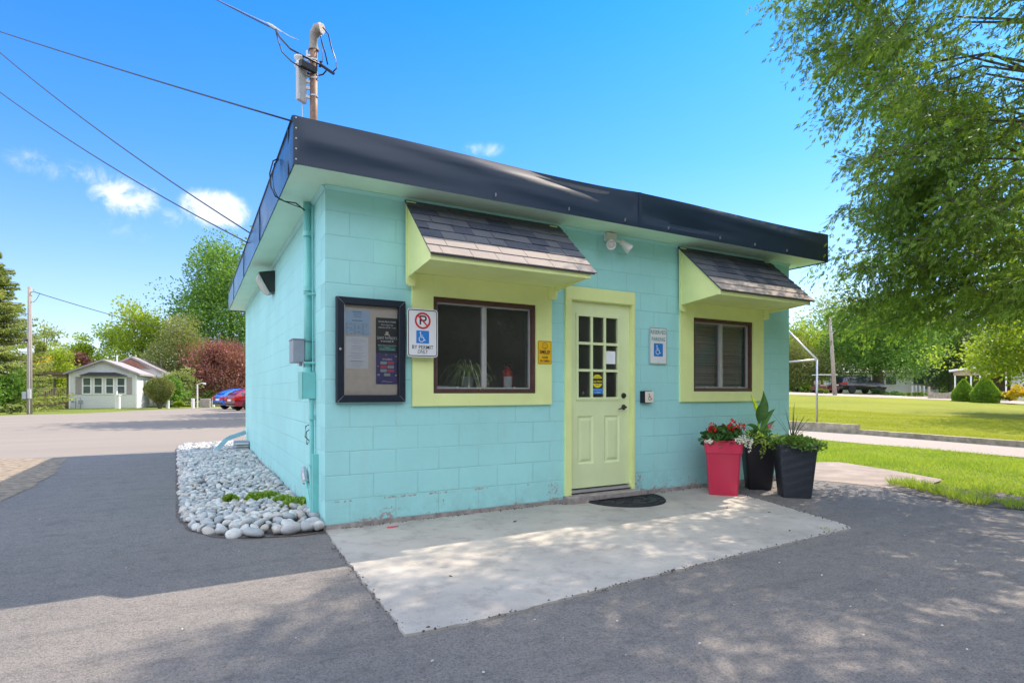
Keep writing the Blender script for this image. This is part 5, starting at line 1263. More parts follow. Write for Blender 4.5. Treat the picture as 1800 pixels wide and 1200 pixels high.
worldtree('lawn_tree', 'broad green tree on the lawn beyond the right edge', 27.5, 2.6, 2.4, 10, 3.8, GM, 73)
def row_woods(name, label, x0, x1, y0, y1, z1, n, mat, seed, leaf=.45):
    rg = np.random.default_rng(seed); X = rg.uniform(x0, x1, n); Y = rg.uniform(y0, y1, n); Zt = z1 * (1 + .18 * np.sin(X * .35) + .12 * np.sin(X * 1.1 + 2)); Z = Zt * rg.random(n) ** .9; P = np.stack([X, Y, Z], 1); l = leaf * rg.uniform(.6, 1.4, n)
    o = npmesh(name, leaf_quads(P, unit(rg.normal(size=(n, 3))), unit(rg.normal(size=(n, 3))), l, l * .45), 4, mat); tag(o, label, 'woods', kind='stuff')
row_woods('reflection_woods', 'unseen dense woods added behind the drive to darken the window reflections', -45, 60, -35, -29, 12, 120000, DK, 303)  # woods put in out of view to keep the glass reflections dark
worldtree('drive_tree', 'tall green tree behind the drive, mirrored in the windows', 4, -26, 1.5, 11, 5.5, GM, 74)
worldtree('drive_tree', 'olive tree behind the drive, mirrored in the windows', -10, -30, 1, 10, 6, OL, 75)
worldtree('drive_tree', 'dark tree behind the drive near the right, mirrored in the door glass', 16, -24, 1, 12, 6, DK, 76)

# ------------------------------------------------------------------ the big cedar on the right
def cedar():
    tx, ty = 7.55, -3.05; rg = np.random.default_rng(12)
    T_ = thing('cedar_tree', 'huge green cedar with feathery drooping sprays overhanging from the right', 'tree', (tx, ty, 0))
    m = MB(); m.tube([(tx, ty, -.1), (tx + .05, ty, 2), (tx, ty + .05, 6), (tx, ty, 11.5)], [.30, .24, .16, .02], 12); m.build('trunk', BK, T_, smooth=True)
    def env(z):
        return float(np.interp(z, [1.7, 2.1, 2.7, 3.6, 5.0, 6.5, 8.5, 10.5, 12.3], [1.4, 2.6, 2.95, 2.9, 3.15, 3.45, 3.1, 2.0, .4]))
    SP, SD, SL = [], [], []; mb = MB()
    for k in range(CEDAR_N):
        z = 1.95 + 10.0 * rg.random() ** 1.2; q = rg.uniform(0, 2 * PI); lobes = 1 + .09 * math.sin(3 * q + z * 1.3) + .06 * math.sin(8 * q - z * 2.3)
        if math.cos(q) > .0 and rg.random() < .80: continue
        o = np.array([math.cos(q), math.sin(q), 0.]); s_ = np.array([-o[1], o[0], 0.]); rr = env(z) * .965 * lobes * (rg.uniform(.35, 1.0) ** .55 if k % 3 else rg.uniform(.9, 1.05))
        c = np.array([tx, ty, z]) + o * rr; cr = rg.uniform(.24, .46)
        st = np.array([tx, ty, max(2.5, z - rr * rg.uniform(.05, .35))]); md = st * .45 + c * .55 + np.array([0, 0, .12 * rr])
        if k % 5 == 0: mb.tube([tuple(st), tuple((st + md) / 2 + np.array([0, 0, -.06 * rr])), tuple(md), tuple(c)], [.026, .02, .013, .004], 5, cap=False)
        # twigs fan out of the bough end and hang at their tips
        nt_ = int(rg.integers(20, 28))
        for a in range(nt_):
            base = md * (1 - (u0 := rg.uniform(.35, 1.0))) + c * u0
            td = o * rg.uniform(-.2, 1.0) + s_ * rg.uniform(-1, 1) + np.array([0, 0, rg.uniform(-.55, .6)]); td /= np.linalg.norm(td); tl = cr * rg.uniform(.7, 1.35)
            if a % 3 == 0: mb.tube([tuple(base), tuple(base + td * tl * .8)], [.006, .002], 3, cap=False)
            ns = max(4, int(tl / .036))
            for e_ in range(ns):
                v = (e_ + .6) / ns; pp = base + td * tl * v + np.array([0, 0, -.16 * v * v]) + rg.normal(0, .018, 3)
                if pp[2] < 1.70 + .14 * math.sin(pp[0] * 2.1) + .1 * math.sin(pp[1] * 5): continue
                SP.append(pp); SD.append(td * .9 + np.array([0, 0, -.35 - .6 * rg.random()]) + rg.normal(0, .35, 3)); SL.append(rg.uniform(.048, .085))
    SP = np.array(SP); SD = unit(np.array(SD)); SL = np.array(SL); n = len(SP)
    Nn = unit(rg.normal(size=(n, 3)) + np.array([0, 0, .6])); S = unit(np.cross(SD, Nn)); out_ = []
    for (al, st, ln) in ((0, .45, .85), (.45, .1, .75), (-.5, .2, .7), (.6, .5, .5), (-.55, .6, .5)):
        al_ = al + rg.normal(0, .12, n); D = unit(SD * np.cos(al_)[:, None] + S * np.sin(al_)[:, None] + np.array([0, 0, -.08])); l = SL * ln * rg.uniform(.75, 1.2, n)
        out_.append(leaf_quads(SP + SD * (SL * st)[:, None], D, Nn, l, l * .10 + .0018))
    V = np.concatenate(out_)
    CM = lm('cedar', (.085, .155, .026), (.15, .235, .035), (.24, .33, .055), .45, 1.6, 7)
    npmesh('foliage', V, 4, CM, T_, (tx, ty, 0)); mb.build('branches', BK, T_)
    print('CEDAR sprays', n)
CEDAR_N = 1430
cedar()

# ------------------------------------------------------------------ planters and door mat
M['potred'] = simple('red_plastic', (.62, .035, .09), .35, var=.05, scale=3, bmp=.08, bs=12, bd=.01)
M['potblack'] = simple('black_plastic', (.022, .022, .028), .5, var=.1)
def weave_mat():
    m, nt, b = newmat('woven_plastic'); t = nt.nodes.new('ShaderNodeTexCoord'); s = nt.nodes.new('ShaderNodeSeparateXYZ'); nt.links.new(t.outputs['Object'], s.inputs[0])
    a = math_(nt, 'SINE', math_(nt, 'MULTIPLY', s.outputs['Z'], 520)); q = math_(nt, 'ADD', s.outputs['X'], s.outputs['Y']); c = math_(nt, 'SINE', math_(nt, 'ADD', math_(nt, 'MULTIPLY', q, 260), math_(nt, 'MULTIPLY', math_(nt, 'SIGN', a), 1.57)))
    h = math_(nt, 'MULTIPLY', math_(nt, 'ABSOLUTE', a), math_(nt, 'ADD', math_(nt, 'MULTIPLY', c, .5), .5))
    nt.links.new(mix(nt, h, (.018, .022, .03), (.045, .055, .075)), b.inputs['Base Color']); b.inputs['Roughness'].default_value = .45; bump(nt, b, h, .8, .006); return m
M['weave'] = weave_mat()
M['soil'] = simple('potting_soil', (.04, .03, .022), .95, bmp=.8, bs=120, bd=.01)
def sqring(w, z, r=.03, n=4):
    pts = []
    for cx, cy, s in ((w - r, -w + r, -90), (w - r, w - r, 0), (-w + r, w - r, 90), (-w + r, -w + r, 180)):
        for k in range(n): q = R(s + 90 * k / (n - 1)); pts.append((cx + r * math.cos(q), cy + r * math.sin(q), z))
    return pts
def planter(name, label, x, y, rz, wb, wt, H, mat, rim=None, stripe=False):
    T_ = thing(name, label, 'planter', (x, y, .001)); MT = Matrix.Translation((x, y, 0)) @ Matrix.Rotation(rz, 4, 'Z')
    m = MB(); rings = [sqring(wb * .97, 0), sqring(wb, .008)]
    if rim: rings += [sqring(wb + (wt * .93 - wb) * .76, H * .765), sqring(wb + (wt * .93 - wb) * .76 + .002, H * .77), sqring(wt * .955, H * .775), sqring(wt, H)]
    else: rings += [sqring(wb + (wt - wb) * .95, H * .96), sqring(wt + .004, H * .965), sqring(wt + .004, H)]
    rings += [sqring(wt - .018, H), sqring(wt - .03, H - .06)]
    m.loft(rings); m.xf(MT); m.build('pot', mat, T_, auto=30)
    m = MB(); m.poly(sqring(wt - .025, H - .035)); m.xf(MT); m.build('soil', M['soil'], T_)
    return T_, MT
def leafy(T_, name, mat, c, rad, n, leaf, seed, droopz=0, wr=.45):
    rg = np.random.default_rng(seed); d = unit(rg.normal(size=(n, 3))); d[:, 2] = np.abs(d[:, 2]); rr = rg.random(n) ** .5
    P = np.array(c) + d * np.array(rad) * rr[:, None]; ed = np.hypot(d[:, 0], d[:, 1]) * rr; P[:, 2] -= droopz * np.maximum(0, ed - .55) * rg.random(n) * 2
    D = unit(d + rg.normal(0, .5, (n, 3))); l = leaf * rg.uniform(.6, 1.3, n); return npmesh(name, leaf_quads(P, D, unit(rg.normal(size=(n, 3)) + np.array([0, 0, 1.2])), l, l * wr), 4, mat, T_, tuple(T_.location))
GE = lm('geranium', (.035, .09, .025), (.06, .14, .035), (.11, .21, .06), .25, 8, 30)
TRL = lm('trailing', (.16, .24, .05), (.24, .33, .08), (.36, .44, .14), .35, 8, 30)
HRB = lm('herb', (.09, .17, .035), (.15, .25, .05), (.24, .35, .09), .35, 8, 30)
M['petal_red'] = leaf_mat('red_petal', (.62, .012, .015), (.72, .02, .02), (.85, .06, .04), .3, 10, 60)
M['petal_white'] = leaf_mat('white_petal', (.7, .72, .68), (.8, .8, .78), (.85, .85, .85), .3, 10, 60)
M['petal_pink'] = leaf_mat('pink_petal', (.55, .06, .20), (.65, .1, .28), (.75, .2, .4), .3, 10, 60)
AZp = -AZ - R(24)
# red planter with geraniums
P1 = (4.31, -.42); T1, MT1 = planter('red_planter', 'tall red square planter with red geraniums beside the wall', P1[0], P1[1], -AZ - R(17), .152, .205, .63, M['potred'], rim=True)
leafy(T1, 'foliage', GE, (P1[0], P1[1], .60), (.25, .25, .17), 620, .055, 1, .06, .55)
def cluster(T_, c, r, n, mat, seed, name='flower'):
    rg = np.random.default_rng(seed); d = unit(rg.normal(size=(n, 3))); P = np.array(c) + d * r * rg.uniform(.5, 1, n)[:, None]; l = np.full(n, r * .55)
    npmesh(name, leaf_quads(P, unit(d + rg.normal(0, .5, (n, 3))), unit(d + rg.normal(0, .3, (n, 3))), l, l * .45), 4, mat, T_, tuple(T_.location))
for i, (u_, v_, z, r) in enumerate(((.07, -.10, .80, .060), (-.15, -.08, .745, .042), (-.12, .02, .79, .026), (.20, -.04, .775, .040), (-.05, -.02, .75, .022), (.03, .06, .775, .024))):
    p = Vector((P1[0], P1[1], 0)) + Vector((math.cos(AZ), -math.sin(AZ), 0)) * u_ + Vector((math.sin(AZ), math.cos(AZ), 0)) * v_
    cluster(T1, (p.x, p.y, z), r, 60, M['petal_red'], 10 + i); MB().tube([(p.x, p.y, .6), (p.x, p.y, z)], .003, 5).build('flower_stem', GE, T1)
def trail(T_, name, mat, anchors, seed, leaf=.022, n=14):
    rg = np.random.default_rng(seed); Ps = []
    for (x, y, z, dx, dy, L_) in anchors:
        for k in range(n):
            u = k / n; Ps.append((x + dx * min(1, u * 3) + rg.normal(0, .007), y + dy * min(1, u * 3) + rg.normal(0, .007), z - L_ * max(0, u - .12) + .015 * math.sin(u * 3)))
            Ps.append((x + dx * min(1, u * 3) + rg.normal(0, .01), y + dy * min(1, u * 3) + rg.normal(0, .01), z - L_ * max(0, u - .12)))
    P = np.array(Ps); D = unit(rg.normal(size=P.shape) + np.array([0, 0, -.2])); l = leaf * rg.uniform(.7, 1.3, len(P)); npmesh(name, leaf_quads(P, D, unit(rg.normal(size=P.shape)), l, l * .5), 4, mat, T_, tuple(T_.location))
rt = Vector((math.cos(AZ), -math.sin(AZ), 0)); fwd = Vector((math.sin(AZ), math.cos(AZ), 0))
def anch(P, lst):
    o = []
    for u_, v_, z, L_ in lst:
        p = Vector((P[0], P[1], 0)) + rt * u_ * .8 + fwd * v_ * .8; q = (rt * u_ + fwd * v_) * .3; o.append((p.x, p.y, z, q.x, q.y, L_))
    return o
trail(T1, 'white_flowers', M['petal_white'], anch(P1, [(.10, -.24, .65, .05), (.14, -.25, .67, .12), (.18, -.25, .66, .18), (.06, -.25, .65, .04), (.21, -.2, .68, .12), (.16, -.22, .66, .07), (.12, -.22, .64, .03), (-.22, -.14, .62, .02), (-.2, -.2, .63, .03)]), 3, .02, 16)
# black planter with canna
P2 = (5.02, -.34); T2, MT2 = planter('black_planter', 'tall smooth black planter with broad leaved canna behind the red one', P2[0], P2[1], -AZ - R(12), .13, .185, .60, M['potblack'])
m = MB(); m.prism([(.135, -.1, .02), (.136, .12, .02), (.188, .17, .59), (.187, -.14, .59)], (.003, 0, 0)); m.xf(MT2); m.build('pale_side_panel', M['cork'], T2)
leafy(T2, 'foliage', GE, (P2[0], P2[1], .58), (.22, .22, .12), 300, .05, 4, .05, .5)
trail(T2, 'trailing_vine', TRL, anch(P2, [(-.04, -.25, .66, .25), (-.07, -.26, .67, .33), (.13, -.22, .64, .29), (.16, -.20, .65, .22), (-.14, -.24, .66, .15), (-.10, -.22, .68, .12), (.10, -.22, .63, .30), (-.18, -.16, .68, .1), (.20, -.1, .66, .12)]), 5, .028, 16)
cluster(T2, tuple(Vector((P2[0], P2[1], .76)) + rt * .10 - fwd * .12), .03, 40, M['petal_pink'], 31)
CN = lm('canna', (.03, .085, .025), (.05, .12, .03), (.09, .18, .05), .25, 4, 12); CY = lm('cannayellow', (.24, .34, .03), (.34, .44, .05), (.45, .5, .1), .5, 4, 12)
def broad_leaf(T_, mat, base, mid, tip, wd, fold=.3, name='leaf'):
    base, mid, tip = Vector(base), Vector(mid), Vector(tip); m = MB(); n = 12; prev = None
    for k in range(n + 1):
        t = k / n; p = base * (1 - t) ** 2 + mid * 2 * t * (1 - t) + tip * t * t; tg = ((mid - base) * (1 - t) + (tip - mid) * t).normalized(); s = tg.cross(fwd * -1 + Vector((0, 0, .35))).normalized(); nn = s.cross(tg).normalized()
        w_ = wd * math.sin(PI * min(1, t * 1.02 + .001) ** .8) + .002; a = p - s * w_ + nn * w_ * fold; b = p; c = p + s * w_ + nn * w_ * fold
        if prev: m.quad(prev[0], prev[1], b, a); m.quad(prev[1], prev[2], c, b)
        prev = (a, b, c)
    return m.build(name, mat, T_, smooth=True)
c2 = Vector((P2[0], P2[1], .6))
def q3(u_, v_, z): return c2 + rt * u_ + fwd * v_ + Vector((0, 0, z))
broad_leaf(T2, CN, q3(0, 0, .22), q3(.09, 0, .34), q3(.075, .02, .58), .06)
broad_leaf(T2, CY, q3(0, -.02, .26), q3(-.02, -.02, .38), q3(-.10, -.02, .54), .028)
broad_leaf(T2, CN, q3(0, -.05, .18), q3(-.03, -.06, .36), q3(.045, -.07, .46), .048)
broad_leaf(T2, CN, q3(.03, 0, .08), q3(.10, 0, .3), q3(.21, 0, .36), .035)
broad_leaf(T2, CN, q3(.0, -.03, .05), q3(-.04, -.03, .18), q3(-.15, -.03, .17), .03)
broad_leaf(T2, CN, q3(.03, .02, .02), q3(.12, .02, .16), q3(.22, .02, .22), .028)
broad_leaf(T2, CN, q3(-.02, .02, .02), q3(-.1, .02, .10), q3(-.13, .0, .05), .03)
MB().tube([q3(0, 0, -.04), q3(.005, 0, .2), q3(.01, 0, .3)], .012, 8).build('stem', CY, T2)
# woven planter with spikes
P3 = (4.93, -.88); T3, MT3 = planter('woven_planter', 'dark woven square planter with spiky grass nearest the lawn', P3[0], P3[1], -AZ - R(14), .150, .203, .585, M['weave'])
leafy(T3, 'foliage', HRB, (P3[0], P3[1], .575), (.26, .26, .10), 1100, .035, 7, .07, .5)
trail(T3, 'trailing_foliage', HRB, anch(P3, [(.22, -.1, .63, .14), (.25, -.05, .63, .10), (.0, -.24, .61, .07), (.24, .0, .64, .16), (-.24, 0, .62, .05), (.04, -.25, .6, .08), (.27, -.1, .62, .09)]), 8, .026, 16)
SK = lm('spike', (.05, .07, .05), (.08, .11, .07), (.13, .15, .1), .2, 4, 12)
rd = random.Random(9)
for i in range(16):
    q = rd.uniform(0, 2 * PI); l = rd.uniform(.34, .50); o = (rt * math.cos(q) + fwd * math.sin(q)); c = Vector((P3[0], P3[1], .62)) - rt * .02; sp_ = rd.uniform(.1, 1.0)
    s = (rt * -math.sin(q) + fwd * math.cos(q)); m = MB(); pr = None
    for k in range(7):
        t = k / 6; p = c + o * l * sp_ * t + Vector((0, 0, l * (1.15 - .35 * sp_) * t - .10 * sp_ * t * t)); w_ = .0068 * (1 - t) + .0010; a, b = p - s * w_, p + s * w_
        if pr: m.quad(pr[0], pr[1], b, a)
        pr = (a, b)
    m.build('spike_leaf', SK, T3, smooth=True)
# half-round rubber mat
mt = thing('door_mat', 'black half round rubber mat on the concrete before the door step', 'mat', (2.95, -.3, .014))
hx0, hx1 = 2.63, 3.53; cxm = (hx0 + hx1) / 2; RX, RY = (hx1 - hx0) / 2, .46; yb = -.135; rot = R(-3)
def mp(a, r, z): return (cxm + RX * r * math.cos(a), yb - RY * r * math.sin(a) * 1.0, z)
m = MB(); n = 40; ol = [mp(PI * k / n, 1, .0145) for k in range(n + 1)]; m.prism(ol, (0, 0, .008)); m.build('base', M['rubber'], mt)
m = MB()
for r in (.97, .82): m.tube([mp(PI * k / n, r, .026) for k in range(n + 1)] + [mp(0, r, .026)], .009, 6)
rd = random.Random(3)
for i in range(26):
    a = rd.uniform(.1, 3.04); r = rd.uniform(.1, .74); q = rd.uniform(0, 3.14); p = mp(a, r, .025); d = rd.uniform(.03, .07)
    m.tube([(p[0] - d * math.cos(q), p[1] - d * .7 * math.sin(q), p[2]), (p[0] + .02 * math.sin(q), p[1], p[2] + .002), (p[0] + d * math.cos(q + .8), p[1] + d * .7 * math.sin(q + .8), p[2])], .005, 5)
for k in range(1, 9): a = PI * k / 9; m.tube([mp(a, .82, .025), mp(a, .97, .025)], .006, 5)
m.build('tread', M['rubber'], mt, smooth=True)

# weeds in the stone bed and in the broken asphalt
WD = lm('weed', (.16, .25, .035), (.24, .33, .05), (.34, .42, .10), .4, 6, 20)
wg = 'green weeds growing between the stones'
for i, (px, py, r, lb) in enumerate(((521, 893, .075, 'bright green weed clump by the tap at the front of the stone bed'), (497, 885, .05, 'small weed left of the bright clump near the wall'), (452, 880, .06, 'low weed patch in the middle of the stone bed'), (474, 876, .05, 'low weed patch right of the middle of the stone bed'), (404, 880, .035, 'tiny weed tuft left of the middle patch'))):
    p = G(px, py, .04); T_ = thing('weed', lb, 'plant', (p.x, p.y, .02), wg); leafy(T_, 'foliage', WD, (p.x, p.y, .05), (r * 2.1, r * 1.8, r * 1.2), 420, .034, 60 + i, .02, .5)
def tuft(x, y, h, n, seed, spread, label, mat=None, name='grass_tuft', cat='grass'):
    rg = np.random.default_rng(seed); q = rg.uniform(0, 2 * PI, n); rr = spread * rg.random(n) ** .7; P = np.stack([x + rr * np.cos(q) * 1.6, y + rr * np.sin(q), np.full(n, .0)], 1)
    D = unit(np.stack([np.cos(q) * .6 + rg.normal(0, .3, n), np.sin(q) * .6 + rg.normal(0, .3, n), rg.uniform(.5, 1.4, n)], 1)); l = h * rg.uniform(.4, 1.2, n)
    o = npmesh(name, leaf_quads(P, D, unit(rg.normal(size=(n, 3))), l, np.full(n, .0035)), 4, mat or M['blade'], None, (x, y, 0)); o.location = (x, y, 0); tag(o, label, cat); return o
p = G(935 + 500, 936 + 2); tuft(3.70, -2.02, .03, 60, 3, .03, 'tiny green tuft at the far corner of the concrete apron')
bp = [G(px, py) for px, py in ((1585, 852), (1610, 856), (1635, 862), (1660, 868), (1690, 876), (1715, 884), (1750, 862), (1725, 868), (1775, 885), (1795, 892))]
for i, p in enumerate(bp):
    tuft(p.x, p.y, .12 if i < 6 else .09, 300 if i < 6 else 160, 80 + i, .11, ('grass tuft in the broken asphalt, number %d from the left of the strip' % (i + 1)) if False else ['leftmost tall grass tuft in the broken asphalt', 'grass tuft next to the leftmost tall one', 'grass tuft at the middle left of the broken strip', 'grass tuft in the middle of the broken strip', 'grass tuft at the middle right of the broken strip', 'grass tuft where the broken strip meets the drive', 'short tuft behind the gravelly patch', 'short tuft left of the gravelly patch edge', 'sparse tuft near the right border of the lawn', 'rightmost sparse tuft by the drive'][i])
# grass blades on the near verge and the front of the lawn
def blades(poly, n, h, seed, name, label, z0=0., zf=None, mat=None):
    rg = np.random.default_rng(seed); P2_ = np.array(poly); lo, hi = P2_.min(0), P2_.max(0); X = rg.uniform(lo[0], hi[0], n * 3); Y = rg.uniform(lo[1], hi[1], n * 3); ins = np.zeros(len(X), bool); j = len(poly) - 1
    for i in range(len(poly)):
        xi, yi = poly[i]; xj, yj = poly[j]; c = ((yi > Y) != (yj > Y)) & (X < (xj - xi) * (Y - yi) / (yj - yi + 1e-12) + xi); ins ^= c; j = i
    X, Y = X[ins][:n], Y[ins][:n]; n = len(X); Z = np.full(n, z0) if zf is None else np.array([zf(a, b) for a, b in zip(X, Y)])
    D = unit(np.stack([rg.normal(0, .45, n), rg.normal(0, .45, n), np.ones(n)], 1)); l = h * rg.uniform(.4, 1.25, n) * (1 + .35 * np.sin(X * 2.1 + 1.3 * np.sin(Y * 1.7))); wd = np.full(n, .006)
    S = unit(np.cross(D, rg.normal(size=(n, 3)))); a = np.stack([X, Y, Z], 1); V = np.stack([a - S * wd[:, None], a + S * wd[:, None], a + D * l[:, None]], 1).reshape(-1, 3)
    o = npmesh(name, V, 3, mat or M['blade'], None); tag(o, label, 'grass', kind='stuff'); return o
verge = [g2(1388, 812), g2(1436, 811), g2(1475, 811), g2(1540, 821), g2(1600, 831), g2(1660, 842), g2(1655, 852), g2(1700, 858), g2(1760, 864), g2(1850, 878), (11.0, -6), (12.0, -1.2), (12.1, .2), (12.45, 3.67), (12.7, 6), (9, 7), (6.4, 2)]
blades(verge, 90000, .055, 5, 'verge_grass', 'short bright grass on the verge between drive and gravel walk', -.02)
M['blade_lawn'] = leaf_mat('lawn_blades', (.23, .26, .022), (.29, .31, .026), (.36, .33, .05), .3, .25, 6)
blades([(14.4, -.6), (14.6, .5), (15.4, 4.3), (15.65, 6.9), (16, 12), (26, 14), (26, 0), (14.2, -3)], 120000, .035, 6, 'lawn_blades', 'short lawn grass just behind the timber edging', zf=lambda a, b: terr(a, b) + .112, mat=M['blade_lawn'])

# ------------------------------------------------------------------ far left: mobile home, porch, pole, posts
def siding_mat(name, col, period=.16):
    m, nt, b = newmat(name); t = nt.nodes.new('ShaderNodeTexCoord'); s = nt.nodes.new('ShaderNodeSeparateXYZ'); nt.links.new(t.outputs['Object'], s.inputs[0])
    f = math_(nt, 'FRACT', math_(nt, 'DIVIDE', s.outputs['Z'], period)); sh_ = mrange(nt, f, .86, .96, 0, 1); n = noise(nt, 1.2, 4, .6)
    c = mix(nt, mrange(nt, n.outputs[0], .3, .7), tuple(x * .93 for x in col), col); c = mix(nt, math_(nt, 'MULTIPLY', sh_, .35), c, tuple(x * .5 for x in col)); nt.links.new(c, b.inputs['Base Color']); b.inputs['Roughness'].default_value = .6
    bump(nt, b, math_(nt, 'SUBTRACT', f, sh_), .5, .02); return m
M['siding'] = siding_mat('pale_siding', (.66, .68, .67)); M['siding_white'] = siding_mat('white_siding', (.74, .74, .73), .2)
M['trimwhite'] = simple('white_trim', (.76, .76, .76), .5, var=.04); M['shutter'] = simple('taupe_shutter', (.30, .275, .26), .6, var=.1)
M['roofgrey'] = simple('grey_roof_edge', (.30, .27, .27), .7, var=.15, scale=3); M['roofred'] = simple('red_brown_shingle', (.24, .11, .085), .9, var=.25, scale=3, bmp=.5, bs=12, bd=.03)
M['porch'] = simple('brown_porch_boards', (.13, .085, .055), .85, var=.25, scale=4, bmp=.3, bs=12, bd=.02, col2=(.20, .145, .10)); M['tanwood'] = simple('tan_porch_wood', (.36, .29, .20), .85, var=.2, scale=5)
M['darkglass'] = simple('dim_window_glass', (.10, .13, .13), .08, var=.3, scale=.8, bmp=0, spec=.8)
def frame_at(A, Bp):
    A = Vector((A.x, A.y, 0)); Bp = Vector((Bp.x, Bp.y, 0)); d = Bp - A; return Matrix.Translation(A) @ Matrix.Rotation(math.atan2(d.y, d.x), 4, 'Z'), d.length
HA, HB = dist(122, HOR, 40.6), dist(240, HOR, 42.1); HM, HW = frame_at(HA, HB)
H = thing('mobile_home', 'pale green grey mobile home with four front windows across the lot', 'house', tuple(HM.translation))
def put(m, name, mat, par): return m.xf(HM).build(name, mat, par)
EV, RG = 2.52, 3.42
m = MB(); m.add([(0, 0, 0), (HW, 0, 0), (HW, 0, EV), (HW / 2, 0, RG), (0, 0, EV), (0, 6.2, 0), (HW, 6.2, 0), (HW, 6.2, EV), (HW / 2, 6.2, RG), (0, 6.2, EV)], [(0, 1, 2, 3, 4), (9, 8, 7, 6, 5), (0, 4, 9, 5), (1, 6, 7, 2)]); put(m, 'wall', M['siding'], H)
def gable(w, ev, rg_, y0, y1, x0=0., over=.28, th=.14):
    m = MB(); sl = (rg_ - ev) / (w / 2)
    for sg in (0, 1):
        xa = x0 - over if sg == 0 else x0 + w + over; za = ev - sl * over; xm, zm = x0 + w / 2, rg_
        m.prism([(xa, y0, za), (xm, y0, zm), (xm, y0, zm + th), (xa, y0, za + th)], (0, y1 - y0, 0))
    return m
put(gable(HW, EV, RG, -.35, 6.3), 'roof', M['roofgrey'], H)
m = MB(); m.add([(.35, 5.6, 0), (HW + .75, 5.6, 0), (HW + .75, 5.6, 2.75), (HW / 2 + .55, 5.6, 3.95), (.35, 5.6, 2.75), (.35, 15, 0), (HW + .75, 15, 0), (HW + .75, 15, 2.75), (HW / 2 + .55, 15, 3.95), (.35, 15, 2.75)], [(0, 1, 2, 3, 4), (0, 4, 9, 5), (1, 6, 7, 2), (9, 8, 7, 6, 5)])
put(m, 'rear_wall', M['siding_white'], H)
g = gable(HW + .4, 2.75, 3.95, 5.3, 15.2, .35, .3, .16); put(g, 'rear_roof', M['roofgrey'], H)
m = MB(); m.add([(HW / 2 - .35, 5.28, 3.50), (HW - .1, 5.28, 3.02), (HW / 2 + .55, 5.28, 3.88)], [(0, 1, 2)]); put(m, 'red_gable', M['roofred'], H)
xsw = (.62, 1.38, 2.08, 2.78)                                     # four double hung windows
u = HW / 118.
def hx(px): return (px - 122) * u
for i, (a, b) in enumerate(((144, 160), (163.5, 180), (184, 200), (204, 220.5))):
    x0, x1, z0, z1 = hx(a), hx(b), 1.02, 2.25
    f = MB(); t = .07; f.box(x0, x1, -.05, 0, z0, z0 + t); f.box(x0, x1, -.05, 0, z1 - t, z1); f.box(x0, x0 + t, -.049, 0, z0 + t, z1 - t); f.box(x1 - t, x1, -.049, 0, z0 + t, z1 - t); f.box(x0 + t, x1 - t, -.045, 0, (z0 + z1) / 2 - .03, (z0 + z1) / 2 + .03)
    w_ = put(f, 'window', M['trimwhite'], H); put(MB().box(x0 + t, x1 - t, -.026, -.013, z0 + t, z1 - t), 'pane', M['darkglass'], w_)
for a, b in ((132.5, 142.5), (222.5, 232)): put(MB().box(hx(a), hx(b), -.04, 0, 1.02, 2.28), 'shutter', M['shutter'], H)
m = MB(); m.box(hx(143), hx(221), -.012, 0, .98, 2.32); put(m, 'window_surround', M['siding'], H)
m = MB(); m.prism([(hx(141), 0, 2.36), (hx(224), 0, 2.36), (hx(204), 0, 2.60), (hx(160), 0, 2.60)], (0, -.42, 0)); put(m, 'window_canopy', simple('dark_canopy', (.035, .037, .05), .7), H)
m = MB(); m.box(-.03, .05, -.03, 0, 0, EV - .05); m.box(HW - .06, HW + .03, -.03, 0, 0, EV - .05); m.box(0, HW, -.02, 0, .55, .58)
for xq in (-.03, HW - .06): put(MB().box(xq, xq + .09, -.032, 0, 0, EV - .06), 'corner_board', M['trimwhite'], H)
f = MB(); f.box(HW, HW + .03, 2.2, 3.0, .9, 2.2); put(f, 'side_window', M['darkglass'], H)
for xq, yq in ((1.0, 8), (HW - .1, 9.5)): put(MB().tube([(xq, yq, 3.2), (xq, yq, 4.3)], .06, 8), 'vent_pipe', M['trimwhite'], H)
# porch
PO = thing('wooden_porch', 'brown covered wooden porch with slat railing left of the mobile home', 'porch', tuple(HM @ Vector((-1.2, .5, 0))))
put(MB().box(-2.05, -.05, .1, 3.6, 0, .62), 'skirt', M['porch'], PO); put(MB().box(-2.2, -.02, -.2, 3.8, 2.42, 2.62), 'roof', M['porch'], PO)
for x in (-1.98, -.2): put(MB().box(x, x + .14, .12, .26, .62, 2.42), 'post', M['porch'], PO)
for x in (-1.98, -.2): put(MB().box(x, x + .14, 3.4, 3.54, .62, 2.42), 'post', M['porch'], PO)
put(MB().box(-1.9, -.2, .14, .24, 1.42, 1.5), 'hand_rail', M['tanwood'], PO)
for k in range(13): x = -1.78 + k * .125; put(MB().box(x, x + .045, .16, .21, .62, 1.42), 'baluster', M['tanwood'], PO)
m = MB(); m.box(-2.0, -.1, .15, .2, 2.2, 2.42); put(m, 'lattice_beam', M['tanwood'], PO)
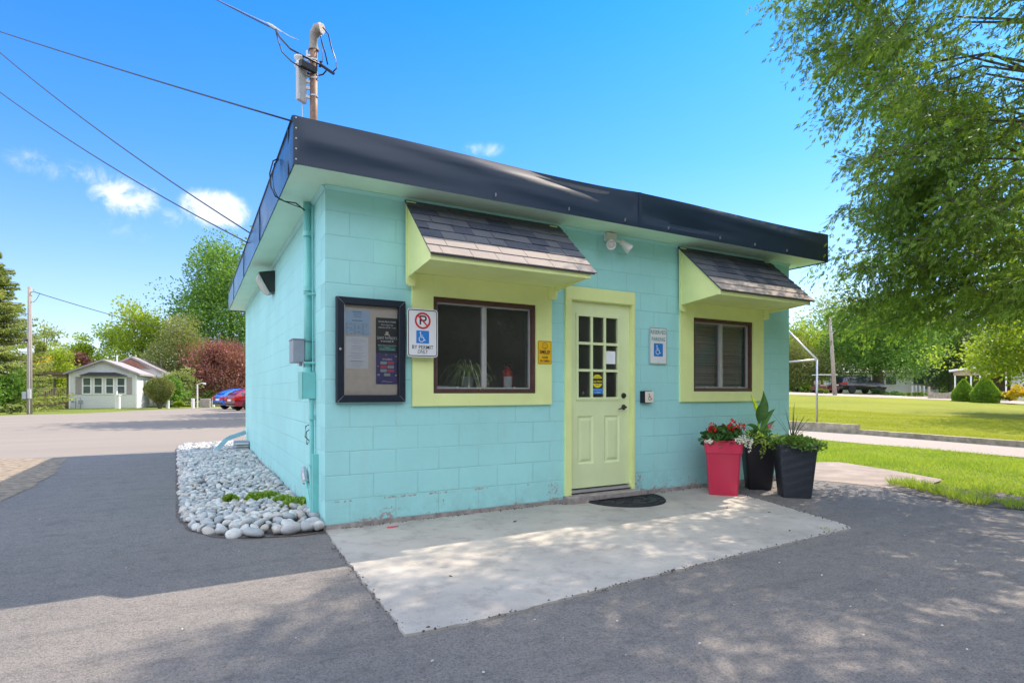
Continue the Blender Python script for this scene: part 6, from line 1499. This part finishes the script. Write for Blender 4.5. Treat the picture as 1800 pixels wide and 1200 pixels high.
# gas meter and pedestal
gm = thing('gas_meter', 'grey gas meter and pipes before the mobile home wall', 'meter', tuple(HM @ Vector((.7, -.5, 0))))
m = MB(); m.tube([(.5, -.45, 0), (.5, -.45, .78), (.78, -.45, .78), (.78, -.45, .6)], .035, 6); put(m, 'pipe', M['greybox'], gm)
put(MB().bbox(.66, .90, -.55, -.35, .34, .62, .03), 'body', M['greybox'], gm); put(MB().tube([(.78, -.45, .0), (.78, -.45, .34)], .03, 6), 'riser', M['greybox'], gm); put(MB().lathe([(.09, 0), (.09, .1)], (.36, -.5, .5), 10, 'y'), 'regulator', M['greybox'], gm)
wp_ = thing('white_pedestal', 'white service pedestal standing before the right front windows', 'pedestal', tuple(dist(207, HOR, 40).xy) + (0,))
b = dist(207, HOR, 40); m = MB(); m.bbox(-.15, .15, -.1, .1, 0, .95, .02); m.box(-.19, .19, -.13, .13, .95, 1.0); m.box(-.1, -.03, -.05, .05, 1.0, 1.25); m.xf(Matrix.Translation((b.x, b.y, 0)) @ Matrix.Rotation(-AZ, 4, 'Z')); m.build('body', M['trimwhite'], wp_)
m = MB(); m.box(-.11, .11, -.106, -.1, .5, .85); m.xf(Matrix.Translation((b.x, b.y, 0)) @ Matrix.Rotation(-AZ, 4, 'Z')); m.build('door', M['siding_white'], wp_)
# utility pole
pb = dist(52, HOR, 31); po = thing('utility_pole', 'weathered grey wooden utility pole with meter boxes left of the porch', 'utility pole', (pb.x, pb.y, 0))
M['polewood'] = bark_mat('pole_wood', (.25, .21, .185), (.38, .33, .30), 3)
m = MB(); m.tube([(pb.x, pb.y, -.2), (pb.x, pb.y, 3.5), (pb.x + .01, pb.y, 6.88)], [.13, .115, .09], 12); m.build('pole', M['polewood'], po, smooth=True)
def loc(b, x, y, z): return b + rt * x + fwd * y + Vector((0, 0, z))
def obox(b, x0, x1, y0, y1, z0, z1, r=.01):
    m = MB(); m.bbox(x0, x1, y0, y1, z0, z1, r); return m.xf(Matrix.Translation((b.x, b.y, 0)) @ Matrix.Rotation(-AZ, 4, 'Z'))
pb0 = Vector((pb.x, pb.y, 0))
obox(pb0, -.20, .02, -.26, -.12, .80, 1.20).build('meter_box', M['greybox'], po); obox(pb0, .05, .20, -.22, -.1, .82, 1.34).build('breaker_box', M['alu'], po)
obox(pb0, -.16, -.02, -.2, -.1, 3.9, 4.05).build('floodlight', M['darkmetal'], po); m = MB(); m.tube([loc(pb0, .10, -.13, 0), loc(pb0, .10, -.13, 6.2)], .025, 6); m.build('riser_conduit', M['alu'], po)
m = MB(); m.tube([loc(pb0, .05, 0, 6.6), loc(pb0, .22, 0, 6.62), loc(pb0, .24, 0, 6.75)], .03, 6); m.tube([loc(pb0, .02, 0, 6.1), loc(pb0, .18, 0, 6.05)], .02, 6); m.build('insulator_arm', M['alu'], po)
cable('thin line running right from the left utility pole over the mobile home', sag(loc(pb0, .22, 0, 6.62), dist(440, 606, 52), .35, 20), .02, 'overhead_line')
cable('thin slack lead beside the top of the left utility pole', sag(loc(pb0, .18, 0, 6.05), dist(70, 515, 31), .1, 8), .012, 'overhead_line')
# bollards, lamp, marker
M['bollard'] = simple('white_bollard_paint', (.72, .70, .68), .6, var=.08)
bg_ = 'white bollards along the lot edge'
for px, yt, t, lb in ((295, 703.5, 41.5, 'white bollard just right of the clipped bush'), (339, 700, 41.5, 'white bollard standing alone before the lamp post'), (375, 698, 46, 'distant white bollard left of the blue car')):
    b = spot(px, t); z1 = CAM.z + (HOR - yt) / F_PX * t; m = MB(); m.lathe([(.11, -.05), (.11, z1 - .06), (.125, z1 - .05), (.125, z1 - .02), (.07, z1)], (b.x, b.y, 0), 12); tag(m.build('bollard', M['bollard'], auto=35), lb, 'bollard', bg_)
b = spot(347, 43); lp = thing('yard_lamp', 'short white lamp post with a side arm before the burgundy tree', 'lamp post', tuple(b)); m = MB(); m.tube([b, b + Vector((0, 0, 1.78))], .05, 8); m.build('post', M['bollard'], lp)
m = MB(); m.tube([b + Vector((0, 0, 1.74)), b + rt * .25 + Vector((0, 0, 1.86)), b + rt * .5 + Vector((0, 0, 1.84))], .03, 6); m.tube([b + rt * .42 + Vector((0, 0, 1.83)), b + rt * .62 + Vector((0, 0, 1.8))], .06, 8); m.build('arm', M['bollard'], lp)
b = spot(361, 44); m = MB(); m.bbox(-.38, .38, -.1, .1, -.05, .68, .04); m.xf(Matrix.Translation(b) @ Matrix.Rotation(-AZ, 4, 'Z')); tag(m.build('stone_marker', M['rust']), 'upright grey marker slab right of the yard lamp', 'marker')

# ------------------------------------------------------------------ vehicles
def carpaint(name, col):
    m, nt, b = newmat(name); b.inputs['Base Color'].default_value = c4(col); b.inputs['Roughness'].default_value = .25; b.inputs['Coat Weight'].default_value = .8; b.inputs['Coat Roughness'].default_value = .05; b.inputs['Metallic'].default_value = .2; return m
M['tyre'] = simple('tyre', (.02, .02, .021), .8); M['rim'] = simple('alloy_rim', (.5, .5, .52), .3, metal=.8); M['carglass'] = simple('car_glass', (.02, .028, .032), .06, bmp=0, spec=.9); M['tail'] = simple('tail_light', (.55, .015, .01), .15, bmp=0); M['headl'] = simple('head_light', (.6, .62, .62), .1, bmp=0); M['cartrim'] = simple('car_trim', (.03, .03, .03), .6)
def car(name, label, base, yaw, paint, prof, W_, wr, wx, cat='car'):
    T_ = thing(name, label, cat, tuple(base)); T_.rotation_euler.z = yaw
    rings = []
    for (x, sill, belt, roof, rwf) in prof:
        hw = W_ * (1 - .10 * max(0, abs(x) / prof[-1][0] - .75) / .25); zc = (sill + belt) / 2; rw = hw * rwf
        half = [(hw * .90, sill), (hw * .985, sill + .10), (hw, zc), (hw * .97, belt - .03), (hw * .95, belt), (rw, roof - .06), (rw * .86, roof - .008), (0, roof)]
        rings.append([(x, -a, z) for a, z in half] + [(x, a, z) for a, z in half[::-1][1:]])
    MB().loft(rings).build('body', paint, T_, world=False, auto=38)
    for sg, nm_ in ((-1, 'side_glass'), (1, 'side_glass')):
        m = MB(); cab = [p for p in prof if p[3] - p[2] > .18]; lo = []; hi = []
        for (x, sill, belt, roof, rwf) in cab:
            hw = W_ * (1 - .10 * max(0, abs(x) / prof[-1][0] - .75) / .25); rw = hw * rwf; f0, f1 = .08, .84
            a = (hw * .95, belt); c = (rw, roof - .06); lo.append((x, sg * (a[0] + (c[0] - a[0]) * f0 + .006), a[1] + (c[1] - a[1]) * f0)); hi.append((x, sg * (a[0] + (c[0] - a[0]) * f1 + .006), a[1] + (c[1] - a[1]) * f1))
        for i in range(len(cab) - 1): m.quad(lo[i], lo[i + 1], hi[i + 1], hi[i])
        m.build(nm_, M['carglass'], T_, world=False)
    def endglass(i, j, nm_):
        (x0, s0, b0, r0, f0_), (x1, s1, b1, r1, f1_) = prof[i], prof[j]; dx = -.012 if x0 < 0 else .012; k = W_ * .66
        m = MB(); m.quad((x0 + dx, -k, r0 + .015), (x0 + dx, k, r0 + .015), (x1 + dx * .6, k * .9, r1 - .03), (x1 + dx * .6, -k * .9, r1 - .03)); m.build(nm_, M['carglass'], T_, world=False)
    endglass(1, 3, 'rear_window')
    ib = [i for i, p in enumerate(prof) if p[3] - p[2] > .18][-1]; endglass(ib + 1, ib, 'windscreen')
    for x in wx:
        for sg in (-1, 1):
            m = MB(); m.lathe([(wr * .55, -.02), (wr * .96, -.0), (wr, .05), (wr, .17), (wr * .9, .2)], (x, sg * (W_ - .17) if sg > 0 else -(W_ - .17), wr), 22, 'y')
            if sg > 0: m.v = [(a, 2 * (W_ - .17) - bb, c) for a, bb, c in m.v]
            wl = m.build('wheel', M['tyre'], T_, world=False, auto=35)
            m = MB(); yy = sg * (W_ + .012); m.lathe([(wr * .62, 0), (wr * .60, .006), (wr * .2, .016)], (x, -(W_ + .008), wr), 18, 'y')
            if sg > 0: m.v = [(a, -bb, c) for a, bb, c in m.v]
            m.build('rim', M['rim'], wl, world=False)
            m = MB(); n = 14
            for k in range(n):
                q0, q1 = PI * k / n, PI * (k + 1) / n; r0, r1 = wr * 1.0, wr * 1.13
                m.quad((x + r0 * math.cos(q0), sg * (W_ * .995 + .004), wr + r0 * math.sin(q0)), (x + r1 * math.cos(q0), sg * (W_ * .99 + .004), wr + r1 * math.sin(q0)), (x + r1 * math.cos(q1), sg * (W_ * .99 + .004), wr + r1 * math.sin(q1)), (x + r0 * math.cos(q1), sg * (W_ * .995 + .004), wr + r0 * math.sin(q1)))
            m.build('wheel_arch', M['cartrim'], T_, world=False)
    xr, xf = prof[0][0], prof[-1][0]; zb = prof[1][2]
    for sg in (-1, 1):
        m = MB(); zl_ = prof[0][2]; m.prism([(xr - .03, sg * W_ * .42, zl_ - .15), (xr - .03, sg * W_ * .89, zl_ - .15), (xr + .06, sg * (W_ * .95 + .005), zl_ - .15), (xr + .40, sg * (W_ * 1.0 + .008), zl_ - .12), (xr + .34, sg * W_ * .88, zl_ - .12), (xr + .1, sg * W_ * .42, zl_ - .15)], (0, 0, .16)); m.build('tail_light', M['tail'], T_, world=False)
        m = MB(); m.prism([(xf + .0, sg * W_ * .5, zb - .22), (xf - .32, sg * (W_ * .97 + .01), zb - .18), (xf - .34, sg * (W_ * .96 + .01), zb - .10), (xf - .05, sg * W_ * .5, zb - .12)], (0, 0, .05)); m.build('headlight', M['headl'], T_, world=False)
    m = MB(); m.box(xr - .035, xr + .02, -.26, .26, zb - .33, zb - .2); m.build('number_plate', M['trimwhite'], T_, world=False)
    m = MB(); m.box(xr - .03, xr + .25, -W_ * .82, W_ * .82, prof[0][1] + .0, prof[0][1] + .14); m.build('bumper', M['cartrim'], T_, world=False)
    return T_
hatch = [(-2.15, .34, .84, .88, .8), (-2.06, .30, .93, 1.02, .78), (-1.72, .28, .96, 1.24, .74), (-1.2, .27, .96, 1.40, .74), (-.3, .26, .95, 1.44, .75), (.35, .26, .93, 1.38, .74), (1.05, .27, .90, .98, .84), (1.75, .29, .84, .88, .84), (2.12, .33, .70, .73, .8)]
suv = [(-2.35, .42, 1.02, 1.08, .82), (-2.28, .38, 1.10, 1.22, .82), (-2.12, .36, 1.12, 1.55, .80), (-1.85, .36, 1.12, 1.70, .78), (-.6, .35, 1.12, 1.74, .78), (.3, .35, 1.10, 1.68, .77), (1.05, .36, 1.06, 1.14, .86), (1.9, .38, 1.0, 1.05, .85), (2.35, .44, .84, .88, .8)]
def heading(a): return rt * math.cos(a) + fwd * math.sin(a)
def yaw_of(v): return math.atan2(v.y, v.x)
hv = heading(R(50)); b = spot(384, 38.6) + hv * 2.1 + Vector((0, 0, .0)); car('blue_hatchback', 'blue hatchback parked half hidden behind the building corner', b, yaw_of(hv), carpaint('blue_car_paint', (.015, .15, .68)), hatch, .88, .32, (-1.32, 1.32))
hv = heading(R(47)); b = spot(405, 35.8) + hv * 2.1; car('red_hatchback', 'dark red hatchback parked in front of the blue car', b, yaw_of(hv), carpaint('red_car_paint', (.28, .01, .04)), hatch, .88, .32, (-1.32, 1.32))
hv = heading(R(8)); b = spot(1472, 56) + hv * 2.3; b.z = terr(b.x, b.y) + .0; car('dark_suv', 'black sport utility vehicle parked under the large maple', b, yaw_of(hv), carpaint('black_car_paint', (.012, .013, .018)), suv, .94, .36, (-1.42, 1.42))
# buggy
b = spot(1450, 55); bgv = thing('golf_cart', 'small golf cart with a flat roof left of the dark vehicle', 'golf cart', tuple(b)); BM = Matrix.Translation(b) @ Matrix.Rotation(-AZ + R(5), 4, 'Z')
def pb_(m, n, mt, par=bgv): return m.xf(BM).build(n, mt, par)
cr = simple('maroon_paint', (.16, .03, .03), .4)
m = MB(); m.prism([(-1.1, -.5, .28), (1.1, -.5, .28), (1.15, -.5, .55), (.7, -.5, .78), (.4, -.5, .42), (-.1, -.5, .42), (-.2, -.5, .66), (-1.1, -.5, .70)], (0, 1.0, 0)); pb_(m, 'body', cr)
pb_(MB().bbox(-1.0, .95, -.55, .55, 1.72, 1.80, .03), 'roof', M['trimwhite'])
for x in (-.85, .75):
    for y in (-.48, .48): pb_(MB().tube([(x * 1.1, y, .6), (x, y, 1.73)], .02, 5), 'post', M['cartrim'])
pb_(MB().bbox(-.75, -.1, -.45, .45, .66, .82, .04), 'seat', M['tanwood']); pb_(MB().bbox(-.85, -.72, -.45, .45, .8, 1.2, .03), 'seat_back', M['tanwood'])
for x in (-.75, .8):
    for y in (-.52, .42): pb_(MB().lathe([(.1, 0), (.23, .01), (.23, .13), (.1, .14)], (x, y + .1, .23), 14, 'y'), 'wheel', M['tyre'])

# ------------------------------------------------------------------ right: pole, pipe frame, houses, gate
b = spot(1468, 46); T_ = thing('leaning_pole', 'grey wooden pole leaning left beside the far road', 'utility pole', tuple(b)); top = dist(1458.5, 560, 46.5)
m = MB(); m.tube([b - Vector((0, 0, .2)), b.lerp(top, .5), top], [.16, .14, .10], 10); m.build('pole', M['polewood'], T_, smooth=True)
a = b.lerp(top, .78); m = MB(); m.tube([a, a + rt * .35 + Vector((0, 0, .45)), a + rt * .42 + Vector((0, 0, .3))], .025, 6); m.build('bracket', M['steel'], T_); obox(Vector((b.x, b.y, 0)) + Vector((0, 0, b.z)), -.12, .12, -.22, -.12, b.z + .6, b.z + 1.0).build('box', M['alu'], T_) if False else None
m = MB(); m.tube([a - Vector((0, 0, 1.2)), a - Vector((0, 0, 1.15)) + rt * .3], .02, 6); m.build('step', M['steel'], T_)
fb = dist(1436, HOR, 17.4); fb.z = terr(fb.x, fb.y) + .1; pf = thing('pipe_frame', 'galvanised gable shaped pipe frame standing on the lawn behind the office', 'frame', tuple(fb))
dr = (rt * -.17 + fwd * .985).normalized(); zt = CAM.z + (HOR - 632) / F_PX * 17.4
e2 = fb + dr * 3.5; A_ = Vector((fb.x, fb.y, zt)); B_ = A_ + dr * 3.5; ap = A_ + dr * 1.75 + Vector((0, 0, 1.32)); r_ = .03
for p, q, nm_ in ((fb - Vector((0, 0, .1)), A_, 'post'), (e2 - Vector((0, 0, .1)), B_, 'post'), (A_, B_, 'cross_bar'), (A_, ap, 'rafter'), (ap, B_, 'rafter')): MB().tube([p, q], r_, 8).build(nm_, M['steel'], pf, smooth=True)
# white carport house
CA, CB = dist(1676, HOR, 45), dist(1770, HOR, 42.5); CM_, CW = frame_at(CA, CB); zg = terr(CA.x, CA.y) + .05; CM_ = Matrix.Translation((0, 0, zg)) @ CM_
cp = thing('carport_house', 'white house with an open carport and a named eave board on the right', 'house', tuple(CM_.translation))
def pc(m, n, mt, par=cp): return m.xf(CM_).build(n, mt, par)
m = MB(); m.prism([(-.25, -.2, 2.15), (CW / 2, -.2, 2.38), (CW + .3, -.2, 2.3), (CW + .3, -.2, 2.44), (CW / 2, -.2, 2.54), (-.25, -.2, 2.30)], (0, 8, 0)); pc(m, 'roof', M['trimwhite'])
m = MB(); m.add([(.0, 0, 1.9), (CW, 0, 1.9), (CW, 0, 2.28), (CW / 2, 0, 2.38), (0, 0, 2.18)], [(0, 1, 2, 3, 4)]); m.add([(.0, .05, 1.9), (CW, .05, 1.9), (CW, .05, 2.28), (CW / 2, .05, 2.38), (0, .05, 2.18)], [(4, 3, 2, 1, 0)]); m.box(0, CW, -.01, .06, 1.84, 1.9); pc(m, 'eave_board', M['tanwood'])
for x in (.05, 1.05, 1.6, CW - .1): pc(MB().box(x, x + .09, 0, .09, 0, 1.84), 'post', M['trimwhite'])
pc(MB().box(.1, CW, 5.9, 6.0, 0, 2.2), 'back_wall', M['porch'])
m = MB(); m.box(CW - .2, CW + 5, 2.5, 8, 0, 2.3); pc(m, 'wall', M['siding_white']); f = MB(); f.box(CW + .8, CW + 1.6, 2.44, 2.5, 1.1, 1.9); w_ = pc(f, 'window', M['trimwhite']); pc(MB().box(CW + .87, CW + 1.53, 2.42, 2.44, 1.17, 1.83), 'pane', M['darkglass'], w_)
m = MB(); m.box(CW - .3, CW + 5.2, 2.2, 8.2, 2.3, 2.5); pc(m, 'wing_roof', M['roofgrey'])
R3 = CM_.to_3x3(); tx_ = text('lettering', '24 Dogwood', M['signblack'], cp, CM_ @ Vector((1.65, -.02, 2.0)), xd=R3 @ Vector((1, 0, 0)), size=.26, width=1.1, bold=.02); text('lettering', 'Road', simple('purple_letters', (.12, .04, .22), .5), cp, CM_ @ Vector((2.55, -.02, 2.0)), xd=R3 @ Vector((1, 0, 0)), size=.26, width=.5, bold=.02)
# scalloped gate
GA, GB = dist(1633, HOR, 43.5), dist(1678, HOR, 43.5); GM_, GW = frame_at(GA, GB); zg = terr(GA.x, GA.y) + .02; GM_ = Matrix.Translation((0, 0, zg)) @ GM_
gt = thing('picket_gate', 'low weathered picket fence with a dipping top between two posts', 'fence', tuple(GM_.translation))
for x, h in ((-.06, .98), (GW - .02, .78)): MB().bbox(x, x + .13, -.06, .07, 0, h, .015).xf(GM_).build('post', M['timber'], gt)
n = 18
for k in range(n): x = .09 + (GW - .14) * k / n; h = .50 + .16 * abs(2 * (k + .5) / n - 1) ** 2; MB().box(x, x + (GW - .14) / n * .86, 0, .025, .02, h).xf(GM_).build('picket', M['timber'], gt)
MB().box(.07, GW - .02, .026, .06, .3, .36).xf(GM_).build('rail', M['timber'], gt)
# white house glimpsed behind the maple, low fence and dark shed
WA, WB = dist(1478, HOR, 66), dist(1650, HOR, 64); WM, WW = frame_at(WA, WB); WM = Matrix.Translation((0, 0, terr(WA.x, WA.y))) @ WM
wh2 = thing('white_house', 'long white house glimpsed beneath the large maple', 'house', tuple(WM.translation)); MB().box(0, WW, 0, 6, 0, 2.4).xf(WM).build('wall', M['siding_white'], wh2)
m = MB(); m.prism([(-.3, -.3, 2.35), (-.3, 3, 3.5), (-.3, 6.3, 2.35)], (WW + .6, 0, 0)); m.xf(WM).build('roof', M['roofgrey'], wh2)
for x in (2.0, 4.6, 7.4): w_ = MB().box(x, x + 1.2, -.05, 0, .9, 1.9).xf(WM).build('window', M['trimwhite'], wh2); MB().box(x + .07, x + 1.13, -.07, -.05, .97, 1.83).xf(WM).build('pane', M['darkglass'], w_)
pkg = 'white pickets behind the low shrubs'
for k, px in enumerate((1604, 1610, 1617, 1624)):
    b = spot(px, 52); tag(MB().bbox(b.x - .07, b.x + .07, b.y - .07, b.y + .07, b.z, b.z + .95, .02).build('fence_post', M['alu']), ['leftmost grey post behind the low shrub strip', 'second grey post behind the low shrub strip', 'third grey post behind the low shrub strip', 'grey post nearest the gate behind the shrub strip'][k], 'post', pkg)

# ------------------------------------------------------------------ small litter on the drive
M['pebble'] = simple('pale_pebble', (.55, .54, .52), .8, var=.2)
rd = random.Random(12)
for k, (px, py) in enumerate(((597, 894), (940, 1088), (1085, 1090), (1395, 881), (1386, 898), (1540, 1035), (1766, 1076), (1656, 1098), (1518, 1115), (1495, 1065), (1370, 988), (222, 997), (300, 930), (70, 912), (420, 968), (1680, 985), (1100, 1150), (850, 1180), (1290, 1062), (320, 1105), (1590, 940), (1740, 905), (1445, 1010), (664, 1000), (520, 1120), (1230, 1130), (1700, 1140), (990, 1120), (1330, 940), (760, 1160))):
    p = G(px, py, .01); r = rd.uniform(.003, .0075); m = MB(); bm = stone_mesh(k + 40)
    for v in bm.verts: v.co = v.co * r + p
    m.bm(bm); tag(m.build('pebble', M['pebble'], smooth=True), 'tiny pale pebble lying on the drive or apron', 'pebble', 'tiny pale pebbles on the drive')
M['twig'] = simple('dark_litter', (.06, .05, .04), .9)
for k, (px, py, lb) in enumerate(((1388, 932, 'dark leaf on the concrete apron near its far corner'), (1278, 892, 'dark bark scrap on the apron before the red planter'), (1352, 900, 'dark scrap on the apron below the woven planter'), (792, 1012, 'small dark bit on the apron left of its middle'), (905, 916, 'dark bit on the apron in the shade by the wall'))):
    p = G(px, py, .016); q = rd.uniform(0, 3); m = MB(); d = Vector((math.cos(q), math.sin(q), 0)) * rd.uniform(.012, .035); e = Vector((-d.y, d.x, 0)) * .3
    m.prism([p - d, p - e, p + d, p + e], (0, 0, .004)); tag(m.build('leaf_scrap', M['twig']), lb, 'litter')
p = G(690, 926, .016); m = MB(); m.prism([p + Vector((-.05, .0, 0)), p + Vector((-.01, -.012, 0)), p + Vector((.05, -.004, 0)), p + Vector((.045, .012, 0)), p + Vector((-.03, .014, 0))], (0, 0, .008)); tag(m.build('red_scrap', M['chipred']), 'flat red scrap lying at the foot of the front wall', 'litter')

rg_c = random.Random(21); m = MB()
edge = [(-.05, -.5), (-.085, -2.31), (.33, -2.33), (1.69, -2.22), (3.2, -2.14), (3.95, -2.08), (4.32, -1.0), (4.45, -.5), (4.4, -.05)]
for (a, b) in list(zip(edge, edge[1:])) + [((.1, -.03), (2.4, -.03))] * 2 + [((2.35, -.08), (2.45, -.08))] * 6 + [((3.4, -.03), (4.4, -.03))] * 2:
    L_ = math.hypot(b[0] - a[0], b[1] - a[1])
    for k in range(int(max(6, L_ * 34))):
        t = rg_c.random(); x = a[0] + (b[0] - a[0]) * t + rg_c.gauss(0, .018); y = min(-.016, a[1] + (b[1] - a[1]) * t + rg_c.gauss(0, .018)); r = rg_c.uniform(.002, .007)
        bm = bmesh.new(); bmesh.ops.create_icosphere(bm, subdivisions=1, radius=r)
        for v in bm.verts: v.co = Vector((v.co.x * rg_c.uniform(.7, 1.4) + x, v.co.y * rg_c.uniform(.7, 1.4) + y, v.co.z + .014 + r * .3))
        m.bm(bm)
tag(m.build('asphalt_crumbs', M['dirtdark']), 'loose dark crumbs scattered along the apron edges and wall foot', 'crumbs', kind='stuff')
